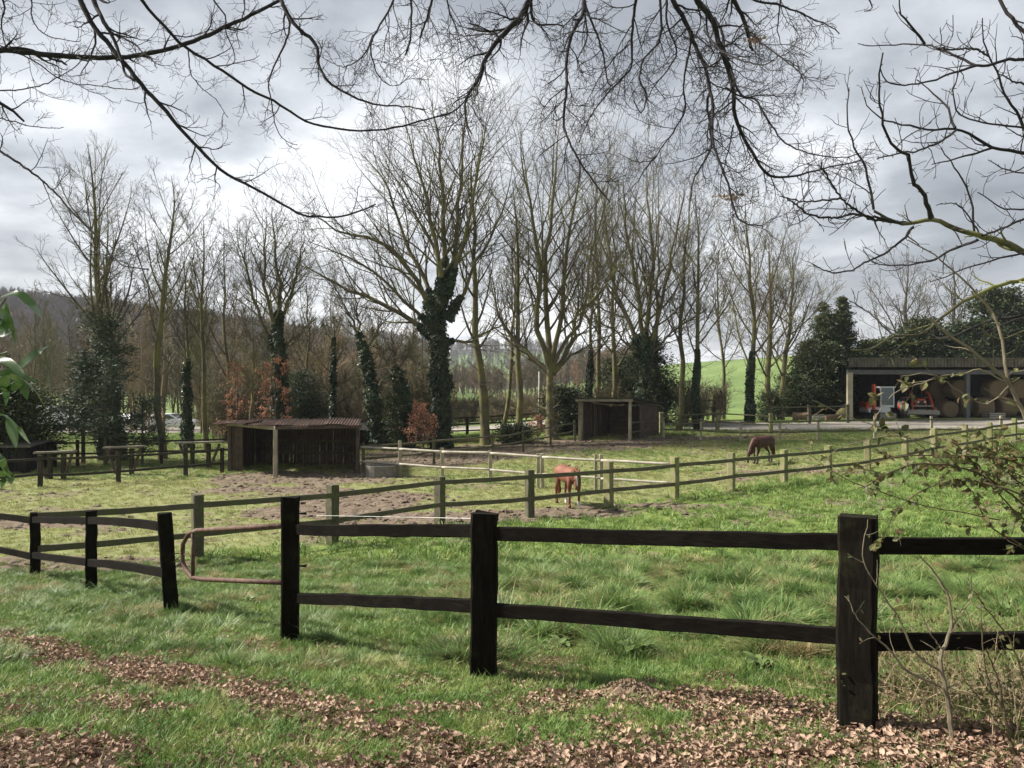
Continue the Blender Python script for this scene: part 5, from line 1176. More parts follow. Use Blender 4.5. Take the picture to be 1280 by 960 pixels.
# -- copper beech saplings still holding their leaves
def sapling(u, v_top, Y, w, label, seed, leaves=1500, mat='beech', nm='beech_sapling', grp='copper beech saplings'):
    rg = np.random.default_rng(seed); b = onground((u - 640) / F * Y, Y); H = EYE - (v_top - HZ) * Y / F - b[2]
    t = thing(nm, b, label, 'sapling', grp); P = resample(np.array([b - [0, 0, .1], b + [rg.normal(0, .05), 0, H * .5], b + [rg.normal(0, .08), 0, H]]), 10); r = .05 * (1 - np.linspace(0, 1, 10)) + .008
    q = MB(); tubes(q, P[None], r[None], 6); q.build('trunk', M['bark_grey'], t)
    A1, R1 = spawn(rg, P[None], r[None], 26, .12, .95, w / H, 62, up=.05, wig=.08, m=6, rfac=.4, rtip=.006, fall=.6); q = MB(); tubes(q, A1, R1, 3)
    A2, R2 = spawn(rg, A1, R1, 6, .25, .98, .45, 45, up=.02, wig=.1, m=4, rfac=.5, rtip=.005); tubes(q, A2, R2, 3); q.build('crown', M['twig_grey'], t)
    n = leaves; i = rg.integers(0, len(A2), n); s = rg.integers(1, 4, n); C = A2[i, s] + rg.normal(0, .06, (n, 3)); D = nrm(rg.normal(0, 1, (n, 3)) + [0, 0, -.6]); q = MB()
    sz = .07 + .05 * rg.random(n); quads(q, C, D, nrm(rg.normal(0, .6, (n, 3)) + [0, 0, 1]), sz, sz * .7, fold=.15); q.build('leaves', M[mat], t)
sapling(296, 455, 44, 1.7, 'leftmost copper-leaved sapling, behind the left end of the rusty roof', 1, 1500)
sapling(344, 450, 41.5, 1.8, 'copper-leaved sapling in front of the forked ivied tree, left of centre', 2, 1900)
sapling(528, 506, 42, 1.25, 'bright orange-leaved beech sapling at the foot of the big ivy tree', 3, 1500)
sapling(672, 522, 50, .8, 'tiny orange-leaved sapling between the two mossy trunks', 4, 500)
sapling(712, 506, 52, .7, 'tiny copper sapling against the left end of the far shelter', 5, 450)

# ------------------------------------------------------------------ evergreens
def conifer(u, v_top, Y, w, label, seed, mat='conifer', n_br=130, base=0.0, group='evergreens', profile=None, lf=.22, dens=60, lw=.35, droop=-.15, leanx=0, nm='conifer_tree', x=None):
    rg = np.random.default_rng(seed); b = onground((u - 640) / F * Y if x is None else x, Y); H = EYE - (v_top - HZ) * Y / F - b[2]
    t = thing(nm, b, label, 'tree', group); P = seg(b - [0, 0, .2], b + [leanx, 0, H], 10); r = .03 * H * .55 * (1 - np.linspace(0, 1, 10)) + .02
    q = MB(); tubes(q, P[None], r[None], 8); q.build('trunk', M['bark_grey'], t, smooth=True)
    s = base + (1 - base) * rg.random(n_br) ** 1.0; a = rg.random(n_br) * 6.28
    pf = profile or (lambda z: (1 - z) ** .75 * (.55 + .45 * np.clip(z * 6, 0, 1)))
    ln = w * pf(s) * (.6 + .6 * rg.random(n_br)) + .15
    p0 = b + np.stack([leanx * s, 0 * s, s * H], 1); d = np.stack([np.cos(a), np.sin(a), droop + .5 * s], 1); m_ = 5; tt = np.linspace(0, 1, m_)
    BP = p0[:, None, :] + d[:, None, :] * (ln[:, None] * tt)[..., None] + np.array([0, 0, 1.]) * ((tt ** 2) * .12)[None, :, None] * ln[:, None, None]
    q = MB(); tubes(q, BP, np.tile(np.array([.05, .04, .03, .02, .008]) * (H / 12 + .4), (n_br, 1)), 3); 
    cr = q.build('limbs', M['bark_grey'], t)
    nl = int((ln * dens).sum()); i = rg.choice(n_br, nl, p=ln / ln.sum()); x_ = rg.random(nl) ** .6 * (m_ - 1); k = np.clip(x_.astype(int), 0, m_ - 2); f = (x_ - k)[:, None]
    C = BP[i, k] * (1 - f) + BP[i, k + 1] * f; sp = (.10 + .16 * ln[i])[:, None]
    C = C + rg.normal(0, 1, (nl, 3)) * sp * [1, 1, .55]; D = nrm(nrm(BP[i, -1] - BP[i, 0]) + rg.normal(0, .55, (nl, 3)))
    q = MB(); sz = lf * (.6 + .7 * rg.random(nl)); quads(q, C, D, nrm(rg.normal(0, .7, (nl, 3)) + [0, 0, .8]), sz, sz * lw, fold=.1); q.build('crown', M[mat], t)
    return t
rnd = lambda z: np.sqrt(np.clip(1 - (2 * z - .9) ** 2 * .85, .05, 1))
conifer(1030, 378, 71, 2.4, 'pointed dark conifer left of the barn, left one of the tall pair', 1, n_br=260, dens=80, lf=.30, profile=lambda z: (1 - z) ** .8)
conifer(1052, 371, 72.5, 2.3, 'tallest dark conifer, right one of the pair beside the barn', 2, n_br=280, dens=80, lf=.30, profile=lambda z: (1 - z) ** .75)
conifer(1012, 425, 69, 2.1, 'lower yellowish conifer at the left edge of the dark group by the barn', 3, n_br=200, dens=80, lf=.28, profile=lambda z: (1 - z) ** .5)
conifer(1038, 430, 68, 2.1, 'front conifer of the dark group, its skirts reaching the mossy fence', 23, n_br=230, dens=85, lf=.28, profile=lambda z: (1 - z) ** .45)
conifer(990, 474, 66, 1.7, 'dark shrub spreading at the left foot of the conifers by the yard', 4, n_br=110, dens=110, lf=.2, profile=rnd, mat='broad', nm='evergreen_shrub')
conifer(963, 492, 60, 1.0, 'small dark shrub under the twin bare trees before the green hill', 24, n_br=60, dens=100, lf=.18, profile=rnd, mat='broad', nm='evergreen_shrub')
conifer(806, 420, 58, 2.9, 'dense dark bush-like conifer behind the far shelter', 5, n_br=260, dens=75, lf=.22, profile=lambda z: (1 - z) ** .5)
conifer(773, 450, 60, 1.6, 'smaller olive evergreen left of the dense dark one behind the far shelter', 25, n_br=120, dens=70, lf=.2, profile=rnd, mat='broad', nm='evergreen_shrub')
conifer(703, 488, 51.5, 1.35, 'dark holly bush against the right side of the forked tree trunk', 6, n_br=110, dens=130, lf=.15, lw=.6, profile=rnd, mat='broad', nm='holly_bush')
conifer(643, 535, 47.5, 1.0, 'low dark green shrub at the foot of the slim leaning trunk', 7, n_br=50, dens=120, lf=.13, lw=.6, profile=rnd, mat='broad', nm='evergreen_shrub')
conifer(376, 468, 50, 1.7, 'grey-green bushy evergreen behind the rusty roof', 8, n_br=120, dens=60, lf=.2, profile=rnd, mat='pine', nm='evergreen_shrub')
conifer(496, 498, 44.5, .85, 'small dark shrub beside the lopped ivied tree', 9, n_br=50, dens=120, lf=.13, lw=.6, profile=rnd, mat='broad', nm='evergreen_shrub')
# pines at the left
conifer(104, 440, 36.5, 1.6, 'bushy green pine left of the tall ivied tree', 10, base=.22, n_br=95, dens=60, lf=.24, lw=.2, mat='pine', profile=lambda z: (1 - z) ** .6, nm='pine_tree', droop=-.1)
conifer(132, 445, 35.6, 1.3, 'small green pine in front of the tall ivied tree', 11, base=.25, n_br=70, dens=55, lf=.22, lw=.2, mat='pine', profile=lambda z: (1 - z) ** .6, nm='pine_tree')
conifer(178, 500, 36.2, 1.2, 'low soft pine between the ivied twin trunk and the slender tree', 12, base=.2, n_br=50, dens=50, lf=.22, lw=.2, mat='pine', profile=rnd, nm='pine_tree')
conifer(140, 405, 37.2, 1.1, 'tuft-topped pine showing above the left-hand pines', 13, n_br=46, dens=50, lf=.25, lw=.2, mat='pine', profile=lambda z: .4 + .6 * z, nm='pine_tree', base=.55)
conifer(14, 484, 34, 1.6, 'very dark evergreen at the far left behind the bamboo leaves', 14, n_br=180, dens=90, lf=.2, mat='broad', profile=rnd, nm='evergreen_shrub')
conifer(-60, 450, 35, 2.4, 'dark evergreen cut by the left edge of the picture', 15, n_br=180, dens=80, lf=.22, mat='broad', profile=rnd, nm='evergreen_shrub')
# the dark belt behind the barn
for k, (u, vt, Y, w, mt, lab) in enumerate([
 (1092, 430, 76, 2.3, 'broad', 'dark evergreen just above the left end of the barn roof'), (1122, 428, 76, 2.5, 'broad', 'low dark evergreen under the left pale tree behind the barn'),
 (1152, 404, 77, 2.6, 'broad', 'rounded dark evergreen between the two pale trees behind the barn'), (1186, 426, 76, 2.5, 'conifer', 'dark evergreen behind the barn under the thinner pale tree'),
 (1215, 408, 78, 2.9, 'conifer', 'dark olive evergreen left of the domed one behind the barn'), (1250, 366, 80, 3.4, 'conifer', 'tall domed olive evergreen above the right part of the barn'),
 (1290, 384, 79, 3.4, 'broad', 'dark evergreen cut by the right edge above the barn')]):
    conifer(u, vt, Y, w, lab, 30 + k, mat=mt, n_br=230, dens=46, lf=.36, lw=.5, profile=lambda z: np.sqrt(np.clip(1 - (z - .35) ** 2 * 2.1, .04, 1)), nm='evergreen_tree', group='evergreens behind the barn')

# ------------------------------------------------------------------ woodland masses (instances of whole small trees)
def tinted(*a, **k):
    m = noisy(*a, **k); nt = m.node_tree; b = [n for n in nt.nodes if n.type == 'BSDF_PRINCIPLED'][0]; src = b.inputs['Base Color'].links[0].from_socket
    oi = nt.nodes.new('ShaderNodeObjectInfo'); nt.links.new(mixc(nt, 1.0, src, ramp(nt, oi.outputs['Random'], [(0, (.40, .42, .38)), (.35, (.75, .85, .65)), (.7, (1.0, .92, .85)), (1, (1.45, 1.3, 1.15))]), 'MULTIPLY'), b.inputs['Base Color']); return m
def proto_tree(seed, H=10., dens=1, w=.34, mat='twig_far', tip=.03, r=.13, low=.12, up=.12, multi=False):
    rg = np.random.default_rng(seed); q = MB()
    if multi:
        a = rg.random(7) * 6.28; P = np.stack([seg((0, 0, -.1), (math.cos(t) * H * .28 * rg.random(), math.sin(t) * H * .28 * rg.random(), H * (.6 + .4 * rg.random())), 7) for t in a]); P[:, 1:-1] += rg.normal(0, H * .015, (7, 5, 3)); Rr = np.tile(r * .4 * (1 - np.linspace(0, 1, 7)) + tip, (7, 1))
    else:
        P = seg((0, 0, -.3), (0, 0, H), 8); P[1:] += np.cumsum(rg.normal(0, .012 * H, (7, 3)), 0); P = P[None]; Rr = (r * (1 - np.linspace(0, 1, 8)) ** .9 + tip)[None]
    tubes(q, P, Rr, 4)
    A1, R1 = spawn(rg, P, Rr, 16 if not multi else 7, low, .97, w, 36, up=up, wig=.09, m=5, rfac=.4, rtip=tip, fall=.6); tubes(q, A1, R1, 3)
    A2, R2 = spawn(rg, A1, R1, 7, .15, .98, .45, 36, up=.08, wig=.12, m=4, rfac=.6, rtip=tip, fall=.4); tubes(q, A2, R2, 3)
    A3, R3 = spawn(rg, A2, R2, 4, .2, .98, .55, 38, up=.05, wig=.14, m=3, rfac=.7, rtip=tip * .8, fall=.3); tubes(q, A3, R3, 3)
    return q.data('bare', mats=[M[mat]])
M['thicket'] = tinted('thicket_twig', (.13, .115, .085), (.27, .24, .175), .35, c3=(.24, .175, .125), c3s=.10, c3r=(.52, .62))
mid = [proto_tree(k, 7., mat='thicket', tip=.012, r=.09, w=.42, low=.08) for k in range(3)] + [proto_tree(10 + k, 4., mat='thicket', tip=.011, r=.07, multi=True, w=.4, low=.1) for k in range(3)] + [proto_tree(60 + k, 11.5, mat='thicket', tip=.012, r=.14, w=.26, low=.35) for k in range(2)]
rg = np.random.default_rng(77)
def strip(n, u0, u1, y0, y1, gap=None):
    u = rg.uniform(u0, u1, n); y = rg.uniform(y0, y1, n); x = (u - 640) / F * y; return x, y
x1_, y1_ = strip(170, -120, 545, 72, 120)
x2_, y2_ = strip(60, 250, 560, 50, 56)
x3_, y3_ = strip(60, 250, 440, 60, 66)
x0_, y0_ = strip(70, -120, 545, 62, 95)
X = np.concatenate([x1_, x2_, x3_]); Yy = np.concatenate([y1_, y2_, y3_]); n = len(X)
pk = np.concatenate([rg.integers(0, 3, len(x1_)), rg.integers(3, 6, len(x2_)), rg.integers(0, 6, len(x3_))]); Sc = np.concatenate([rg.uniform(.8, 1.45, len(x1_)), rg.uniform(.7, 1.3, len(x2_)), rg.uniform(.6, 1.0, len(x3_))])
X = np.r_[X, x0_]; Yy = np.r_[Yy, y0_]; n = len(X); pk = np.r_[pk, rg.integers(6, 8, len(x0_))]; Sc = np.r_[Sc, rg.uniform(.7, 1.15, len(x0_))]
scatter('bare_undergrowth', np.stack([X, Yy, hgt(X, Yy)], 1), np.stack([0 * X, 0 * X, rg.random(n) * 6.28], 1), Sc, pk, mid, 'tangled bare brown thicket filling the ground behind the left trees', 'thicket')
# hedge and brambly scrub by the track and under the trees
x4, y4 = strip(150, 560, 770, 84, 90); x5, y5 = strip(70, 540, 730, 76, 80); x6, y6 = strip(40, 700, 905, 55, 62)
X = np.concatenate([x4, x5, x6]); Yy = np.concatenate([y4, y5, y6]); n = len(X); pk = rg.integers(3, 6, n); Sc = np.concatenate([rg.uniform(.5, .75, len(x4)), rg.uniform(.30, .45, len(x5)), rg.uniform(.5, .9, len(x6))])
scatter('scrub', np.stack([X, Yy, hgt(X, Yy)], 1), np.stack([0 * X, 0 * X, rg.random(n) * 6.28], 1), Sc, pk, mid, 'low bare scrub and hedge along the pale track and the shelter', 'scrub')
# belt of brown trees in the far field
x7, y7 = strip(300, 430, 815, 225, 300); x8, y8 = strip(190, 520, 800, 300, 340)
far_ = [proto_tree(20 + k, 11., mat='twig_far', tip=.04, r=.2, w=.42) for k in range(4)]
M['belt'] = tinted('belt_twig', (.13, .095, .07), (.21, .145, .10), .03)
far_ = [proto_tree(20 + k, 11., mat='belt', tip=.04, r=.2, w=.42) for k in range(4)]
X = np.concatenate([x7, x8]); Yy = np.concatenate([y7, y8]); n = len(X)
sel = np.abs(vnoise(X * .02, Yy * .02, 3) - .5) > .06; X, Yy = X[sel], Yy[sel]; n = len(X)
scatter('distant_trees', np.stack([X, Yy, hgt(X, Yy)], 1), np.stack([0 * X, 0 * X, rg.random(n) * 6.28], 1), rg.uniform(.55, 1.1, n), rg.integers(0, 4, n), far_, 'belt of reddish-brown bare trees beyond the far green field', 'far trees')

# ------------------------------------------------------------------ hills
def hill(name, tab, Yb_, Yc, Yend, mat, label, amp=4, seed=0, zb=-6, nu=220, nv=50):
    us = np.linspace(tab[0][0], tab[-1][0], nu); vc = np.interp(us, [a for a, _ in tab], [b_ for _, b_ in tab])
    k = np.linspace(0, 1.25, nv); V = np.zeros((nv, nu, 3))
    zc = EYE - (vc - HZ) * Yc / F
    for j, s in enumerate(k):
        Y = Yb_ + (Yc - Yb_) * min(s, 1) + (Yend - Yc) * max(0, s - 1) * 4
        z = zb + (zc - zb) * (sstep(0, 1.0, s) if s <= 1 else 1 - .35 * sstep(1, 1.25, s))
        x = (us - 640) / F * Y
        V[j] = np.stack([x, np.full(nu, Y), z + amp * (fbm(x * .006 + seed, Y * .006 + 0 * x, seed) - .5) * 2 * min(1, s * 2) * (1 if s < .9 else .4)], 1)
    q = MB(); idx = np.arange(nv * nu).reshape(nv, nu); q.add(V.reshape(-1, 3), np.stack([idx[:-1, :-1], idx[:-1, 1:], idx[1:, 1:], idx[1:, :-1]], -1).reshape(-1, 4))
    o = q.build(name, mat, smooth=True); tag(o, label, 'hill', kind='structure'); return V
M['woodfloor'] = noisy('wood_floor', (.065, .052, .045), (.11, .09, .075), .02)
M['farhill'] = noisy('far_hill_wood', (.05, .055, .05), (.09, .09, .08), .012)
m, nt, b = newmat('hill_fields'); n1 = noise(nt, wpos(nt), .01, 4, .6); v = N(nt, 'TexVoronoi'); v.inputs['Scale'].default_value = .0055; nt.links.new(wpos(nt, (1, 1, .2)), v.inputs['Vector'])
sep = N(nt, 'SeparateColor'); nt.links.new(v.outputs['Color'], sep.inputs[0]); col = ramp(nt, sep.outputs[0], [(.0, (.05, .055, .045)), (.60, (.06, .07, .05)), (.62, (.12, .20, .06)), (1, (.15, .24, .08))]); nt.links.new(col, b.inputs['Base Color']); b.inputs['Roughness'].default_value = .95; M['hillfields'] = m
V1 = hill('hills', [(-420, 342), (-200, 357), (0, 384), (60, 390), (130, 396), (200, 406), (300, 416), (400, 432), (440, 444), (480, 460), (530, 482), (560, 504)], 300, 620, 800, M['woodfloor'], 'long wooded ridge falling from the left', 6, 2)
V2 = hill('distant_hills', [(300, 430), (400, 420), (470, 424), (520, 432), (560, 440), (590, 436), (640, 436), (700, 437), (760, 452), (800, 466), (830, 472), (860, 470), (900, 468), (1000, 470), (1300, 478)], 700, 1200, 1600, M['hillfields'], 'distant blue-grey wooded hills', 8, 5)
V3 = hill('far_meadow', [(470, 500), (495, 474), (510, 466), (530, 470), (552, 484), (575, 500)], 420, 560, 640, M['ground'], 'bright green meadow on the flank of the far ridge', 1, 9, nu=60, zb=2)
hb = [proto_tree(30 + k, 11., mat='twig_hill', tip=.07, r=.25, w=.40, low=.2) for k in range(5)]
def on_hill(V, n, smax_=1.0, seed=0, u_lo=0, u_hi=1):
    rg = np.random.default_rng(seed); nv, nu, _ = V.shape; j = rg.random(n) * (nv - 1) * smax_ / 1.25; i = (u_lo + (u_hi - u_lo) * rg.random(n)) * (nu - 1)
    j0 = np.clip(j.astype(int), 0, nv - 2); i0 = np.clip(i.astype(int), 0, nu - 2); fj = (j - j0)[:, None]; fi = (i - i0)[:, None]
    return (V[j0, i0] * (1 - fj) + V[j0 + 1, i0] * fj) * (1 - fi) + (V[j0, i0 + 1] * (1 - fj) + V[j0 + 1, i0 + 1] * fj) * fi
PT = on_hill(V1, 5200, 1.02, 5, .38, 1); n = len(PT)
scatter('hillside_wood', PT, np.stack([np.zeros(n), np.zeros(n), rng.random(n) * 6.28], 1), rng.uniform(.75, 1.25, n), rng.integers(0, 5, n), hb, 'bare winter woodland covering the left ridge', 'woodland')
PT = on_hill(V2, 2600, 1.03, 6, .0, .75); PT = PT[PT[:, 2] > 25]; n = len(PT)
scatter('hillside_wood', PT, np.stack([np.zeros(n), np.zeros(n), rng.random(n) * 6.28], 1), rng.uniform(.9, 1.5, n), rng.integers(0, 5, n), hb, 'far bluish woodland on the distant hills', 'woodland')
# ------------------------------------------------------------------ overhanging branches (trees standing beside and behind us)
def limb_set(name, label, limbs, depth, twig, seed, mat, up2, k2=10, k3=5, k4=4, L2=.55, L3=.30, L4=.13, ang=48, shift=(0, 0, 0)):
    rg = np.random.default_rng(seed)
    first = limbs[0][0][0]
    t = thing(name, at(first[0], first[1], depth), label, 'tree')
    for li, (pts, r0, r1) in enumerate(limbs):
        dy0 = rg.normal(0, .5); dy1 = dy0 + rg.normal(0, .7)
        n0 = len(pts); Q = np.array([at(u, v, depth + dy0 + (dy1 - dy0) * i / (n0 - 1)) for i, (u, v) in enumerate(pts)])
        L = np.linalg.norm(np.diff(Q, axis=0), axis=1).sum(); n = max(8, min(44, int(L / .055))); P = resample(Q, n)
        P[1:] += rg.normal(0, .0035, (n - 1, 3)); s = np.linspace(0, 1, n); pxm = depth / F
        rr = (r0 + (r1 - r0) * s ** .9) * .5 * pxm
        rr = rr * (1 + .12 * (rg.random(n) - .4))
        q = MB(); tubes(q, P[None], rr[None], 9 if r0 > 4 else 6)
        kk = max(2, int(k2 * L)); tip = .0021
        gd = np.array([0, 0, up2])
        C2, R2 = spawn(rg, P[None], rr[None], kk, .12, 1.0, 0, ang, wig=.16, m=8, rfac=.45, rtip=tip, absolute=np.array([[L2]]), gdir=gd, lmin=.05) if False else spawn(rg, P[None], rr[None], kk, .1, 1.0, 1.0, ang, wig=.16, m=8, rfac=.5, rtip=tip, absolute=L2, gdir=gd, fall=.5)
        keepm = rg.random(len(C2)) < twig; C2, R2 = C2[keepm], R2[keepm]
        tubes(q, C2, R2, 4)
        C3, R3 = spawn(rg, C2, R2, k3, .15, 1.0, 1.0, ang, wig=.18, m=5, rfac=.6, rtip=tip * .9, absolute=L3, gdir=gd, fall=.5); tubes(q, C3, R3, 3)
        if k4:
            C4, R4 = spawn(rg, C3, R3, k4, .2, 1.0, 1.0, ang + 6, wig=.2, m=4, rfac=.7, rtip=tip * .8, absolute=L4, gdir=gd, fall=.4); tubes(q, C4, R4, 3)
            # stubby buds along the thicker wood
        CB, RB = spawn(rg, P[None], rr[None], int(L * 16), .05, 1, 1.0, 60, wig=.1, m=3, rfac=.3, rtip=.0022, absolute=.035, gdir=gd); tubes(q, CB, RB, 3)
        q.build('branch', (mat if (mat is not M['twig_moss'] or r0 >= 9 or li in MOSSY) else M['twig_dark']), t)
    return t
MOSSY = (10, 13, 14)
LA = [([(-60, 64), (0, 63), (60, 68), (120, 72), (180, 68), (240, 52), (290, 30), (345, 3), (385, -25)], 7.5, 4.5),
 ([(95, -25), (100, 0), (115, 30), (134, 53), (150, 73), (175, 103), (200, 131), (244, 181), (281, 216), (328, 241), (375, 267), (406, 271), (437, 269), (470, 255)], 6.5, 1.6),
 ([(112, -25), (117, 0), (125, 19), (137, 40), (150, 69), (156, 91), (167, 100)], 6, 2.5), ([(137, 40), (162, 52), (180, 66), (190, 75), (197, 86)], 3, 1.2),
 ([(165, -25), (177, 0), (203, 30), (231, 58), (272, 84), (312, 112), (337, 123), (375, 147), (403, 158), (469, 163), (531, 150), (566, 139), (590, 118)], 4.2, 2.0),
 ([(345, -20), (351, 0), (369, 31), (394, 55), (398, 81), (412, 103), (434, 117), (462, 129), (503, 133), (531, 137)], 6.0, 1.3),
 ([(-40, 165), (0, 189), (41, 216), (69, 241), (91, 266), (122, 297), (143, 323), (157, 333), (185, 337)], 3.6, 1.3),
 ([(-40, 105), (0, 129), (15, 138), (30, 152)], 6, 2.5),
 ([(-30, 40), (0, 57), (40, 75), (65, 93), (85, 103), (120, 107), (165, 112), (176, 106)], 2.0, 1.0),
 ([(-30, 115), (0, 113), (25, 112), (55, 106), (70, 98), (100, 78), (118, 45)], 2.2, .9),
 ([(38, -20), (40, 0), (41, 25), (60, 45), (100, 52)], 2.2, .9), ([(-8, -20), (5, 5), (2, 30), (6, 58)], 3, 1.4), ([(-30, 155), (0, 148), (40, 158), (80, 160)], 2.2, .9),
 ([(-20, 72), (25, 60), (70, 75), (82, 80)], 3.5, 3),
 ([(262, -20), (267, 0), (281, 19), (283, 41), (294, 75), (280, 85)], 2.2, .8),
 ([(345, -20), (350, 0), (362, 31), (353, 62), (337, 97), (339, 125), (344, 156), (356, 175), (372, 181)], 3.4, .9),
 ([(300, -20), (306, 10), (296, 40), (300, 60)], 2.0, .8), ([(235, 60), (238, 90), (252, 110), (270, 125), (285, 148)], 1.8, .8)]
LB = [([(690, -40), (662, 0), (647, 25), (625, 47), (609, 69), (600, 94), (594, 106), (581, 128), (584, 156), (590, 168)], 9, 1.4), ([(640, 30), (620, 42), (600, 43), (580, 45), (562, 42)], 2.6, .9),
 ([(660, -10), (664, 6), (666, 25), (675, 31), (694, 30), (705, 33)], 4.5, 1.5), ([(728, -25), (730, 0), (728, 19), (716, 41), (709, 69), (708, 109), (705, 156), (712, 178), (734, 216), (762, 252)], 5, 1.5),
 ([(730, -5), (732, 8), (743, 35), (755, 73), (758, 100), (764, 108)], 4, 1.8), ([(730, 15), (734, 35), (733, 52), (722, 72), (722, 88)], 3, 1.0), ([(798, -25), (795, 0), (791, 27), (789, 54), (789, 84), (773, 102), (749, 130), (735, 152), (724, 179)], 4.2, .9),
 ([(787, 55), (768, 73), (751, 95), (738, 118), (730, 135)], 2.2, .9), ([(823, -25), (825, 0), (827, 30), (822, 54), (804, 76), (800, 103), (808, 119), (802, 141), (792, 125)], 3.6, 1.4),
 ([(831, -25), (833, 0), (834, 30), (846, 65), (835, 87), (819, 106), (808, 125)], 4, 1.3), ([(836, -30), (841, 0), (857, 27), (868, 54), (879, 79), (887, 108), (884, 130), (888, 163), (887, 190), (868, 222), (863, 252)], 7.5, 1.3),
 ([(860, -30), (871, 0), (890, 24), (899, 54), (902, 62), (917, 112), (917, 137), (925, 162), (944, 197), (962, 219), (991, 220), (1025, 212), (1053, 206), (1078, 200)], 8, 1.4),
 ([(893, 22), (902, 40), (906, 62), (915, 90), (925, 117), (944, 125), (962, 153), (981, 178), (1012, 191), (1050, 197), (1078, 191)], 4, 1.2),
 ([(908, -25), (917, 0), (931, 28), (937, 53), (941, 63)], 7, 3.5), ([(930, -15), (941, 0), (975, 6), (1006, 19), (1034, 31), (1050, 41)], 3.5, 1.2), ([(936, 41), (959, 59), (984, 78), (1000, 91), (1005, 102)], 2.6, 1),
 ([(880, 38), (900, 62), (925, 75), (953, 81), (969, 75)], 3, 1), ([(886, 106), (891, 131), (891, 175), (900, 203), (912, 237), (917, 259), (928, 278), (953, 283)], 4, 1.4), ([(917, 156), (909, 194), (902, 220), (900, 245)], 2.2, .9),
 ([(865, 40), (862, 62), (854, 108), (857, 135), (843, 163), (827, 184), (816, 200), (795, 202), (773, 191)], 3, 1), ([(820, 195), (806, 212), (798, 228)], 1.4, .9), ([(908, 110), (930, 122), (950, 119), (980, 120)], 2.6, 1),
 ([(510, -20), (514, 0), (514, 31), (512, 53), (507, 69)], 3.6, 2.4), ([(546, -20), (540, 0), (533, 25), (525, 47)], 4, 2.6), ([(498, -25), (492, 0), (481, 22), (466, 47), (464, 69), (475, 97), (494, 108), (512, 94)], 2.8, .9),
 ([(466, 44), (456, 67), (434, 83), (419, 80), (400, 70)], 2.2, .9), ([(556, -20), (560, 10), (572, 40), (578, 62)], 2.4, .9), ([(870, 0), (876, 25), (868, 45), (852, 50)], 2.4, .9), ([(972, -20), (975, 5), (972, 35), (975, 55)], 2.6, 1.)]
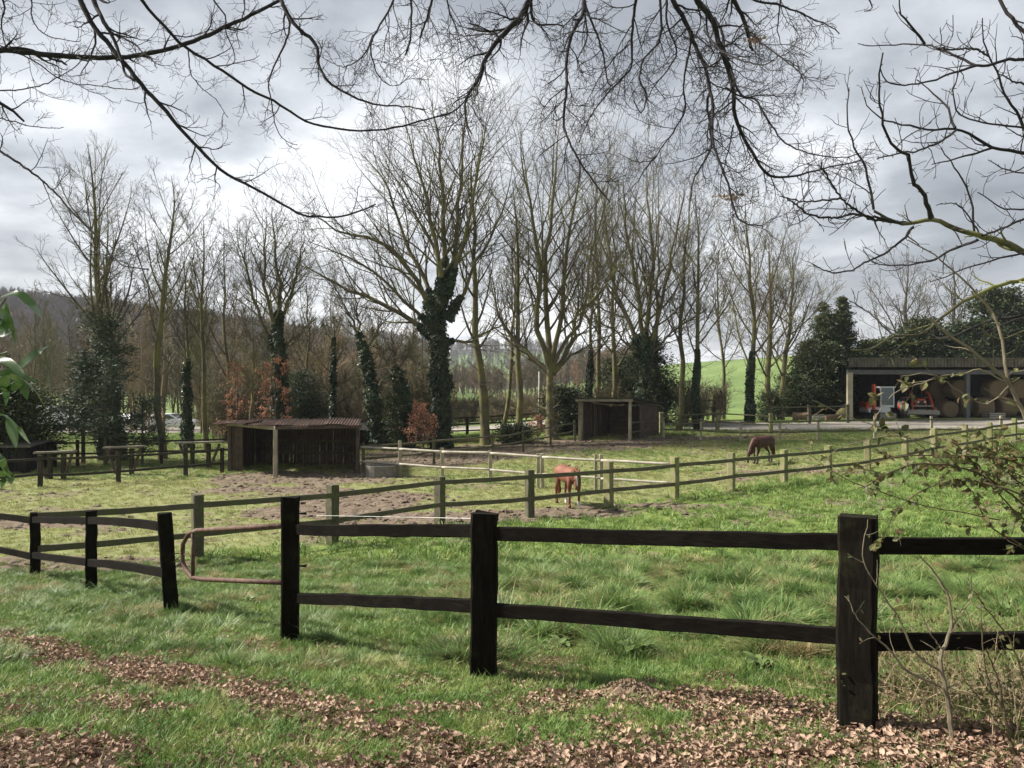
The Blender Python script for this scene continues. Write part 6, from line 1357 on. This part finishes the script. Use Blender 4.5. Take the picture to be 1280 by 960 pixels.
LC = [([(1340, 338), (1280, 315), (1255, 303), (1225, 295), (1200, 287), (1173, 276), (1160, 275), (1141, 279), (1119, 276), (1092, 264)], 11, 3.4), ([(1119, 277), (1073, 268), (1041, 272), (1013, 268), (1000, 260), (985, 248)], 3.5, 1.3),
 ([(1141, 279), (1092, 274), (1073, 265), (1051, 247), (1035, 222), (1026, 205)], 4.2, 1.3), ([(1051, 247), (1027, 251), (1000, 251), (975, 245)], 2.4, 1.1), ([(1092, 262), (1087, 232), (1080, 205), (1066, 180), (1059, 145), (1062, 109)], 3.4, 1.3),
 ([(1163, 273), (1156, 246), (1146, 232), (1140, 225), (1136, 195), (1125, 190), (1107, 167), (1100, 125), (1099, 95), (1103, 67)], 5, 1.3), ([(1218, 291), (1215, 254), (1206, 230), (1195, 213), (1187, 200), (1176, 185)], 3.2, 1.4),
 ([(1222, 300), (1190, 312), (1163, 326), (1130, 331), (1095, 329), (1079, 312)], 4, 1.2), ([(1141, 284), (1127, 300), (1108, 316), (1087, 326), (1065, 337), (1041, 341), (1016, 330)], 3.8, 1.3), ([(1330, 305), (1280, 316), (1255, 322), (1225, 330), (1190, 342), (1163, 353)], 3.2, 1.2),
 ([(1340, 340), (1280, 349), (1249, 357), (1211, 373), (1176, 398), (1152, 417), (1114, 422), (1089, 436), (1065, 438)], 5.2, 1.8), ([(1125, 424), (1114, 418), (1092, 395), (1078, 385), (1062, 376)], 3.2, 1.3), ([(1340, 385), (1280, 394), (1244, 400), (1225, 406), (1190, 422), (1160, 424)], 3.6, 1.8),
 ([(1190, 420), (1150, 428), (1130, 430), (1115, 440), (1100, 446)], 3, 1.3), ([(1300, 410), (1275, 416), (1255, 424), (1240, 422), (1230, 412)], 3.0, 1.4),
 ([(1340, 78), (1280, 75), (1262, 74), (1240, 80), (1220, 83), (1192, 91), (1160, 102), (1125, 106), (1107, 101), (1102, 87)], 5.5, 1.5), ([(1220, 82), (1190, 67), (1170, 60), (1155, 56), (1125, 56), (1085, 57), (1072, 54)], 4, 1.3),
 ([(1330, 250), (1300, 200), (1280, 160), (1272, 142), (1260, 125), (1247, 92), (1240, 77), (1233, 62), (1228, 42), (1228, 22)], 6.5, 1.3), ([(1236, 70), (1220, 62), (1190, 62), (1172, 60)], 2.6, 1.8), ([(1156, 55), (1145, 40), (1135, 27), (1127, 18), (1124, -10)], 3.2, 1.5),
 ([(1340, 200), (1280, 192), (1260, 187), (1240, 185), (1217, 170), (1195, 161), (1162, 162), (1137, 157), (1105, 150), (1087, 137), (1080, 122)], 5, 1.3), ([(1194, 160), (1185, 135), (1167, 117), (1147, 100)], 3.2, 1.3), ([(1240, 185), (1215, 192), (1187, 200), (1165, 205)], 3, 1.2),
 ([(1195, 163), (1175, 177), (1150, 187), (1120, 192), (1097, 199)], 3, 1.1), ([(1330, 163), (1280, 160), (1250, 157), (1217, 150), (1197, 140), (1192, 117), (1197, 95), (1207, 65)], 3.2, 1.1), ([(1240, -20), (1250, 0), (1262, 20), (1280, 40), (1320, 80)], 3.6, 4.4),
 ([(1330, 222), (1280, 217), (1257, 212), (1235, 200)], 3, 1.2), ([(1330, 250), (1280, 261), (1252, 260), (1222, 239)], 3.4, 1.4), ([(1330, 255), (1280, 274), (1244, 289), (1228, 294)], 3.2, 2), ([(1060, -30), (1086, 0), (1090, 12), (1080, 15)], 2.6, 1),
 ([(1340, 120), (1280, 106), (1262, 100), (1245, 90)], 3, 1.2), ([(1225, 295), (1205, 262), (1190, 255), (1170, 256)], 2.2, 1)]
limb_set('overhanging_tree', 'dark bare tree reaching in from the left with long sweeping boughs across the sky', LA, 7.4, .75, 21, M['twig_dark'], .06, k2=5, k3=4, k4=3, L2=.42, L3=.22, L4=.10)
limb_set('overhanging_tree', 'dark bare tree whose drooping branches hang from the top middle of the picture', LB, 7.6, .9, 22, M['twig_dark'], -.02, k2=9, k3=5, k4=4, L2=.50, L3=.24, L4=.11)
limb_set('overhanging_tree', 'bare tree with yellow-mossed boughs and upturned twigs reaching in from the right', LC, 5.6, .8, 23, M['twig_moss'], .11, k2=6, k3=2, k4=0, L2=.30, L3=.13, L4=.05, ang=52)
# a clump of dead leaves caught in the hanging branches
for u, v, lab, s in ((912, 268, 'lower clump of brown dead leaves hanging in the drooping branches', .045), (945, 50, 'upper small clump of brown dead leaves caught near the top', .03)):
    q = MB(); rg = np.random.default_rng(3); c0 = at(u - 25 * (s > .04), v - 25 * (s > .04), 7.6); c0 = at(u, v - (0 if s < .04 else 22), 7.6); n = 40
    sz = .03 + .03 * rg.random(n); quads(q, c0 + rg.normal(0, s, (n, 3)) * [1.4, 1, .6], rg.normal(0, 1, (n, 3)), nrm(rg.normal(0, 1, (n, 3))), sz, sz * .6, fold=.3); tag(q.build('dead_leaves', M['deadleaf'], org=c0), lab, 'leaf clump')

# ------------------------------------------------------------------ bramble and thin stems at the right
def leafy(q, C, D, Nn, L, Wd, rg):
    """ovate leaf blades: six-sided, folded along the rib"""
    n = len(C); D = nrm(D); S = nrm(np.cross(D, Nn)); U = np.cross(S, D); L = L[:, None]; Wd = Wd[:, None]
    a = C; e = C + D * L - U * L * .12; m1 = C + D * L * .35 - U * 0; m2 = C + D * L * .72 - U * L * .05
    V = np.stack([a, m1 + S * Wd * .5 + U * Wd * .16, m2 + S * Wd * .38 + U * Wd * .10, e, m2 - S * Wd * .38 + U * Wd * .10, m1 - S * Wd * .5 + U * Wd * .16, m1, m2], 1).reshape(-1, 3)
    f = np.array([(0, 1, 6, 6), (1, 2, 7, 6), (2, 3, 7, 7), (0, 6, 5, 5), (6, 7, 4, 5), (7, 3, 4, 4)])
    i = np.arange(n)[:, None] * 8
    q.add(V, np.concatenate([i + np.array([[1, 2, 7, 6]]), i + np.array([[6, 7, 4, 5]])])); b0 = q.n - n * 8
    for tr in ((0, 1, 6), (0, 6, 5), (2, 3, 7), (7, 3, 4)): q.f.append(b0 + i + np.array([tr])); q.m.append(0)
def stem_plant(name, label, cat, canes, depth, mat, leafm, seed, nl=60, ls=.035, sub=4, base=None, group=None, L2=.25):
    rg = np.random.default_rng(seed); b = base if base is not None else at(*canes[0][0][0][:2], depth)
    t = thing(name, b, label, cat, group); q = MB(); LP, LD = [], []
    for pts, r0, r1, nlf in canes:
        Q = np.array([at(p_[0], p_[1], depth + (p_[2] if len(p_) > 2 else 0)) for p_ in pts]); P = resample(Q, 26); P[1:] += rg.normal(0, .002, (25, 3)); rr = (r0 + (r1 - r0) * np.linspace(0, 1, 26)) / 2 * depth / F
        tubes(q, P[None], rr[None], 6)
        C2, R2 = spawn(rg, P[None], rr[None], sub, .25, 1, 1.0, 50, wig=.15, m=7, rfac=.5, rtip=.0009, absolute=L2, gdir=(0, 0, .03)); tubes(q, C2, R2, 4)
        for C_, m_ in ((P[None], 26), (C2, 7)):
            k = int(nlf * (1.0 if m_ == 26 else 1.7)); 
            if len(C_) == 0 or k == 0: continue
            i = rg.integers(0, len(C_), k); j = rg.integers(m_ // 5, m_ - 1, k); LP.append(C_[i, j] * .5 + C_[i, j + 1] * .5); LD.append(nrm(C_[i, j + 1] - C_[i, j]) * .4 + rg.normal(0, .7, (k, 3)))
    q.build('stems', mat, t)
    if LP:
        C = np.concatenate(LP); D = nrm(np.concatenate(LD) + [0, 0, -.25]); q = MB(); L = ls * (.6 + .8 * rg.random(len(C))); leafy(q, C, D, nrm(rg.normal(0, .5, C.shape) + [0, -.5, .8]), L, L * .66, rg); q.build('leaves', leafm, t)
    return t
M['cane'] = noisy('bramble_cane', (.06, .045, .03), (.14, .11, .06), 8); M['sapstem'] = noisy('sapling_stem', (.13, .11, .075), (.26, .22, .15), 9, bs=.4, bd=.004)
d = 3.7
stem_plant('bramble', 'tangled bramble with dull green and brown leaves arching in above the nearest fence', 'bramble', [
 ([(1340, 700, .3), (1290, 640, .1), (1220, 590, 0), (1150, 580, -.1), (1110, 592, -.1), (1080, 610, -.2)], 4, 1.4, 40), ([(1340, 610, .2), (1260, 575, 0), (1200, 572, .1), (1130, 570, .1), (1060, 590, .2), (1040, 602, .2)], 3, 1, 30),
 ([(1340, 660, 0), (1280, 620, -.1), (1210, 600, 0), (1160, 610, .1), (1120, 640, .2), (1095, 690, .2)], 3, 1, 34), ([(1340, 720, .1), (1290, 660, .1), (1250, 620, .1), (1200, 560, .1), (1180, 548, .1)], 3.4, 1.2, 26),
 ([(1340, 640, .2), (1270, 600, .2), (1230, 560, .2), (1190, 570, .3)], 3, 1, 30), ([(1340, 750, 0), (1290, 690, 0), (1240, 660, 0), (1215, 615, 0), (1200, 600, 0)], 3, 1, 22), ([(1340, 560, .2), (1290, 570, 0), (1240, 572, 0), (1180, 568, 0)], 2.4, 1, 26),
 ([(1340, 700, .4), (1300, 650, .4), (1270, 600, .4), (1250, 560, .3)], 3, 1, 40), ([(1250, 650, 0), (1200, 640, 0), (1150, 630, 0), (1060, 600, 0), (1000, 560, .1)], 1.6, .8, 8), ([(1340, 740, .4), (1300, 640, .4), (1285, 600, .4), (1240, 580, .3)], 3, 1, 44)], d, M['cane'], M['bramble'], 5, ls=.035, sub=8)
bs_ = G(1192, 925)
stem_plant('sapling', 'thin grey crooked sapling stem rising from the leaves right of the nearest big post', 'sapling', [
 ([(1192, 935), (1188, 900), (1182, 860), (1176, 835), (1176, 815), (1184, 800), (1190, 780), (1187, 755), (1180, 735), (1168, 715), (1150, 695)], 7.5, 1.6, 0),
 ([(1176, 858), (1150, 847), (1130, 835), (1112, 812), (1092, 795), (1070, 770), (1060, 745)], 3.6, 1.2, 2), ([(1174, 838), (1150, 822), (1135, 800), (1125, 775), (1108, 750), (1085, 715), (1078, 690), (1085, 650)], 3.4, 1.0, 3),
 ([(1186, 792), (1200, 770), (1215, 745), (1210, 720)], 2, 1, 0), ([(1178, 812), (1165, 795), (1155, 775), (1150, 760)], 2, 1, 0)], float(bs_[1]), M['sapstem'], M['bramble'], 8, ls=.03, sub=5, base=bs_, L2=.16)
bs2 = G(1262, 948)
stem_plant('sapling', 'dark thin leaning stems in the lower right corner', 'sapling', [([(1275, 955), (1262, 925), (1255, 890), (1248, 850), (1240, 830), (1232, 810)], 5, 1.6, 6), ([(1255, 890), (1235, 850), (1228, 800), (1226, 760)], 3, 1, 6), ([(1300, 950), (1285, 900), (1280, 850), (1262, 800), (1240, 770), (1218, 740)], 4, 1.2, 8), ([(1262, 925), (1230, 880), (1205, 850)], 2.4, 1, 4)], float(bs2[1]), M['cane'], M['bramble'], 9, ls=.03, sub=8, base=bs2, L2=.2)
stem_plant('sapling', 'long bare brown shoots crossing in front of the barn at the right', 'sapling', [([(1330, 640), (1290, 540), (1262, 482), (1240, 459), (1211, 436), (1187, 419), (1163, 398)], 6.5, 3.0, 0), ([(1262, 482), (1257, 457), (1249, 411), (1238, 387), (1215, 360), (1200, 346), (1168, 319), (1135, 300)], 4, 1.3, 0), ([(1300, 560), (1262, 475), (1280, 462), (1320, 440)], 2.2, 1.2, 2),
   ([(1262, 480), (1225, 462), (1205, 468), (1180, 470), (1150, 480), (1120, 490), (1095, 520), (1090, 535)], 2.2, 1.2, 12), ([(1262, 482), (1235, 505), (1214, 498), (1195, 486), (1165, 468), (1125, 470)], 1.8, 1.0, 6), ([(1290, 545), (1250, 560), (1200, 585), (1130, 545), (1060, 520), (1015, 500)], 1.5, .9, 5), ([(1320, 620), (1250, 600), (1180, 560), (1120, 545), (1050, 560), (1030, 580)], 1.5, .9, 8)], 3.9, M['sapstem'], M['bramble'], 12, ls=.042, sub=3, L2=.2)
# dry grassy weeds in the right corner
rg = np.random.default_rng(5); c0 = G(1225, 900); t = thing('weed_clump', c0, 'tangled dry weeds and thin stalks under the lower rail at the far right', 'weeds'); q = MB()
n = 620; x = c0[0] + rg.normal(.25, .42, n); y = c0[1] + rg.normal(.25, .40, n); b0 = np.stack([x, y, hgt(x, y)], 1); H = .12 + .55 * rg.random(n) ** 2; dr = rg.normal(0, .35, (n, 2)); P = np.stack([b0, b0 + np.c_[dr * .15, H * .4], b0 + np.c_[dr * .4, H * .75], b0 + np.c_[dr * .8, H * .95]], 1); tubes(q, P, np.tile([.003, .0022, .0016, .0008], (n, 1)), 3); q.build('stalks', M['dry'], t)
q = MB(); k = 2400; i = rg.integers(0, n, k); C = P[i, rg.integers(1, 4, k)] + rg.normal(0, .02, (k, 3)); L = .02 + .02 * rg.random(k); leafy(q, C, rg.normal(0, 1, (k, 3)), nrm(rg.normal(0, .5, (k, 3)) + [0, 0, 1]), L, L * .6, rg); q.build('leaves', M['bramble'], t)

# ------------------------------------------------------------------ bamboo leaves at the left edge
rg = np.random.default_rng(2); t = thing('bamboo', at(-40, 560, 2.6), 'blurred green bamboo leaves poking in at the left edge', 'bamboo'); q = MB()
tube(q, resample([at(-40, 700, 2.6), at(-30, 520, 2.6), at(-12, 440, 2.6), at(-8, 380, 2.6)], 14), .006, 6)
for a, b_ in (((-14, 450), (10, 440)), ((-20, 500), (12, 490)), ((-30, 560), (4, 555)), ((-10, 390), (8, 372))): tube(q, resample([at(*a, 2.6), at((a[0] + b_[0]) / 2, a[1] - 6, 2.6), at(*b_, 2.6)], 6), .003, 5)
q.build('stem', M['bamboo'], t)
for k, pts in enumerate([[(0, 372), (22, 367), (38, 380), (52, 398)], [(-12, 425), (2, 415), (8, 395), (8, 378)], [(-10, 418), (8, 416), (22, 413)], [(-5, 470), (20, 462), (45, 442), (62, 432)], [(8, 468), (30, 475), (45, 488), (58, 512)], [(5, 470), (8, 490), (7, 508)], [(18, 478), (30, 482), (34, 500)], [(-20, 515), (8, 520), (25, 535), (38, 555)], [(-15, 560), (5, 580), (12, 596), (14, 606)],
                          [(-20, 585), (-2, 590), (4, 600), (2, 612)], [(10, 524), (18, 545), (20, 560)], [(-20, 470), (0, 482), (14, 484), (28, 480)], [(-10, 390), (2, 400), (6, 380)], [(-14, 450), (8, 452), (30, 470), (48, 478)], [(-20, 400), (-4, 388), (12, 400), (20, 430)], [(-16, 600), (0, 575), (10, 590), (15, 604)]]):
    P = resample([at(u, v, 2.5 + rg.normal(0, .06)) for u, v in pts], 10); w = .0145 * np.sin(np.linspace(.06, 1, 10) ** .8 * math.pi) ** .8 + .0006; T = nrm(np.gradient(P, axis=0)); S = nrm(np.cross(T, nrm(np.array([rg.normal(0, .5), -1, rg.normal(.2, .5)])))); U = np.cross(S, T)
    q = MB(); V = np.concatenate([P - S * w[:, None] + U * w[:, None] * .25, P, P + S * w[:, None] + U * w[:, None] * .25]); i = np.arange(9); q.add(V, np.concatenate([np.stack([i, i + 1, i + 11, i + 10], 1), np.stack([i + 10, i + 11, i + 21, i + 20], 1)])); q.build('leaf', M['bamboo'], t, smooth=True)

# ------------------------------------------------------------------ dock plants on the slope
for k, (u, v, s, lab) in enumerate([(792, 822, 1.2, 'largest pale-leaved dock plant just above the molehill'), (700, 812, .9, 'dock plant in the lush grass left of the molehill'), (845, 800, 1.0, 'dock plant touching the lower rail above the molehill'), (716, 752, .8, 'dock plant below the upper rail near the middle'), (948, 838, .9, 'dark-leaved dock plant left of the nearest big post'),
                                  (640, 800, .7, 'small dock plant just right of the middle post'), (800, 728, .7, 'small dock plant high on the slope between the rails'), (312, 755, .8, 'dock plant below the rusty gate')]):
    b = G(u, v); rg = np.random.default_rng(40 + k); t = thing('dock_plant', b, lab, 'weed', 'dock plants on the slope')
    for j in range(9):
        a = j * 2.4 + rg.normal(0, .3); L = .15 * s * (.7 + .6 * rg.random()); d_ = np.array([math.cos(a), math.sin(a), 0]); el = .35 + .7 * rg.random()
        P = np.array([b + d_ * L * x + np.array([0, 0, el * L * x * (1.3 - x)]) + [0, 0, .04] for x in np.linspace(0, 1, 8)]); w = .036 * s * np.sin(np.linspace(.12, 1, 8) * math.pi) ** .7 + .002; S = np.cross(d_, [0, 0, 1.])
        wob = rg.normal(0, .008, (8, 1)) * [[0, 0, 1]]; q = MB(); V = np.concatenate([P - S * w[:, None] + [0, 0, .012] + wob, P, P + S * w[:, None] + [0, 0, .012] - wob]); i = np.arange(7); q.add(V, np.concatenate([np.stack([i, i + 1, i + 9, i + 8], 1), np.stack([i + 8, i + 9, i + 17, i + 16], 1)])); q.build('leaf', M['dock'], t, smooth=True)

# ------------------------------------------------------------------ two more trees of the avenue beside us, outside the view: their bare crowns dapple the verge
for k, (x_, y_, H_, lab) in enumerate([(-7.5, 1.5, 13, 'bare avenue tree beside the viewpoint on the left, outside the picture'), (-11.5, 4.0, 14, 'second bare avenue tree farther left, outside the picture')]):
    bare_tree(0, HZ - (H_ - 1.8) * F / 20., 20., 700 + k, lab, r0=.26, style='vase', x=x_, group=None, spread=.9, dens=1.15, low=.25, y=y_, tipr=.006)
# ------------------------------------------------------------------ air
HAZE = 0.0002
if HAZE:
    q = MB(); box(q, (0, 750, 60), (3400, 1700, 160)); hz = q.build('haze', None)
    hz.data.materials.clear(); hm = bpy.data.materials.new('haze'); hm.use_nodes = True; nt = hm.node_tree; nt.nodes.clear(); o = nt.nodes.new('ShaderNodeOutputMaterial'); v = nt.nodes.new('ShaderNodeVolumePrincipled')
    v.inputs['Density'].default_value = HAZE; v.inputs['Color'].default_value = (.88, .93, 1.0, 1); nt.links.new(v.outputs[0], o.inputs['Volume']); hz.data.materials.append(hm)
    tag(hz, 'thin pale winter haze over the whole valley', 'haze', kind='stuff')
# ------------------------------------------------------------------ sky and sun
SUN_EL, SUN_AZ = R(42), R(-78)      # azimuth measured from the view direction, clockwise
w = bpy.data.worlds.new('World'); SC.world = w; w.use_nodes = True; nt = w.node_tree; nt.nodes.clear()
out = nt.nodes.new('ShaderNodeOutputWorld'); bg = nt.nodes.new('ShaderNodeBackground'); nt.links.new(bg.outputs[0], out.inputs[0]); bg.inputs['Strength'].default_value = .1
sky = nt.nodes.new('ShaderNodeTexSky'); sky.sky_type = 'NISHITA'; sky.sun_disc = False; sky.sun_elevation = SUN_EL; sky.sun_rotation = SUN_AZ; sky.air_density = 1.2; sky.dust_density = 2
tc = nt.nodes.new('ShaderNodeTexCoord'); sp = nt.nodes.new('ShaderNodeSeparateXYZ'); nt.links.new(tc.outputs['Generated'], sp.inputs[0])
def mth(op, a, b_=None, c_=None):
    n = nt.nodes.new('ShaderNodeMath'); n.operation = op
    for i, v in enumerate((a, b_, c_)):
        if v is None: continue
        if isinstance(v, bpy.types.NodeSocket): nt.links.new(v, n.inputs[i])
        else: n.inputs[i].default_value = v
    return n.outputs[0]
zz = mth('ADD', mth('MAXIMUM', sp.outputs[2], 0.0), .16)
cx = mth('DIVIDE', sp.outputs[0], zz); cy = mth('DIVIDE', sp.outputs[1], zz)
cb = nt.nodes.new('ShaderNodeCombineXYZ'); nt.links.new(cx, cb.inputs[0]); nt.links.new(cy, cb.inputs[1]); cb.inputs[2].default_value = CLOUD_SEED if 'CLOUD_SEED' in globals() else 1.7
n1 = nt.nodes.new('ShaderNodeTexNoise'); n1.inputs['Scale'].default_value = .75; n1.inputs['Detail'].default_value = 9; n1.inputs['Roughness'].default_value = .52; n1.inputs['Distortion'].default_value = .35; nt.links.new(cb.outputs[0], n1.inputs['Vector'])
n2 = nt.nodes.new('ShaderNodeTexNoise'); n2.inputs['Scale'].default_value = 2.6; n2.inputs['Detail'].default_value = 7; n2.inputs['Roughness'].default_value = .55; nt.links.new(cb.outputs[0], n2.inputs['Vector'])
# brighter cloud low down and towards the sun
lo = mth('MULTIPLY', mth('SUBTRACT', 1.0, mth('MINIMUM', mth('MULTIPLY', mth('MAXIMUM', sp.outputs[2], 0.0), 2.1), 1.0)), .32)
sd = mth('MULTIPLY', mth('ADD', mth('MULTIPLY', sp.outputs[0], math.sin(SUN_AZ)), mth('MULTIPLY', sp.outputs[1], .15)), .16)
f = mth('ADD', mth('ADD', mth('ADD', mth('MULTIPLY_ADD', n1.outputs[0], 1.25, -.19), mth('MULTIPLY_ADD', n2.outputs[0], .62, -.16)), lo), sd)
cr = nt.nodes.new('ShaderNodeValToRGB'); nt.links.new(f, cr.inputs[0]); e = cr.color_ramp
for i, (p_, c_) in enumerate([(.50, (2.6, 2.95, 3.5)), (.66, (4.1, 4.5, 5.1)), (.80, (6.6, 7.0, 7.6)), (.95, (8.8, 9.0, 9.4))]):
    if i >= len(e.elements): e.elements.new(.9)
for el, (p_, c_) in zip(e.elements, [(.50, (.185, .20, .225)), (.70, (.295, .312, .342)), (.86, (.50, .52, .55)), (1.0, (.78, .79, .81))]): el.position = p_; el.color = (*c_, 1)
sc_ = nt.nodes.new('ShaderNodeVectorMath'); sc_.operation = 'SCALE'; nt.links.new(cr.outputs[0], sc_.inputs[0]); sc_.inputs['Scale'].default_value = 7.9
mx = nt.nodes.new('ShaderNodeMix'); mx.data_type = 'RGBA'; mx.inputs[0].default_value = .93; nt.links.new(sky.outputs[0], mx.inputs[6]); nt.links.new(sc_.outputs[0], mx.inputs[7]); nt.links.new(mx.outputs[2], bg.inputs['Color'])
sl = bpy.data.lights.new('sun', 'SUN'); sl.energy = 5.0; sl.angle = R(4); sl.color = (1, .945, .86); so = bpy.data.objects.new('sun', sl); COL.objects.link(so)
dv = Vector((math.sin(SUN_AZ) * math.cos(SUN_EL), math.cos(SUN_AZ) * math.cos(SUN_EL), math.sin(SUN_EL))); so.rotation_euler = dv.to_track_quat('Z', 'Y').to_euler(); so.location = (0, 0, 60)
# ------------------------------------------------------------------ camera
cam = bpy.data.cameras.new('camera'); co = bpy.data.objects.new('camera', cam); COL.objects.link(co); SC.camera = co
co.location = (0, 0, EYE); co.rotation_euler = (R(90), 0, 0); cam.sensor_width = 36; cam.lens = 36 * F / 1280; cam.shift_y = (HZ - 480) / 1280; cam.clip_start = .05; cam.clip_end = 6000
vs = SC.view_settings; vs.view_transform = 'Standard'; vs.look = 'None'; vs.exposure = 1.0; vs.gamma = 1; vs.use_curve_mapping = False
SC.cycles.max_bounces = 6; SC.cycles.diffuse_bounces = 3; SC.cycles.glossy_bounces = 2; SC.cycles.transparent_max_bounces = 8; SC.cycles.transmission_bounces = 3; SC.cycles.volume_bounces = 0
SC.cycles.use_denoising = True; SC.cycles.denoiser = 'OPENIMAGEDENOISE'; SC.cycles.denoising_input_passes = 'RGB_ALBEDO_NORMAL'; SC.cycles.denoising_prefilter = 'ACCURATE'
